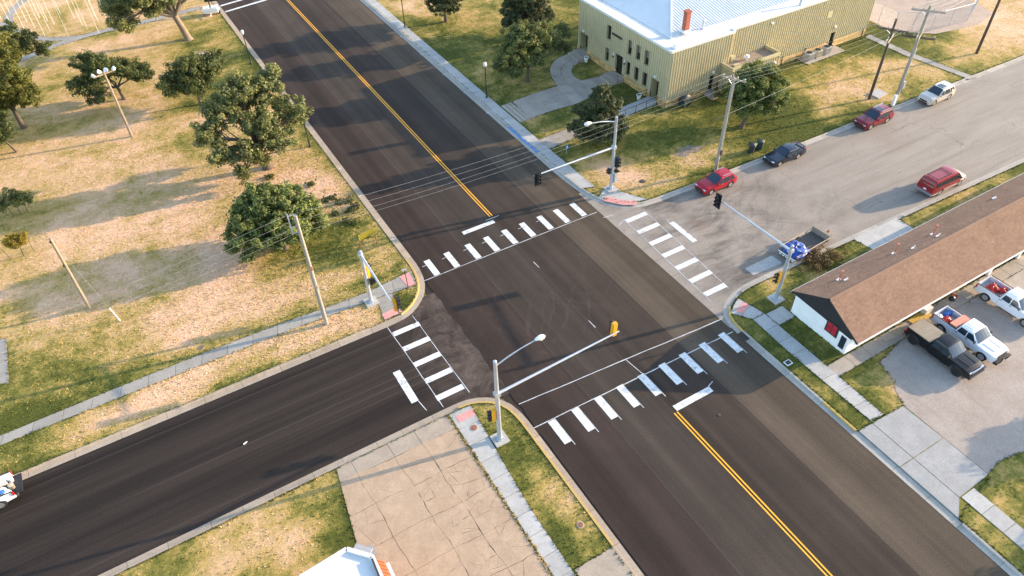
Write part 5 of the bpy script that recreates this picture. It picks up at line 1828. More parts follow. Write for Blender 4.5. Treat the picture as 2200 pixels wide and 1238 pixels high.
def limb(mb, a, b, r0, r1, rng, n=5, wig=0.12, seg=7):
    a, b = Vector(a), Vector(b)
    L = (b - a).length
    pts = [a]
    for i in range(1, n):
        u = i / n
        q = a.lerp(b, u) + Vector(rng.normal(size=3)) * L * wig * (0.5 if i > 1 else .3)
        q.z += L * 0.10 * math.sin(PI * u)
        pts.append(q)
    pts.append(b)
    mb.tube(pts, [r0 + (r1 - r0) * i / n for i in range(n + 1)], seg, False)
    return pts


def tree(label, base, trunk_r, fork, blobs, n_clusters, n_per, leaf, leafmat, bark='bark', seed=1, cr=(0.45, 0.85), name='tree', group=None, inner=0.35, cat='tree'):
    """trunk with limbs to every mass of the crown; leaves in clumps spread through those masses. blobs: (dx, dy, z, rx, ry, rz)"""
    rng = np.random.default_rng(seed)
    t = thing(name, label, cat, (base.x, base.y, LZ), group=group)
    vol = np.array([b[3] * b[4] * b[5] for b in blobs]) ** (2 / 3)
    cen = []
    for b, k in zip(blobs, np.round(n_clusters * vol / vol.sum()).astype(int)):
        v = rng.normal(size=(max(4, k), 3))
        v /= np.linalg.norm(v, axis=1)[:, None]
        r = (inner + (1 - inner) * rng.random((len(v), 1)) ** 0.6)
        r *= rng.uniform(0.82, 1.10, (len(v), 1))
        cen.append(np.array(b[:3]) + v * r * np.array(b[3:]))
    cen = np.concatenate(cen)
    cen = cen[cen[:, 2] > 0.5]
    rad = rng.uniform(*cr, len(cen))
    mb = MB()
    fk = Vector(fork)
    mb.tube([(0, 0, -.15), (0.0, 0, .15), (fk.x * .3, fk.y * .3, fk.z * .4), tuple(fk)], [trunk_r * 1.7, trunk_r * 1.15, trunk_r * .95, trunk_r * .8], 10, False)
    for b in blobs:
        tip = Vector(b[:3])
        ps = limb(mb, fk, tip, trunk_r * .55, trunk_r * .16, rng, 5, .10)
        d2 = ((cen - np.array(b[:3])) ** 2).sum(1)
        near = np.argsort(d2 / (b[3] * b[4]))[:60]
        for j in rng.choice(near, size=min(9, len(near)), replace=False):
            limb(mb, ps[rng.integers(2, len(ps))], cen[j], trunk_r * .16, .015, rng, 3, .12, 5)
    mb.build('trunk', M[bark], t, 1.0)
    leaf_cloud('crown', cen, rad, n_per, leaf, M[leafmat], t, rng)
    return t


def sphere_blobs(c, R, n, r, seed, zk=0.8):
    g = np.random.default_rng(seed)
    out = [(c[0], c[1], c[2], R[0] * .62, R[1] * .62, R[2] * .62)]
    for i in range(n):
        a = 2 * PI * i / n + g.uniform(-.3, .3)
        el = g.uniform(-.55, .95)
        k = math.cos(el * PI / 2.2)
        out.append((c[0] + R[0] * .62 * math.cos(a) * k, c[1] + R[1] * .62 * math.sin(a) * k, c[2] + R[2] * .62 * math.sin(el * PI / 2.2), r * g.uniform(.8, 1.2), r * g.uniform(.8, 1.2), r * zk * g.uniform(.8, 1.2)))
    return out


elm = [(-2.8, .8, 8.4, 2.3, 2.3, 1.7), (-.6, 1.4, 10.2, 2.4, 2.3, 1.6), (2.2, 1.2, 9.4, 2.4, 2.2, 1.6), (4.3, -.4, 7.2, 1.9, 1.9, 1.3), (-5.2, -.8, 7.0, 1.9, 1.9, 1.4), (-4.6, -1.8, 4.6, 1.7, 1.7, 1.2), (0.4, -1.2, 7.0, 2.2, 2.0, 1.8),
       (2.0, -2.2, 4.8, 2.1, 1.9, 1.3), (-2.0, -2.6, 4.6, 1.7, 1.7, 1.3), (-3.2, -3.2, 2.2, .7, .7, 1.2), (5.9, .6, 5.2, 1.1, 1.1, .8), (3.6, 2.7, 10.4, 1.4, 1.4, .9), (0.2, 3.2, 8.0, 1.9, 1.8, 1.5), (-.8, -1.6, 2.4, 1.1, 1.1, .9), (4.6, 1.8, 4.4, 1.1, 1.1, .7)]
elm = [(a * .95, b * .95, c * .92, d * .94, e_ * .94, f * .92) for a, b, c, d, e_, f in elm]
tree('biggest spreading elm by the main road kerb in the park', G(575, 360, LZ), .50, (-.3, .1, 2.4), elm, 500, 46, .28, 'leaf_elm', 'bark', 3, (.34, .74))
tree('dense round low tree behind the line pole in the park', G(612, 533, LZ), .30, (0, 0, 1.2), [(-.6, .6, 3.8, 4.0, 3.8, 2.2), (1.8, .8, 3.6, 2.7, 2.7, 2.1), (-2.4, 1.0, 3.4, 2.4, 2.4, 1.8), (-.3, 2.2, 4.3, 3.0, 2.4, 2.0), (-3.7, -.4, 2.3, 1.5, 1.5, 1.2), (3.3, -.1, 2.4, 1.4, 1.6, 1.3), (0, -1.2, 2.9, 2.7, 1.9, 1.4)], 600, 36, .30, 'leaf_round', 'bark', 4, (.40, .66), inner=.6)
tree('lopsided open tree behind the floodlight pole', G(267, 213, LZ), .22, (-.2, 0, 1.7), [(-1.2, .5, 4.6, 2.4, 2.4, 1.6), (-3.6, -.3, 3.1, 2.0, 2.0, 1.2), (1.6, .3, 3.7, 2.0, 2.0, 1.2), (3.3, -.2, 2.9, 1.5, 1.6, 1.0), (-2.6, -1.6, 2.2, 1.5, 1.5, .8), (-2.4, 1.6, 5.2, 1.8, 1.8, 1.2)], 280, 36, .26, 'leaf_dark', 'bark', 5, (.36, .7))
tree('medium leafy tree just behind the biggest elm', G(432, 224, LZ), .2, (0, 0, 1.5), [(0, .5, 4.6, 2.6, 2.6, 1.9), (-2.3, .2, 3.6, 2.0, 2.0, 1.5), (2.2, .8, 4.0, 2.1, 2.1, 1.6), (.2, -.8, 3.0, 2.2, 2.0, 1.4), (3.4, 1.4, 4.6, 1.6, 1.6, 1.2)], 260, 36, .26, 'leaf_dark', 'bark', 6, (.4, .7))
tree('old cottonwood with thick pale trunk at the top edge', G(405, 85, LZ), .50, (-.7, .3, 3.6), [(-6.5, 1.0, 7.0, 3.2, 3.0, 2.2), (-3.5, 2.5, 11.5, 4.0, 4.0, 3.0), (1.5, 2, 12.5, 4.0, 4.0, 3.0), (5.5, 1.5, 9.5, 2.8, 2.8, 2.0), (-7.6, 0, 4.8, 2.0, 2.0, 1.5), (4.8, -.5, 7.2, 1.8, 1.8, 1.0), (-4.2, -1, 8.0, 2.6, 2.4, 1.6), (-1.0, 1.5, 9.0, 3.2, 3.0, 2.0), (-3.6, 0, 5.6, 1.5, 1.5, 1.0), (-1.6, -.8, 6.6, 1.7, 1.5, 1.0), (1.6, -.6, 7.4, 1.5, 1.5, .9)], 620, 42, .32, 'leaf_elm', 'bark_pale', 7, (.5, .9))
tree('small full tree at the left edge with slim trunk', G(35, 327, LZ), .13, (-.4, 0, 1.6), [(-1.4, .4, 4.3, 2.7, 2.7, 2.6), (-3.2, .5, 3.8, 2.2, 2.2, 2.2), (-.2, .2, 3.2, 1.5, 1.5, 1.5), (-2.2, 0, 2.4, 1.8, 1.8, 1.0)], 260, 36, .25, 'leaf_dark', 'bark', 8, (.35, .65), inner=.5)
tree('tall yellowing tree at the left edge', G(-10, 165, 7.0) - Vector((0, 0, 7)), .3, (0, 0, 2.4), [(0.2, .4, 8.0, 3.4, 3.4, 3.2), (1.6, -.3, 5.0, 2.6, 2.6, 2.4), (-1.5, .5, 5.0, 3.2, 3.2, 2.6), (1.3, .6, 10.2, 2.0, 2.0, 1.8), (-2, 0, 10.5, 2.6, 2.6, 2.0)], 480, 38, .27, 'leaf_mix', 'bark', 9, (.4, .75))
tree('dark thin tree behind the yellowing tree at the left edge', G(10, 95, 5.0) - Vector((0, 0, 5)), .22, (0, 0, 2.0), [(.2, 0, 6.0, 2.6, 2.6, 1.8), (2.6, 0, 5.0, 2.0, 1.8, 1.0), (-2.6, 0, 5.0, 2.2, 2.2, 1.6), (4.0, -.3, 3.4, 1.3, 1.3, .7), (1.0, -.5, 4.0, 2.0, 1.6, 1.0)], 230, 32, .27, 'leaf_dark', 'bark', 10, (.35, .6))


def sapling(label, base, leafmat, blobs, n, seed, stakes=()):
    t = tree(label, base, .045, (0.05, 0, .9), blobs, n, 22, .17, leafmat, 'bark', seed, (.2, .4), name='sapling', inner=.2)
    for sx, sy, h in stakes:
        mb = MB(); mb.tube([(sx, sy, 0), (sx * 1.15, sy, h)], .03, 5); mb.build('stem', M['bark'], t)
    return t


sapling('green multi-stem sapling on the dry grass at the left', G(45, 460, LZ), 'leaf_light', [(-.2, .1, 2.1, 1.5, 1.3, 1.0), (-1.2, 0, 1.6, .9, .9, .6), (1.0, 0, 1.7, .9, .9, .7)], 120, 12, ((-.7, .1, 1.2), (.7, 0, 1.2)))
sapling('small yellow sapling with stakes at the left edge', G(52, 550, LZ), 'leaf_yellow', [(-.3, .1, 1.9, 1.0, .9, .6), (.5, .1, 2.0, .8, .8, .6)], 85, 13, ((-1.2, .1, 1.4), (.9, .3, 1.5)))
tree('open leafy tree with dark trunk beside the hall walk', G(1133, 175, LZ), .24, (.15, 0, 1.9), [(-.8, .5, 5.2, 2.8, 2.8, 1.9), (2.2, .6, 5.7, 2.2, 2.2, 1.6), (-3.2, -.2, 4.0, 1.9, 1.9, 1.4), (.6, -.8, 3.9, 2.2, 2.0, 1.3), (4.2, .2, 4.6, 1.9, 1.9, 1.2), (-2.6, -1.2, 2.6, 1.3, 1.3, .7), (0.0, 1.2, 6.5, 1.7, 1.7, 1.1), (5.4, -.2, 3.2, 1.3, 1.2, .7), (5.6, .6, 5.2, 1.3, 1.3, .8)], 360, 42, .26, 'leaf_light', 'bark', 14, (.36, .66))
tree('dense leafy tree on the lawn by the hall annex', G(1593, 275, LZ), .22, (.9, .1, 2.0), [(1.7, .3, 4.6, 3.3, 3.0, 2.3), (3.6, .2, 3.8, 2.2, 2.2, 1.9), (.2, .4, 4.4, 2.4, 2.4, 2.1), (2.0, .8, 5.9, 2.2, 2.2, 1.4), (4.6, 0, 2.9, 1.4, 1.4, 1.1), (-.2, 0, 2.9, 1.5, 1.5, 1.0), (2.4, -.8, 2.9, 2.2, 2.0, 1.2)], 470, 42, .24, 'leaf_round', 'bark', 15, (.36, .64), inner=.5)
tree('low leafy bush against the hall wall beside the annex', Vector((64.6, 58.4, 0)), .05, (0, 0, .5), [(0, 0, .9, 1.1, .9, .8), (-1.0, .3, .8, .8, .7, .6)], 60, 30, .18, 'leaf_light', 'bark', 16, (.2, .4), name='bush', cat='bush')


def pine(label, base, h, r, trunk_r, seed, whorls=9, z0=1.2, round_top=0.6, open_=1.0):
    """pine: trunk, whorls of boughs, needle tufts along every bough"""
    rng = np.random.default_rng(seed)
    t = thing('pine_tree', label, 'pine tree', (base.x, base.y, LZ))
    mb = MB()
    mb.tube([(0, 0, -.1), (0, 0, h * .5), (.1, .1, h * .96)], [trunk_r, trunk_r * .7, .05], 9, False)
    cen = []
    for w_ in range(whorls):
        u = w_ / (whorls - 1)
        z = z0 + (h - z0 - .4) * u
        reach = r * (1 - u ** 1.6 * (1 - .16)) * (0.75 + 0.25 * min(1, u * 5)) * round_top + r * (1 - round_top) * (1 - u)
        nb = int(8 - 3 * u)
        a0 = rng.uniform(0, 6.28)
        for k in range(nb):
            a = a0 + 2 * PI * k / nb + rng.uniform(-.3, .3)
            L = reach * rng.uniform(.75, 1.18)
            e_ = Vector((math.cos(a) * L, math.sin(a) * L, z + L * rng.uniform(.05, .32)))
            s_ = Vector((0, 0, z))
            mb.tube([s_, s_.lerp(e_, .5) - Vector((0, 0, .1)), e_], [trunk_r * .28 * (1.1 - u), .05, .02], 5, False)
            m_ = max(3, int(L / .42 * open_))
            for j in range(m_):
                q = s_.lerp(e_, .28 + .76 * j / m_) + Vector(rng.normal(size=3)) * .18
                cen.append(q)
                if j > 0:
                    sd = Vector((-math.sin(a), math.cos(a), .1))
                    for sg in (-1, 1):
                        cen.append(q + sd * sg * rng.uniform(.25, .8) * (L / 3.2) + Vector((0, 0, rng.uniform(-.05, .22))))
    for k in range(8):
        cen.append(Vector((rng.normal() * .35, rng.normal() * .35, h - rng.uniform(0, .8))))
    mb.build('trunk', M['bark'], t, 1.0)
    cen = np.array([tuple(c_) for c_ in cen])
    rad = rng.uniform(.22, .42, len(cen))
    leaf_cloud('crown', cen, rad, 30, .16, M['needle'], t, rng, elong=2.6)
    return t


pine('broad bushy pine on the lawn before the hall ramp', G(1285, 305, LZ), 7.0, 3.7, .26, 21, 10, 1.3, .75)
pine('open pine with bare trunk at the top edge beside the road', G(958, 47, LZ), 8.6, 4.0, .28, 22, 9, 2.4, .85, .9)
pine('tall dark pine behind the leafy tree at the top edge', G(1131, 78, LZ), 10.5, 4.2, .3, 23, 12, 1.6, .8)

# stump, weeds and bare patches
p = G(438, 123, LZ)
t = thing('tree_stump', 'pale broken tree stump on the grass near the far kerb', 'tree stump', (p.x, p.y, LZ))
mb = MB()
prof = []
n_ = 18
r = random.Random(4)
for j, (z, k) in enumerate(((0, 1.5), (.12, 1.15), (.35, .9), (.62, .85), (.7, .6))):
    for i in range(n_):
        a = 2 * PI * i / n_
        f = k * (.75 + .18 * math.sin(3 * a + 1) + .12 * math.sin(7 * a)) * (1.3 if math.cos(a) > .2 and z < .2 else 1)
        prof.append((f * math.cos(a), f * .75 * math.sin(a), z + (.16 * math.sin(5 * a + j) if j > 2 else 0)))
mb.add(prof, [(j * n_ + i, j * n_ + (i + 1) % n_, (j + 1) * n_ + (i + 1) % n_, (j + 1) * n_ + i) for j in range(4) for i in range(n_)] + [tuple(4 * n_ + i for i in range(n_))])
mb.build('stump_wood', M['stump'], t, .7)


def patch(name, c, r, mat, seed, z=LZ + .012, sx=1.0, kind='structure'):
    g = random.Random(seed)
    ph = [g.uniform(0, 6.28) for _ in range(4)]
    pts = []
    for i in range(28):
        a = 2 * PI * i / 28
        k = r * (1 + .22 * math.sin(2 * a + ph[0]) + .16 * math.sin(3 * a + ph[1]) + .1 * math.sin(6 * a + ph[2]) + .08 * math.sin(9 * a + ph[3]))
        pts.append((c[0] + k * sx * math.cos(a), c[1] + k * math.sin(a)))
    return sheet(name, pts, z, mat, kind=kind)


patch('dirt_patch', G(521, 574, LZ), .42, M['dirt'], 1, sx=1.3)
patch('dirt_patch', G(431, 747, LZ), .24, M['dirt'], 2, sx=1.3)
patch('dirt_patch', G(1478, 324, LZ), .95, M['dirt'], 3, sx=1.5)


# ================================================================== VEHICLES
def paint(name, col, rough=0.28, metal=0.0):
    return plain(name, col, rough, metal, 0.4, var=0.05, scale=1.0, coat=0.4)


def arc_pts(cx, cz, r, n=7, z0=None):
    """arch over a wheel from rear to front along the sill, drawn right to left or reversed by the caller"""
    a0 = math.asin(max(-1, min(1, (z0 - cz) / r))) if z0 is not None else 0
    return [(cx + r * math.cos(a0 + (PI - 2 * a0) * i / n), cz + r * math.sin(a0 + (PI - 2 * a0) * i / n)) for i in range(n + 1)]


class Shape:
    """plan and tumblehome of a body: half width at length x and height z"""
    def __init__(s, L, W, H, belt, nose=.16, tail=.10, tumble=.20, y0=0.0):
        s.L, s.W, s.H, s.belt, s.nose, s.tail, s.tumble = L, W, H, belt, nose, tail, tumble

    def hw(s, x, z):
        t = abs(x) / (s.L / 2)
        k = 1 - (s.nose if x > 0 else s.tail) * max(0.0, (t - .68) / .32) ** 2
        if z > s.belt:
            u = (z - s.belt) / (s.H - s.belt)
            k *= 1 - .03 - s.tumble * u - .05 * max(0, u - .8) / .2
        elif z < .5:
            k *= .965 + .035 * max(0, (z - .2) / .3)
        else:
            k *= 1 - .03 * (z - .5) / max(.01, s.belt - .5)
        return s.W / 2 * k

    def crown(s, x, z, y):
        return -0.055 * y * y if z > .7 else 0.0


def solid(name, sh, prof, mat, parent, ycut=(-.93, -.6, 0, .6, .93), xstep=.35, yr=(-1, 1), smooth=.62, zcuts=None):
    """closed side profile (x, z), drawn across the car's width and shaped by the plan of the body"""
    bm = bmesh.new()
    vs = [bm.verts.new((x, yr[0], z)) for x, z in prof]
    f = bm.faces.new(vs)
    r = bmesh.ops.extrude_face_region(bm, geom=[f])
    for v in [g for g in r['geom'] if isinstance(g, bmesh.types.BMVert)]:
        v.co.y = yr[1]
    bmesh.ops.triangulate(bm, faces=bm.faces[:])
    xs = [p[0] for p in prof]
    cuts = [((x, 0, 0), (1, 0, 0)) for x in np.arange(min(xs) + xstep, max(xs), xstep)]
    cuts += [((0, 0, z), (0, 0, 1)) for z in (zcuts or (.5, sh.belt))]
    cuts += [((0, y, 0), (0, 1, 0)) for y in ycut if yr[0] < y < yr[1]]
    for co, no in cuts:
        bmesh.ops.bisect_plane(bm, geom=bm.verts[:] + bm.edges[:] + bm.faces[:], plane_co=co, plane_no=no)
    for v in bm.verts:
        y = v.co.y
        x, z = v.co.x, v.co.z
        v.co.y = y * sh.hw(x, z)
        v.co.z += sh.crown(x, z, y)
    bmesh.ops.remove_doubles(bm, verts=bm.verts[:], dist=.0008)
    bmesh.ops.recalc_face_normals(bm, faces=bm.faces[:])
    me = bpy.data.meshes.new(name)
    bm.to_mesh(me)
    bm.free()
    me.materials.append(mat)
    me.shade_smooth()
    me.set_sharp_from_angle(angle=smooth)
    o = bpy.data.objects.new(name, me)
    COL.objects.link(o)
    o.parent = parent
    return o


def side_pane(name, sh, poly, mat, parent, off=.012):
    for s_ in (-1, 1):
        mb = MB()
        n = len(poly)
        vs = [(x, s_ * (sh.hw(x, z) + off), z + sh.crown(x, z, 1)) for x, z in poly]
        mb.add(vs, [tuple(range(n)) if s_ < 0 else tuple(range(n - 1, -1, -1))])
        mb.build(name, mat, parent)


def cross_pane(name, sh, a, b, mat, parent, k=.9, off=.012, split=0, kb=None):
    """glass or a grille across the car, from profile point a to b"""
    (xa, za), (xb, zb) = a, b
    L = math.hypot(xb - xa, zb - za)
    nx, nz = (zb - za) / L, -(xb - xa) / L
    if nx * (xa + xb) < 0 and abs(nx) > .2 or (abs(nx) <= .2 and nz < 0):
        nx, nz = -nx, -nz
    mb = MB()
    ys = [-1, -.5, 0, .5, 1]
    pts = []
    for y in ys:
        row = []
        for (x, z, kk) in ((xa, za, k), (xb, zb, kb or k)):
            row.append((x + nx * off, y * kk * sh.hw(x, z), z + nz * off + sh.crown(x, z, y * kk)))
        pts.append(row)
    for p, q in zip(pts, pts[1:]):
        mb.quad(p[0], q[0], q[1], p[1])
        mb.quad(p[1], q[1], q[0], p[0])
    mb.f = mb.f[::2] if (nx >= 0) else mb.f[1::2]
    mb.m = mb.m[:len(mb.f)]
    return mb.build(name, mat, parent)


def wheel(parent, x, y, r, wd, rim, spokes=5):
    s_ = -1 if y < 0 else 1
    R90 = Matrix.Translation((x, y, r)) @ Matrix.Rotation(-PI / 2 * s_, 4, 'X')
    mb = MB(); mb.M = R90
    mb.lathe([(r * .62, -wd / 2), (r * .92, -wd / 2), (r, -wd * .3), (r, wd * .3), (r * .93, wd / 2), (r * .66, wd / 2), (r * .64, wd * .28)], 24)
    w_ = mb.build('wheel', M['tyre'], parent, .7)
    mb = MB(); mb.M = R90
    mb.lathe([(r * .66, wd * .47), (r * .60, wd * .46), (r * .57, wd * .20), (r * .2, wd * .22), (r * .14, wd * .42), (.01, wd * .42)], 20)
    for k in range(spokes):
        a = 2 * PI * k / spokes
        c, s2 = math.cos(a), math.sin(a)
        mb.bar((c * r * .1, s2 * r * .1, wd * .38), (c * r * .6, s2 * r * .6, wd * .42), r * .16, .03)
    mb.build('rim', rim, w_, .7)
    return w_


def lamp_box(name, sh, x, z, y0, y1, h, mat, parent, depth=.10):
    """a lamp let into a corner of the body on both sides"""
    for s_ in (-1, 1):
        mb = MB()
        fx = 1 if x > 0 else -1
        w0, w1 = sh.hw(x, z) * y0, sh.hw(x, z) * y1
        mb.box((x - fx * depth * .5 + fx * .012, s_ * (w0 + w1) / 2, z), (depth, abs(w1 - w0), h))
        mb.box((x - fx * (depth * .5 + .10), s_ * (w1 + .0), z + .01), (depth * 1.6, .04, h * .85))
        mb.build(name, mat, parent)


def mirrors(sh, x, z, mat, parent):
    for s_ in (-1, 1):
        mb = MB(); mb.box((x, s_ * (sh.hw(x, z) + .11), z + .05), (.12, .22, .16), taper=.85); mb.build('mirror', mat, parent)


def plate(parent, x, y, z, fx, col='white_metal'):
    mb = MB(); mb.box((x, y, z), (.02, .32, .16)); return mb.build('license_plate', M[col], parent)


def car(name, label, cat, loc, rz, L, W, H, col_mat, r=.34, wb=2.7, fo=.92, belt=.95, hood=1.0, cowl=.62, roof_f=-.05, roof_r=-1.75, rear_base=-2.2, deck=1.02, deck_end=None, roofrail=None, sunroof=False, rim='rim', pane_split=(.1, -.95), lower=None, spoiler=False, trunk=False):
    t = thing(name, label, cat, loc, rz)
    sh = Shape(L, W, H, belt)
    fx = L / 2 - fo
    rx = fx - wb
    n, tl = L / 2, -L / 2
    ar = r + .075
    sill = .24
    low = arc_pts(fx, r, ar, 8, sill)
    low2 = arc_pts(rx, r, ar, 8, sill)
    prof = [(n - .03, .30), (n, .42), (n - .01, .62), (n - .08, .78), (n - .35, hood - .08), (cowl, hood + .02)]
    if trunk:
        prof += [(rear_base, deck), (tl + .12, deck - .03), (tl, deck - .22)]
    else:
        prof += [(rear_base + .25, belt + .12), (tl + .06, belt + .08), (tl, belt - .1)]
    prof += [(tl + .01, .5), (tl + .06, .32)]
    prof += [(rx - ar - .02, sill)] + low2[::-1] + [(fx - ar - .02, sill)] + low[::-1] + [(fx + ar + .02, sill)]
    body = solid('body', sh, prof, col_mat, t, zcuts=(.45, .7, belt))
    # glasshouse
    if trunk:
        gh = [(cowl + .05, hood - .06), (roof_f, H - .02), (roof_f - .5, H), (roof_r, H - .03), (rear_base, deck - .02)]
    else:
        gh = [(cowl + .05, hood - .06), (roof_f, H - .02), (roof_f - .6, H), (roof_r, H - .02), (rear_base - .02, belt + .0)]
    top = solid('roof', sh, gh, col_mat, t, zcuts=(belt + .05, belt + .25, H - .1))
    cross_pane('windshield', sh, (cowl + .0, hood + .02), (roof_f + .02, H - .05), M['glass'], t, .86, kb=.93)
    cross_pane('rear_window', sh, (rear_base + (.05 if not trunk else .02), belt + .12 if not trunk else deck + .03), (roof_r + .02, H - .09), M['glass'], t, .84)
    # side glass
    zb, zt = belt + .05, H - .13
    slope = (roof_f - cowl) / (H - hood)
    xf = lambda z: cowl + slope * (z - hood)
    rs = (roof_r - rear_base) / (H - (belt if not trunk else deck))
    xr = lambda z: rear_base + rs * (z - (belt if not trunk else deck))
    cutx = [xf] + [(lambda z, c=c: c) for c in pane_split] + [xr]
    for i in range(len(cutx) - 1):
        a, b = cutx[i], cutx[i + 1]
        m0, m1 = (.12 if i == 0 else .05), (.14 if i == len(cutx) - 2 else .05)
        p = [(a(zb) - m0, zb), (a(zt) - m0, zt), (b(zt) + m1, zt), (b(zb) + m1, zb)]
        side_pane('window', sh, p, M['glass'], t)
    for x in (fx, rx):
        for s_ in (-1, 1):
            wheel(t, x, s_ * (W / 2 - .13), r, .22, M[rim])
            mb = MB()
            A = arc_pts(x, r, ar + .05, 10, sill); B = arc_pts(x, r, ar - .005, 10, sill)
            for i in range(10):
                q = [(A[i][0], s_ * (sh.hw(*A[i]) + .012), A[i][1]), (A[i + 1][0], s_ * (sh.hw(*A[i + 1]) + .012), A[i + 1][1]), (B[i + 1][0], s_ * (sh.hw(*B[i + 1]) + .012), B[i + 1][1]), (B[i][0], s_ * (sh.hw(*B[i]) + .012), B[i][1])]
                mb.quad(*(q if s_ < 0 else q[::-1]))
            mb.build('wheel_arch', M['plastic'] if lower else col_mat, t)
    lamp_box('headlight', sh, n - .06, .70, .58, .97, .15, M['headlight'], t, .2)
    lamp_box('taillight', sh, tl + .05, .86, .66, .98, .24 if not trunk else .15, M['taillight'], t, .12)
    mb = MB(); mb.box((n - .005, 0, .62), (.05, W * .50, .17)); mb.build('grille', M['plastic'], t)
    mb = MB(); mb.box((n - .01, 0, .38), (.07, W * .62, .16)); mb.build('lower_grille', M['plastic'], t)
    mb = MB(); mb.box((tl + .0, 0, .42), (.08, W * .74, .18)); mb.build('rear_bumper', M['plastic'] if lower else col_mat, t)
    plate(t, n + .03, 0, .42, 1, 'iron'); plate(t, tl - .05, 0, .62, -1)
    mirrors(sh, cowl - .22, belt + .02, col_mat, t)
    if lower:
        for s_ in (-1, 1):
            mb = MB(); mb.box(((fx + rx) / 2, s_ * (sh.hw(0, .3) + .0), .30), (wb - 2 * ar, .04, .13)); mb.build('sill_trim', M[lower], t)
    for s_ in (-1, 1):
        for k, c in enumerate((pane_split[0] + .12, pane_split[1] + .12)):
            mb = MB(); mb.box((c, s_ * (sh.hw(c, belt - .09) + .015), belt - .09), (.2, .03, .035)); mb.build('door_handle', M['chrome'], t)
    if roofrail:
        for s_ in (-1, 1):
            mb = MB(); mb.bar((roof_f - .25, s_ * sh.hw(0, H) * .9, H + .03), (roof_r + .1, s_ * sh.hw(0, H) * .9, H + .02), .045, .05); mb.build('roof_rail', M[roofrail], t)
    if sunroof:
        mb = MB(); mb.box((roof_f - .55, 0, H + .006), (.75, .8, .02)); mb.build('sunroof', M['glass'], t)
    if spoiler:
        mb = MB(); mb.box((tl + .18, 0, deck + .14), (.22, W * .74, .035)); mb.box((tl + .2, .5, deck + .06), (.1, .05, .14)); mb.box((tl + .2, -.5, deck + .06), (.1, .05, .14)); mb.build('spoiler', col_mat, t)
    return t


red = paint('red_paint', (0.36, 0.006, 0.016)); maroon = paint('maroon_paint', (0.19, 0.008, 0.014)); navy = paint('dark_blue_paint', (0.010, 0.014, 0.028), .2)
gold = paint('pale_gold_paint', (0.55, 0.50, 0.42), .3, .25); white = paint('white_paint', (0.72, 0.74, 0.77)); blackp = plain('black_paint', (0.006, 0.007, 0.008), 0.30, 0.0, 0.35, var=0, coat=0.2); vanred = paint('van_red_paint', (0.25, 0.014, 0.018))
vancream = paint('van_cream_paint', (0.62, 0.55, 0.45))
WEST = PI
car('parked_car', 'small bright red crossover parked at the kerb nearest the signal', 'car', (50.62, 45.1, 0), WEST, 4.48, 1.85, 1.64, red, .35, 2.67, .90, .97, 1.02, .78, -.05, -1.6, -2.0, roofrail='chrome', lower='plastic', pane_split=(-.2, -1.15))
car('parked_car', 'dark blue sedan with rear spoiler parked by the bins', 'car', (60.68, 45.05, 0), WEST, 5.05, 1.85, 1.46, navy, .33, 2.81, 1.02, .90, .95, .85, .12, -1.15, -1.75, deck=.98, trunk=True, spoiler=True, pane_split=(-.1, -.95))
car('parked_car', 'maroon crossover with dark panoramic roof parked below the tall pole', 'car', (74.98, 44.85, 0), WEST, 4.95, 1.93, 1.73, maroon, .37, 2.85, .98, 1.02, 1.08, .9, .1, -1.9, -2.3, roofrail='chrome', lower='plastic', sunroof=True, pane_split=(-.15, -1.15))
car('parked_car', 'pale gold sport utility wagon parked farthest up the street', 'car', (85.75, 44.45, 0), WEST, 4.79, 1.91, 1.73, gold, .37, 2.79, .98, 1.02, 1.08, .88, .1, -1.9, -2.25, roofrail='chrome', sunroof=True, pane_split=(-.15, -1.15))


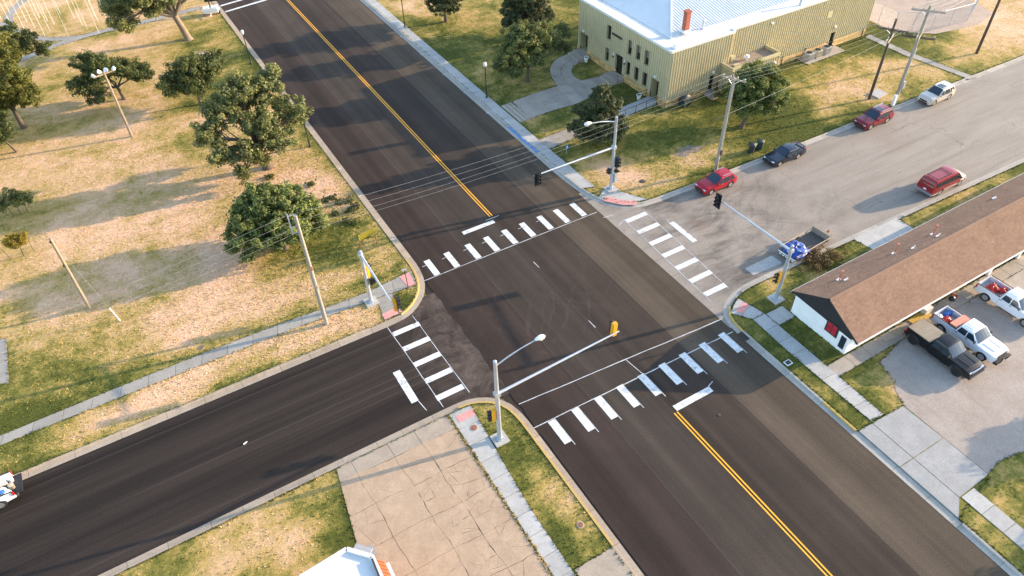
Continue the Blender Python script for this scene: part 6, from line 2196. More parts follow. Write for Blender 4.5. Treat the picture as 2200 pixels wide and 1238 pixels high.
def van():
    t = thing('parked_van', 'red and cream conversion van parked on the house side of the street', 'van', (70.45, 32.4, 0), 0)
    L, W, H = 5.45, 2.0, 2.05
    sh = Shape(L, W, H, 1.25, .16, .05, .14)
    n, tl = L / 2, -L / 2
    r, fx = .36, 1.85
    rx = fx - 3.18
    ar = r + .08
    prof = [(n - .03, .42), (n, .55), (n - .02, .95), (n - .2, 1.10), (1.75, 1.22), (rx, 1.24), (tl + .02, 1.24), (tl, .55), (tl + .03, .42), (rx - ar - .02, .36)] + arc_pts(rx, r, ar, 8, .36)[::-1] + [(fx - ar - .02, .36)] + arc_pts(fx, r, ar, 8, .36)[::-1] + [(fx + ar + .02, .36)]
    solid('body', sh, prof, vanred, t, zcuts=(.5, .75, 1.0))
    solid('roof', sh, [(1.8, 1.2), (1.05, H - .04), (.6, H), (tl + .35, H - .02), (tl + .1, 1.7), (tl + .02, 1.22)], vanred, t, zcuts=(1.3, 1.6, 1.9))
    cross_pane('windshield', sh, (1.76, 1.24), (1.07, H - .07), M['glass'], t, .86, kb=.92)
    for a, b in ((-.86, -.04), (.04, .86)):
        mb = MB()
        X0, X1 = tl + .055, tl + .175
        mb.quad((X0 - .03, a * sh.hw(X0, 1.35), 1.32), (X1 - .0, a * sh.hw(X1, 1.8) * .97, 1.80), (X1 - .0, b * sh.hw(X1, 1.8) * .97, 1.80), (X0 - .03, b * sh.hw(X0, 1.35), 1.32))
        mb.f = [f[::-1] for f in mb.f]
        mb.build('rear_window', M['glass'], t)
    for a, b in ((1.25, .55), (.42, -.55), (-.68, -1.45), (-1.55, -2.35)):
        side_pane('window', sh, [(a + (.22 if a > 1 else 0), 1.30), (a - (.12 if a > 1 else 0), 1.82), (b, 1.82), (b, 1.30)], M['glass'], t)
    for s_ in (-1, 1):
        mb = MB()
        xs = np.linspace(tl + .1, n - .25, 24)
        def zt(x):
            return .62 + .10 * math.sin((x + 2) * .9) + (.18 if x > 1.4 else 0)
        for a, b in zip(xs, xs[1:]):
            if min(abs((a + b) / 2 - fx), abs((a + b) / 2 - rx)) < ar + .06:
                continue
            q = [(a, s_ * (sh.hw(a, .4) + .006), .38), (b, s_ * (sh.hw(b, .4) + .006), .38), (b, s_ * (sh.hw(b, zt(b)) + .006), zt(b)), (a, s_ * (sh.hw(a, zt(a)) + .006), zt(a))]
            mb.quad(*(q if s_ < 0 else q[::-1]))
        mb.build('cream_panel', vancream, t)
        for y_, x0, x1 in ((.48, tl + .5, .1),):
            mb = MB(); mb.bar((x0, s_ * y_ * W / 2 * 1.25, H + .03), (x1, s_ * y_ * W / 2 * 1.25, H + .03), .05, .05); mb.build('roof_rail', M['plastic'], t)
    for x in (tl + .6, -.05):
        mb = MB(); mb.bar((x, -.6, H + .06), (x, .6, H + .06), .05, .04); mb.build('roof_bar', M['plastic'], t)
    hd = solid('hood', Shape(L, W * 1.01, H, 1.25, .16, .05, .14), [(n + .004, .72), (n - .01, .97), (n - .19, 1.115), (1.74, 1.235), (1.62, 1.2), (1.62, .8)], vancream, t)
    for x in (fx, rx):
        for s_ in (-1, 1):
            wheel(t, x, s_ * (W / 2 - .14), r, .22, M['rim'])
    mb = MB(); mb.box((tl - .06, 0, .55), (.16, 1.86, .22)); mb.build('rear_bumper', M['chrome'], t)
    mb = MB(); mb.box((n + .06, 0, .55), (.16, 1.84, .22)); mb.build('front_bumper', M['chrome'], t)
    lamp_box('headlight', sh, n - .02, .86, .5, .95, .2, M['headlight'], t, .12)
    lamp_box('taillight', sh, tl + .0, .95, .86, .99, .4, M['taillight'], t, .06)
    mb = MB(); mb.box((n + .0, 0, .84), (.06, .8, .26)); mb.build('grille', M['plastic'], t)
    plate(t, tl - .02, 0, .86, -1)
    mirrors(sh, 1.35, 1.3, M['plastic'], t)
    return t


van()


def pickup(label, loc, rz, col, wb=3.72, L=5.9, cover=None, rim='rim', liner='ac', tailgate_open=False, bull=False, r=.42, H=1.93, fx=None, cargo=None, flare=False):
    t = thing('pickup_truck', label, 'pickup truck', loc, rz, 'pickup trucks')
    W = 2.03
    sh = Shape(L, W, H, 1.22, .13, .02, .17)
    n, tl = L / 2, -L / 2
    fx = n - .98 if fx is None else fx
    rx = fx - wb
    ar = r + .09
    sill = .46
    cabr, bedf = -.78, -.80
    hood, cowl, roof_f, roof_r = 1.24, 1.25, .52, -.55
    low = arc_pts(fx, r, ar, 8, sill)
    prof = [(n - .04, .48), (n, .62), (n, .98), (n - .10, 1.13), (n - .5, hood - .02), (cowl, hood + .03), (cabr, 1.22), (cabr, sill), (fx - ar - .02, sill)] + low[::-1] + [(fx + ar + .02, sill)]
    solid('body', sh, prof, col, t, zcuts=(.6, .9, 1.2))
    solid('cab', sh, [(cowl + .04, hood - .05), (roof_f, H - .03), (roof_f - .35, H), (roof_r, H - .02), (cabr + .005, 1.2)], col, t, zcuts=(1.3, 1.6, H - .1))
    for y in (-.5, -.25, 0, .25, .5):
        mb = MB(); mb.bar((roof_f - .2, y, H + .0 - .05 * y * y), (roof_r + .1, y, H - .01 - .05 * y * y), .05, .012); mb.build('roof_rib', col, t)
    for y in (-.42, .42):
        mb = MB(); mb.bar((n - .45, y * .9, hood - .005), (cowl + .15, y, hood + .035), .14, .008); mb.build('hood_crease', col, t)
    cross_pane('windshield', sh, (cowl - .02, hood + .05), (roof_f + .02, H - .06), M['glass'], t, .86, kb=.92)
    cross_pane('rear_window', sh, (cabr + .03, 1.34), (roof_r - .02, H - .12), M['glass'], t, .78)
    zb, zt = 1.28, H - .14
    for poly in ([(cowl - .22, zb), (roof_f + .08, zt), (.18, zt), (.18, zb)], [(.10, zb), (.10, zt), (roof_r + .06, zt), (cabr + .16, zb)]):
        side_pane('window', sh, poly, M['glass'], t)
    # bed: two sides with the wheel arch, front wall, floor, tailgate
    bt, bf = 1.30, .78
    arch = arc_pts(rx, r, ar, 8, sill + .04)
    sp = [(bedf, bt), (tl + .02, bt), (tl, sill + .12), (rx - ar - .02, sill + .04)] + arch[::-1] + [(bedf, sill + .04)]
    for s_ in (-1, 1):
        solid('bed_side', sh, sp, col, t, ycut=(), yr=(.91, 1) if s_ > 0 else (-1, -.91), zcuts=(.6, .9))
        mb = MB(); mb.bar((bedf, s_ * .955 * W / 2, bt + .012), (tl + .03, s_ * .955 * W / 2, bt + .012), .10, .03); mb.build('bed_rail', M['plastic'], t)
        mb = MB(); mb.box((rx, s_ * .80, bf + .12), (1.0, .22, .24)); mb.build('wheel_well', M[liner], t)
    mb = MB(); mb.box(((bedf + tl) / 2, 0, bf), (bedf - tl, 1.82, .06)); mb.box((bedf - .03, 0, (bt + bf) / 2), (.06, 1.82, bt - bf))
    for k in range(7):
        mb.box(((bedf + tl) / 2, -.66 + k * .22, bf + .04), (bedf - tl - .1, .1, .025))
    mb.build('bed_floor', M[liner], t)
    mb = MB()
    if tailgate_open:
        mb.box((tl - .27, 0, bf - .0), (.55, 1.72, .07)); mb.box((tl - .27, 0, bf + .04), (.42, 1.4, .02))
    else:
        mb.box((tl + .035, 0, (bt + bf) / 2 - .02), (.07, 1.86, bt - bf + .06))
    mb.build('tailgate', M[liner] if tailgate_open else col, t)
    if cover:
        mb = MB()
        mb.box(((bedf + tl) / 2, 0, bt + .03), (bedf - tl - .02, 1.88, .05))
        cv = mb.build('bed_cover', M[cover], t)
        for k in range(3):
            mb = MB(); mb.box((bedf - .4 - k * .5, 0, bt + .06), (.02, 1.84, .012)); mb.build('cover_seam', M['wood_plank'], cv)
    for x in (fx, rx):
        for s_ in (-1, 1):
            wheel(t, x, s_ * (W / 2 - .15), r, .28, M[rim], 6)
            if flare:
                mb = MB()
                A = arc_pts(x, r, ar + .09, 10, sill); B = arc_pts(x, r, ar - .01, 10, sill)
                for i in range(10):
                    q = [(A[i][0], s_ * (sh.hw(*A[i]) + .03), A[i][1]), (A[i + 1][0], s_ * (sh.hw(*A[i + 1]) + .03), A[i + 1][1]), (B[i + 1][0], s_ * (sh.hw(*B[i + 1]) + .045), B[i + 1][1]), (B[i][0], s_ * (sh.hw(*B[i]) + .045), B[i][1])]
                    mb.quad(*(q if s_ < 0 else q[::-1]))
                mb.build('wheel_flare', M['plastic'], t)
    lamp_box('headlight', sh, n - .02, .98, .60, .97, .20, M['headlight'], t, .2)
    for s_ in (-1, 1):
        mb = MB(); mb.box((tl + .03, s_ * .955 * W / 2, 1.06), (.10, .12, .36)); mb.build('taillight', M['taillight'], t)
    mb = MB(); mb.box((n + .005, 0, .96), (.06, 1.16, .30)); mb.build('grille', M['plastic'] if col is not blackp else M['chrome'], t)
    mb = MB(); mb.box((n + .06, 0, .62), (.20, 1.84, .24)); mb.build('front_bumper', M['plastic'] if bull else (M['chrome'] if col is not blackp else blackp), t)
    if bull:
        mb = MB()
        for s_ in (-1, 1):
            mb.tube([(n + .10, s_ * .95, .60), (n + .28, s_ * .8, .66), (n + .30, s_ * .42, .70), (n + .30, s_ * .40, 1.12)], .045, 6)
        mb.tube([(n + .30, -.40, 1.12), (n + .30, .40, 1.12)], .045, 6)
        mb.box((n + .2, .62, .64), (.18, .62, .26)); mb.box((n + .2, -.62, .64), (.18, .62, .26))
        mb.build('bull_bar', M['plastic'], t, kind='stuff')
    mb = MB(); mb.box((tl - .07, 0, .60), (.18, 1.8, .18)); mb.build('rear_bumper', M['chrome'] if col is not blackp else M['plastic'], t)
    plate(t, tl - .17, 0, .66, -1)
    mirrors(sh, 1.02, 1.32, M['plastic'], t)
    for s_ in (-1, 1):
        for c in (.28, -.62):
            mb = MB(); mb.box((c, s_ * (sh.hw(c, 1.1) + .015), 1.12), (.22, .03, .05)); mb.build('door_handle', M['plastic'], t)
        mb = MB(); mb.box(((fx + rx) / 2 + .3, s_ * (W / 2 - .08), .42), (1.7, .18, .06)); mb.build('running_board', M['plastic'], t)
    return t


GZ = LZ + .016
SOUTH = -PI / 2
pickup('black pickup with flat tan bed cover parked beside the long house', (50.05, 17.12, GZ), SOUTH, blackp, 4.05, 5.85, 'cover_tan', 'rim_black', 'plastic', flare=True, r=.46)
pickup('white pickup with bull bar and salmon box in its bed', (53.2, 17.05, GZ), SOUTH, white, 3.75, 5.8, None, 'rim', 'ac', bull=True)
pickup('white pickup at the right edge with red bags in its bed', (59.72, 17.45, GZ), SOUTH, white, 3.72, 5.8, None, 'rim', 'ac')
lp = pickup('white pickup on the left street with tailgate down and full bed', (-20.55, 43.82, 0), PI, white, 3.7, 5.8, None, 'rim', 'plastic', tailgate_open=True)


def lump(name, label, cat, c, size, mat, seed, group=None, n=12, m=8, rough=.25, parts=None):
    """a soft heap: bag, tarp-covered load or bundle"""
    r = random.Random(seed)
    ph = [r.uniform(0, 6.28) for _ in range(6)]
    mb = MB()
    vs = []
    for j in range(m + 1):
        th = PI / 2 * j / m
        for i in range(n):
            a = 2 * PI * i / n
            k = 1 + rough * (.5 * math.sin(3 * a + ph[0] + j) + .4 * math.sin(5 * a + ph[1] - 1.7 * j) + .3 * math.sin(2 * a + ph[2] + 2 * j)) * (1 if j else .5)
            cx, sx_ = math.cos(a), math.sin(a)
            ex = lambda q: math.copysign(abs(q) ** .7, q)
            vs.append((size[0] / 2 * ex(cx) * math.cos(th) ** .6 * k, size[1] / 2 * ex(sx_) * math.cos(th) ** .6 * k, size[2] * math.sin(th) * (1 + rough * .4 * math.sin(4 * a + ph[3] + j))))
    fs = [(j * n + i, j * n + (i + 1) % n, (j + 1) * n + (i + 1) % n, (j + 1) * n + i) for j in range(m) for i in range(n)] + [tuple(range(n - 1, -1, -1)), tuple(m * n + i for i in range(n))]
    mb.add(vs, fs)
    o = mb.build(name, mat, smooth=.5, loc=c)
    return tag(o, label, cat, group)


def crate(name, label, cat, c, d, mat, rz=0, group=None):
    t = thing(name, label, cat, c, rz, group)
    mb = MB(); mb.box((0, 0, d[2] * .46), (d[0], d[1], d[2] * .92)); mb.build('box', mat, t)
    mb = MB(); mb.box((0, 0, d[2] * .96), (d[0] * 1.03, d[1] * 1.03, d[2] * .1)); mb.build('lid', mat, t)
    return t


BZ_ = GZ + .84
crate('cargo_box', 'long salmon box lying across the bed of the white pickup', 'box', (53.2, 18.15, BZ_), (1.75, .62, .62), M['salmon_box'])
lump('gear_bag', 'red bag beside the salmon box in the pickup bed', 'bag', (52.85, 19.0, BZ_), (.8, .7, .42), M['red_gear'], 1)
lump('gear_bag', 'blue bag behind the salmon box in the pickup bed', 'bag', (53.65, 19.45, BZ_), (.9, .5, .36), M['blue_gear'], 2)
lump('gear_bag', 'white bundle at the tailgate of the pickup with the salmon box', 'bag', (52.75, 19.6, BZ_), (.5, .6, .3), M['box_white'], 3)
lump('gear_bag', 'big red bag in the bed of the pickup at the right edge', 'bag', (59.5, 19.3, BZ_), (.8, .9, .55), M['red_gear'], 4, rough=.4)
lump('gear_bag', 'small red bag in the bed of the pickup at the right edge', 'bag', (60.1, 18.7, BZ_), (.6, .6, .45), M['red_gear'], 5, rough=.4)
for lab, c, d, m, sd in (('orange carton in the bed of the left street pickup', (-18.9, 44.0, .84), (.6, .5, .55), 'box_orange', 0), ('white box in the bed of the left street pickup', (-18.25, 44.35, .84), (.5, .5, .5), 'box_white', 1)):
    crate('cargo_box', lab, 'box', c, d, M[m])
lump('gear_bag', 'pale blue tarp bundle in the bed of the left street pickup', 'bag', (-18.6, 43.4, .84), (1.4, .7, .5), M['box_white'], 8)
lump('gear_bag', 'bright blue bag on the white bundle of the left street pickup', 'bag', (-18.4, 43.2, 1.2), (.7, .35, .22), M['blue_gear'], 9)
for k, (x, y, lab) in enumerate(((-17.75, 44.25, 'white bucket on the tailgate hinge nearer the grass'), (-17.7, 43.55, 'cream bucket on the open tailgate nearer the road'))):
    t = thing('bucket', lab, 'bucket', (x, y, .84)); mb = MB(); mb.lathe([(.15, 0), (.19, .38), (.2, .4)], 14); mb.build('pail', M['box_white' if k == 0 else 'blind'], t, .6)
    mb = MB(); mb.lathe([(.2, .4), (.2, .43), (.02, .44)], 14); mb.build('lid', M['white_metal' if k == 0 else 'wood_pale'], t)

# trailer with a tarp-covered load
tl_ = thing('utility_trailer', 'weathered flat trailer with raised front wall parked at the kerb', 'trailer', (50.75, 32.75, 0), math.radians(4))
mb = MB(); mb.box((0, 0, .55), (5.0, 2.0, .06)); mb.build('frame', M['rust'], tl_)
for k in range(8):
    mb = MB(); mb.box((0, -.875 + k * .25, .60), (4.96, .23, .05)); mb.build('plank', M['plank_dark'], tl_)
mb = MB(); mb.box((2.35, 0, .95), (.32, 2.0, .62)); mb.build('front_wall', M['wood_plank'], tl_)
for s_ in (-1, 1):
    mb = MB(); mb.bar((-2.4, s_ * 1.0, .98), (2.4, s_ * 1.0, .98), .05, .06); mb.build('side_rail', M['wood_pale'], tl_)
    for x in (-2.35, -1.1, .2, 1.4):
        mb = MB(); mb.box((x, s_ * 1.0, .78), (.06, .05, .45)); mb.build('stake', M['rust'], tl_)
    for x in (-.55, .35):
        wheel(tl_, x, s_ * 1.05, .33, .2, M['rim_black'])
mb = MB(); mb.tube([(2.5, .6, .5), (3.7, 0, .48)], .05, 6); mb.build('tongue', M['rust'], tl_)
mb = MB(); mb.tube([(2.5, -.6, .5), (3.7, 0, .48)], .05, 6); mb.build('tongue', M['rust'], tl_)
mb = MB(); mb.tube([(3.45, 0, .0), (3.45, 0, .85)], .04, 6); mb.box((3.6, 0, .5), (.25, .14, .14)); mb.build('jack', M['rust'], tl_)
mb = MB(); mb.box((2.75, 0, .72), (.35, .95, .3)); mb.build('tool_box', M['wood_pale'], tl_)
mb = MB()
for k in range(5):
    mb.box((-2.53, -.75 + k * .36, .36), (.05, .25, .12))
mb.box((-2.52, 0, .56), (.06, 2.0, .1)); mb.build('rear_ladder', M['white_metal'], tl_, kind='stuff')
lump('tarp_load', 'crumpled blue tarp covering the load on the trailer', 'tarp', (49.3, 32.55, .63), (2.0, 2.0, .7), M['tarp'], 21, n=30, m=10, rough=.22)

# white vehicle at the top edge
t = thing('small_trailer', 'small white two-wheeled trailer on the grass at the top edge', 'trailer', (15.9, 121.9, LZ), math.radians(-17))
mb = MB(); mb.box((0, 0, .75), (2.3, 1.5, .62), taper=.94); mb.build('body', M['white_metal'], t)
for x in (-.62, .58):
    mb = MB(); mb.box((x, 0, 1.12), (.95, 1.2, .16), taper=.9); mb.build('lid', M['box_white'], t)
mb = MB(); mb.tube([(-.02, .3, 1.0), (-.02, .3, 2.2)], .10, 8); mb.build('mast', M['black_metal'], t)
mb = MB(); mb.box((.35, .6, 2.3), (2.0, .12, 1.1)); mb.build('panel', M['black_metal'], t)
for s_ in (-1, 1):
    mb = MB(); mb.M = Matrix.Translation((s_ * 1.2, 0, .32)) @ Matrix.Rotation(PI / 2, 4, 'Y'); mb.lathe([(.18, -.1), (.32, -.08), (.32, .08), (.18, .1)], 14); mb.build('wheel', M['tyre'], t, .7)
    mb = MB(); mb.box((s_ * 1.2, 0, .70), (.26, .9, .05)); mb.build('mudguard', M['white_metal'], t)
mb = MB(); mb.bar((0, -.7, .45), (0, -1.9, .4), .1); mb.build('tongue', M['white_metal'], t)

# ================================================================== SMALL THINGS
def bin_(label, c, rz, mat):
    t = thing('wheelie_bin', label, 'bin', c, rz, 'bins on the hall lawn')
    mb = MB()
    mb.box((0, 0, .58), (.62, .62, 1.0))
    mb.v = [(x * (.82 if z < .3 else 1), y * (.82 if z < .3 else 1), z) for x, y, z in mb.v]
    mb.build('body', mat, t)
    mb = MB(); mb.box((0, .0, 1.12), (.72, .76, .09), taper=.86); mb.box((0, .0, 1.18), (.5, .5, .06), taper=.7); mb.build('lid', mat, t)
    mb = MB(); mb.tube([(-.28, .4, 1.06), (.28, .4, 1.06)], .03, 6); mb.build('handle', M['plastic'], t)
    for s_ in (-1, 1):
        mb = MB(); mb.M = Matrix.Translation((s_ * .3, .3, .13)) @ Matrix.Rotation(PI / 2, 4, 'Y'); mb.lathe([(.13, -.03), (.13, .03)], 12); mb.build('wheel', M['tyre'], t)
    return t


bin_('charcoal wheelie bin nearer the kerb', G(1614, 328, LZ), .5, M['bin_dark'])
bin_('dark green wheelie bin behind the charcoal one', G(1631, 321, LZ), .6, M['bin_green'])
t = thing('cart_bin', 'green tilted cart with dark lid against the hall stone base', 'bin', (59.0, 60.0, LZ), .2)
mb = MB(); mb.box((0, 0, .45), (1.2, .8, .7), taper=1.15); mb.build('tub', M['bin_green'], t)
mb = MB(); mb.tube([(-.6, 0, .86), (-.25, 0, 1.06), (.25, 0, 1.06), (.62, 0, .86)], [.34, .42, .42, .34], 10); mb.build('lid', M['bin_dark'], t, .6)
for s_ in (-1, 1):
    mb = MB(); mb.M = Matrix.Translation((.35, s_ * .42, .2)) @ Matrix.Rotation(PI / 2, 4, 'X'); mb.lathe([(.2, -.04), (.2, .04)], 12); mb.build('wheel', M['tyre'], t)
# signs
p = G(798, 530, LZ)
t = thing('notice_board', 'lime sign board on two posts beside the park kerb', 'sign', (p.x - .1, p.y, LZ), math.radians(8))
for sx in (-1.0, .75):
    mb = MB(); mb.tube([(sx, 0, 0), (sx, 0, 2.0)], .035, 6); mb.build('post', M['rust'], t)
mb = MB(); mb.box((-.1, -.06, 1.75), (1.9, .05, .62)); bd = mb.build('board', M['sign_lime'], t)
mb = MB()
rs = random.Random(2)
for k in range(3):
    x = -.95
    while x < .65:
        wd = rs.uniform(.1, .3); mb.box((x + wd / 2, -.089, 1.93 - k * .18), (wd, .006, .06)); x += wd + .07
mb.build('print_line', M['sign_print'], bd, kind='stuff')
p = G(1217, 333, LZ)
t = thing('parking_sign', 'small blue square sign on a thin post by the kerb walk', 'sign', p, .3)
mb = MB(); mb.tube([(0, 0, 0), (0, 0, 1.0)], .025, 6); mb.build('post', M['galv'], t)
mb = MB(); mb.box((0, -.04, 1.05), (.5, .03, .5)); sb = mb.build('plate', M['sign_blue'], t)
mb = MB(); mb.box((0, -.06, 1.05), (.2, .01, .28)); mb.build('symbol', M['white_metal'], sb)
for (x, y), lab in (((877, 617), 'thin push button post on the park corner beside the pink pad'), ((1573, 664), 'leaning thin post on the house corner beside the pink pad')):
    p = G(x, y, LZ)
    t = thing('button_post', lab, 'post', p, 0)
    mb = MB(); mb.tube([(0, 0, 0), (-.05 if x < 1000 else .35, .15, 2.2 if x < 1000 else 1.3)], .035, 6); mb.build('post', M['black_metal'], t)
    mb = MB(); mb.box((-.05 if x < 1000 else .35, .13, 2.1 if x < 1000 else 1.25), (.5 if x < 1000 else .14, .05, .22)); mb.build('sign_plate', M['ac'], t)
p = G(1337, 352, LZ)
# covers
def cover(label, c, r, mat, z=LZ + .012):
    t = thing('manhole_cover', label, 'manhole cover', (c.x, c.y, z))
    mb = MB(); mb.lathe([(r, 0), (r, .02), (r * .86, .024)], 20); mb.build('ring', M['walk' if mat == 'rust' else 'iron'], t)
    mb = MB(); mb.lathe([(r * .84, .018), (r * .82, .03), (r * .3, .032), (.01, .036)], 20); mb.build('lid', M[mat], t)


cover('rusty round cover set in the pavement at the lot corner', G(1018, 920, LZ), .33, 'rust', LZ + .035)
cover('rusty round cover in the grass strip by the main road', G(1247, 1128, LZ), .27, 'rust')
cover('dark round cover in the grass before the tall hall corner signal', G(1380, 390, LZ), .34, 'iron')
cover('small round cover in the lane below the stop line', G(1545, 892, 0), .14, 'iron', .004)
t = thing('valve_box', 'white framed utility box lid in the grass strip by the house', 'utility box', G(1693, 780, LZ))
mb = MB(); mb.box((0, 0, .03), (.62, .5, .06)); mb.build('frame', M['white_metal'], t)
mb = MB(); mb.box((0, 0, .065), (.46, .36, .02)); mb.build('lid', M['iron'], t)
t = thing('storm_drain', 'slotted iron storm drain in the kerb by the house strip', 'drain', (37.95, 27.3, .03))
mb = MB(); mb.box((0, 0, .0), (.55, 1.0, .03)); mb.build('frame', M['iron'], t)
for k in range(7):
    mb = MB(); mb.box((0, -.39 + k * .13, .022), (.44, .05, .03)); mb.build('slat', M['black_metal'], t)
p = G(1885, 203, LZ)
t = thing('concrete_slab', 'square concrete access pad beside the dark pole', 'concrete pad', p, .1)
mb = MB(); mb.box((0, 0, .08), (1.9, 1.5, .18)); mb.build('slab', M['walk'], t)
t = thing('folding_chair', 'orange chair against the house wall under the eave', 'chair', (56.6, 20.75, LZ + .04), .3)
mb = MB(); mb.box((0, 0, .45), (.5, .5, .05)); mb.build('seat', M['orange_roof'], t)
mb = MB(); mb.box((0, .24, .75), (.5, .05, .5)); mb.build('backrest', M['orange_roof'], t)
for sx in (-1, 1):
    for sy in (-1, 1):
        mb = MB(); mb.tube([(sx * .22, sy * .22, 0), (sx * .22, sy * .22, .44)], .02, 5); mb.build('leg', M['black_metal'], t)
p = G(2038, 655, LZ)
t = thing('kettle_grill', 'round black kettle grill on legs beside the house walk', 'grill', (p.x, min(p.y, 20.6), LZ + .04))
mb = MB(); mb.lathe([(.05, .5), (.24, .58), (.3, .75), (.25, .9), (.06, 1.0)], 14); mb.build('kettle', M['black_metal'], t, .8)
for k in range(3):
    a = 2 * PI * k / 3
    mb = MB(); mb.tube([(.14 * math.cos(a), .14 * math.sin(a), .56), (.28 * math.cos(a), .28 * math.sin(a), 0)], .018, 5); mb.build('leg', M['galv'], t)
t = thing('yellow_board', 'yellow sheet of board lying on the house walk behind the black pickup', 'board', (52.2, 20.75, LZ + .05), .05)
mb = MB(); mb.box((0, 0, .03), (2.2, .9, .05)); mb.build('sheet', M['yellow_board'], t)
crate('storage_chest', 'white chest against the house wall beside the yellow board', 'chest', (53.3, 21.0, LZ + .04), (.9, .5, .55), M['white_metal'])
t = thing('road_bottle', 'white bottle lying on the dark left street', 'bottle', G(527, 953, 0), .35)
mb = MB(); mb.tube([(-.15, 0, .05), (.08, 0, .05), (.14, 0, .05), (.2, 0, .05)], [.05, .05, .02, .02], 8); mb.build('body', M['white_metal'], t, .8)
p = G(1200, 398, 0)

# weeds by the kerb and the big dry shrub at the trailer
def weed(label, c, r, seed, mat='leaf_dark', h=.35, n=26):
    g = np.random.default_rng(seed)
    t = thing('weed', label, 'weed', c, 0, 'weeds on the dry park grass')
    cen = np.column_stack([g.normal(0, r * .5, n), g.normal(0, r * .5, n), g.uniform(.03, h, n)])
    leaf_cloud('leaves', cen, np.full(n, .16), 14, .13, M[mat], t, g)


for i, (x, y, r) in enumerate(sorted(((668, 398, .5), (712, 428, .5), (728, 438, .45), (700, 432, .4), (750, 430, .6), (762, 445, .6), (752, 455, .5), (760, 480, .5), (722, 462, .35), (745, 476, .4), (580, 382, .5), (790, 508, .4)))):
    weed('dark green weed clump in the dry park grass, ' + ('leftmost of twelve' if i == 0 else ORD[i] + ' of twelve from the left'), G(x, y, LZ), r, 60 + i)
t = thing('shrub', 'brown dried shrub on the verge beside the trailer', 'shrub', G(1765, 562, LZ))
g = np.random.default_rng(90)
cen = np.column_stack([g.normal(0, 1.1, 120), g.normal(0, .6, 120), g.uniform(.05, .4, 120)])
leaf_cloud('foliage', cen, np.full(120, .3), 22, .14, M['leaf_yellow'] if False else leaf_mat('dry_shrub_leaves', (.06, .05, .02), (.23, .15, .055), .2), t, g)

# trees beyond the frame whose shade falls on the lot and the road
tree('small tree beyond the gravel lot', Vector((61.5, 4.6, LZ)), .15, (0, 0, 1.4), [(0, 0, 3.2, 2.3, 2.3, 1.5)], 190, 40, .3, 'leaf_dark', 'bark', 31)
tree('unseen round tree added beyond the lower right corner to shade it', Vector((57.0, -3.2, LZ)), .25, (0, 0, 1.6), [(0, 0, 3.4, 3.4, 3.4, 2.0), (1, 0, 4.6, 2, 2, 1.2)], 300, 40, .3, 'leaf_dark', 'bark', 32)  # added tree, its crown stands in for the roof that shades this corner


# ------------------------------------------------------------------ grass blades over the turf
EXCL += [LOT, [(43.2, 15.3), (38.2, 15.5), (38.2, 6.9), (43.2, 8.0)], [(HX0 - .1, HY0 - .1), (HX1, HY0 - .1), (HX1, HY1), (HX0 - .1, HY1)], [(AX0, AY0), (AX1, AY0), (AX1, MY), (AX0, MY)],
         [(BX0, BY0), (BX1, BY0), (BX1, BY1), (BX0, BY1)], cor, [(50.6, 61.9), (56.5, 61.9), (56.5, 63.9), (50.6, 63.9)], [(79.6, 59.2), (86.8, 59.3), (86.8, 61.2), (79.6, 61.2)]]


def inside(poly, x, y):
    r = np.zeros(x.shape, bool)
    n = len(poly)
    for i in range(n):
        (x0, y0), (x1, y1) = poly[i], poly[(i + 1) % n]
        c = (y0 > y) != (y1 > y)
        r ^= c & (x < (x1 - x0) * (y - y0) / ((y1 - y0) if y1 != y0 else 1e-9) + x0)
    return r


def lawn_dry(rec, x, y):
    xr, yr, planes, base, blobs, strips = rec
    d = blob_dry(x, y, base, blobs)
    for (ax, ay, bx, by, wd, v) in strips:
        L2 = (bx - ax) ** 2 + (by - ay) ** 2
        t = np.clip(((x - ax) * (bx - ax) + (y - ay) * (by - ay)) / L2, 0, 1)
        d = d + v * np.exp(-(np.hypot(x - ax - t * (bx - ax), y - ay - t * (by - ay)) / wd) ** 2)
    return d


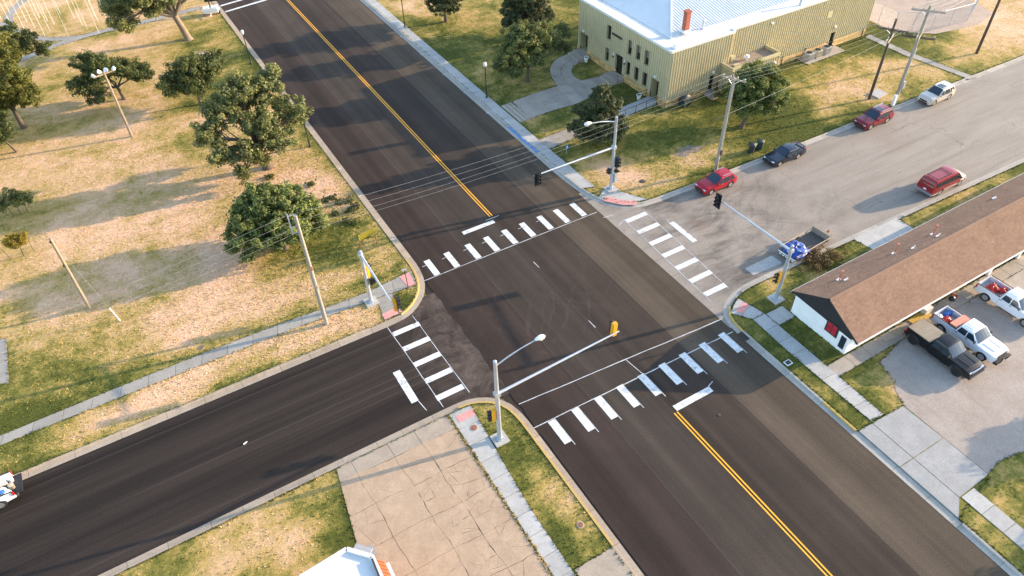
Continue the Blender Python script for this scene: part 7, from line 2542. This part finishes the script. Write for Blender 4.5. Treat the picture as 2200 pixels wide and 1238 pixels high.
def tufts(rec, n, spread, edge_n):
    g = np.random.default_rng(int(abs(rec[0][0]) * 7 + abs(rec[1][1])))
    xr, yr, planes = rec[:3]
    x = g.normal(25, spread, n * 3)
    y = g.normal(45, spread * 1.15, n * 3)
    keep = (x > xr[0]) & (x < xr[1]) & (y > yr[0]) & (y < yr[1])
    for (p, nn) in planes:
        keep &= ((x - p[0]) * nn[0] + (y - p[1]) * nn[1]) < 0.0
    x, y = x[keep], y[keep]
    out = np.zeros(x.shape, bool)
    for q in EXCL:
        out |= inside(q, x, y)
    x, y = x[~out][:n], y[~out][:n]
    hs = g.uniform(.03, .085, len(x))
    # longer grass creeping over the edges of the pavements and the kerb
    ex, ey = [], []
    for q in EXCL:
        for i in range(len(q)):
            a, b = q[i], q[(i + 1) % len(q)]
            L = math.dist(a, b)
            if L > 60 or not (-25 < (a[0] + b[0]) / 2 < 95 and -5 < (a[1] + b[1]) / 2 < 130):
                continue
            k = int(L * edge_n)
            t = g.random(k)
            ex.append(a[0] + (b[0] - a[0]) * t + g.normal(0, .05, k))
            ey.append(a[1] + (b[1] - a[1]) * t + g.normal(0, .05, k))
    for (p, nn), (p2, _) in zip(planes, planes[1:]):
        L = math.dist(p, p2)
        k = int(min(L, 90) * edge_n)
        t = g.random(k) * min(1, 90 / max(L, 1e-6))
        if math.dist(p, (25, 45)) > math.dist(p2, (25, 45)):
            t = 1 - t
        ex.append(p[0] + (p2[0] - p[0]) * t - nn[0] * abs(g.normal(0, .06, k)))
        ey.append(p[1] + (p2[1] - p[1]) * t - nn[1] * abs(g.normal(0, .06, k)))
    ex, ey = np.concatenate(ex), np.concatenate(ey)
    k2 = (ex > xr[0]) & (ex < xr[1]) & (ey > yr[0]) & (ey < yr[1])
    for (p, nn) in planes:
        k2 &= ((ex - p[0]) * nn[0] + (ey - p[1]) * nn[1]) < 0.0
    deep = np.ones(ex.shape, bool)
    for ox, oy in ((.14, 0), (-.14, 0), (0, .14), (0, -.14)):
        u = np.zeros(ex.shape, bool)
        for q in EXCL:
            u |= inside(q, ex + ox, ey + oy)
        deep &= u
    k2 &= ~deep
    for q in (LOT, [(BX0, BY0), (BX1, BY0), (BX1, BY1), (BX0, BY1)]):
        k2 &= ~inside(clip_inset(q, .15), ex, ey)
    ex, ey = ex[k2], ey[k2]
    x = np.concatenate([x, ex]); y = np.concatenate([y, ey]); hs = np.concatenate([hs, g.uniform(.07, .14, len(ex))])
    m = len(x)
    vs = []
    for _ in range(2):
        a = g.uniform(0, 6.283, m)
        wd = g.uniform(.03, .075, m)
        lx, ly = g.normal(0, .05, m), g.normal(0, .05, m)
        c, s_ = np.cos(a) * wd, np.sin(a) * wd
        z0 = np.full(m, LZ - .005)
        vs.append(np.stack([np.stack([x - c, y - s_, z0], 1), np.stack([x + c, y + s_, z0], 1), np.stack([x + lx, y + ly, LZ + hs], 1)], 1))
    V = np.stack(vs, 1).reshape(-1, 3)
    nt_ = m * 2
    me = bpy.data.meshes.new('grass')
    me.vertices.add(nt_ * 3)
    me.vertices.foreach_set('co', V.astype(np.float32).ravel())
    me.loops.add(nt_ * 3)
    me.loops.foreach_set('vertex_index', np.arange(nt_ * 3, dtype=np.int32))
    me.polygons.add(nt_)
    me.polygons.foreach_set('loop_start', np.arange(0, nt_ * 3, 3, dtype=np.int32))
    me.polygons.foreach_set('loop_total', np.full(nt_, 3, dtype=np.int32))
    d = lawn_dry(rec, x, y)
    d = d + g.normal(0, .16, m)
    d[-len(ex):] -= .30
    me.attributes.new('dry', 'FLOAT', 'POINT').data.foreach_set('value', np.repeat(d, 6).astype(np.float32))
    me.materials.append(M['blade'])
    me.update()
    o = bpy.data.objects.new('grass', me)
    COL.objects.link(o)
    o['kind'] = 'stuff'


tufts(LAWNS[0], 90000, 34, 9)
tufts(LAWNS[1], 60000, 36, 9)
tufts(LAWNS[2], 16000, 26, 11)
tufts(LAWNS[3], 26000, 26, 11)
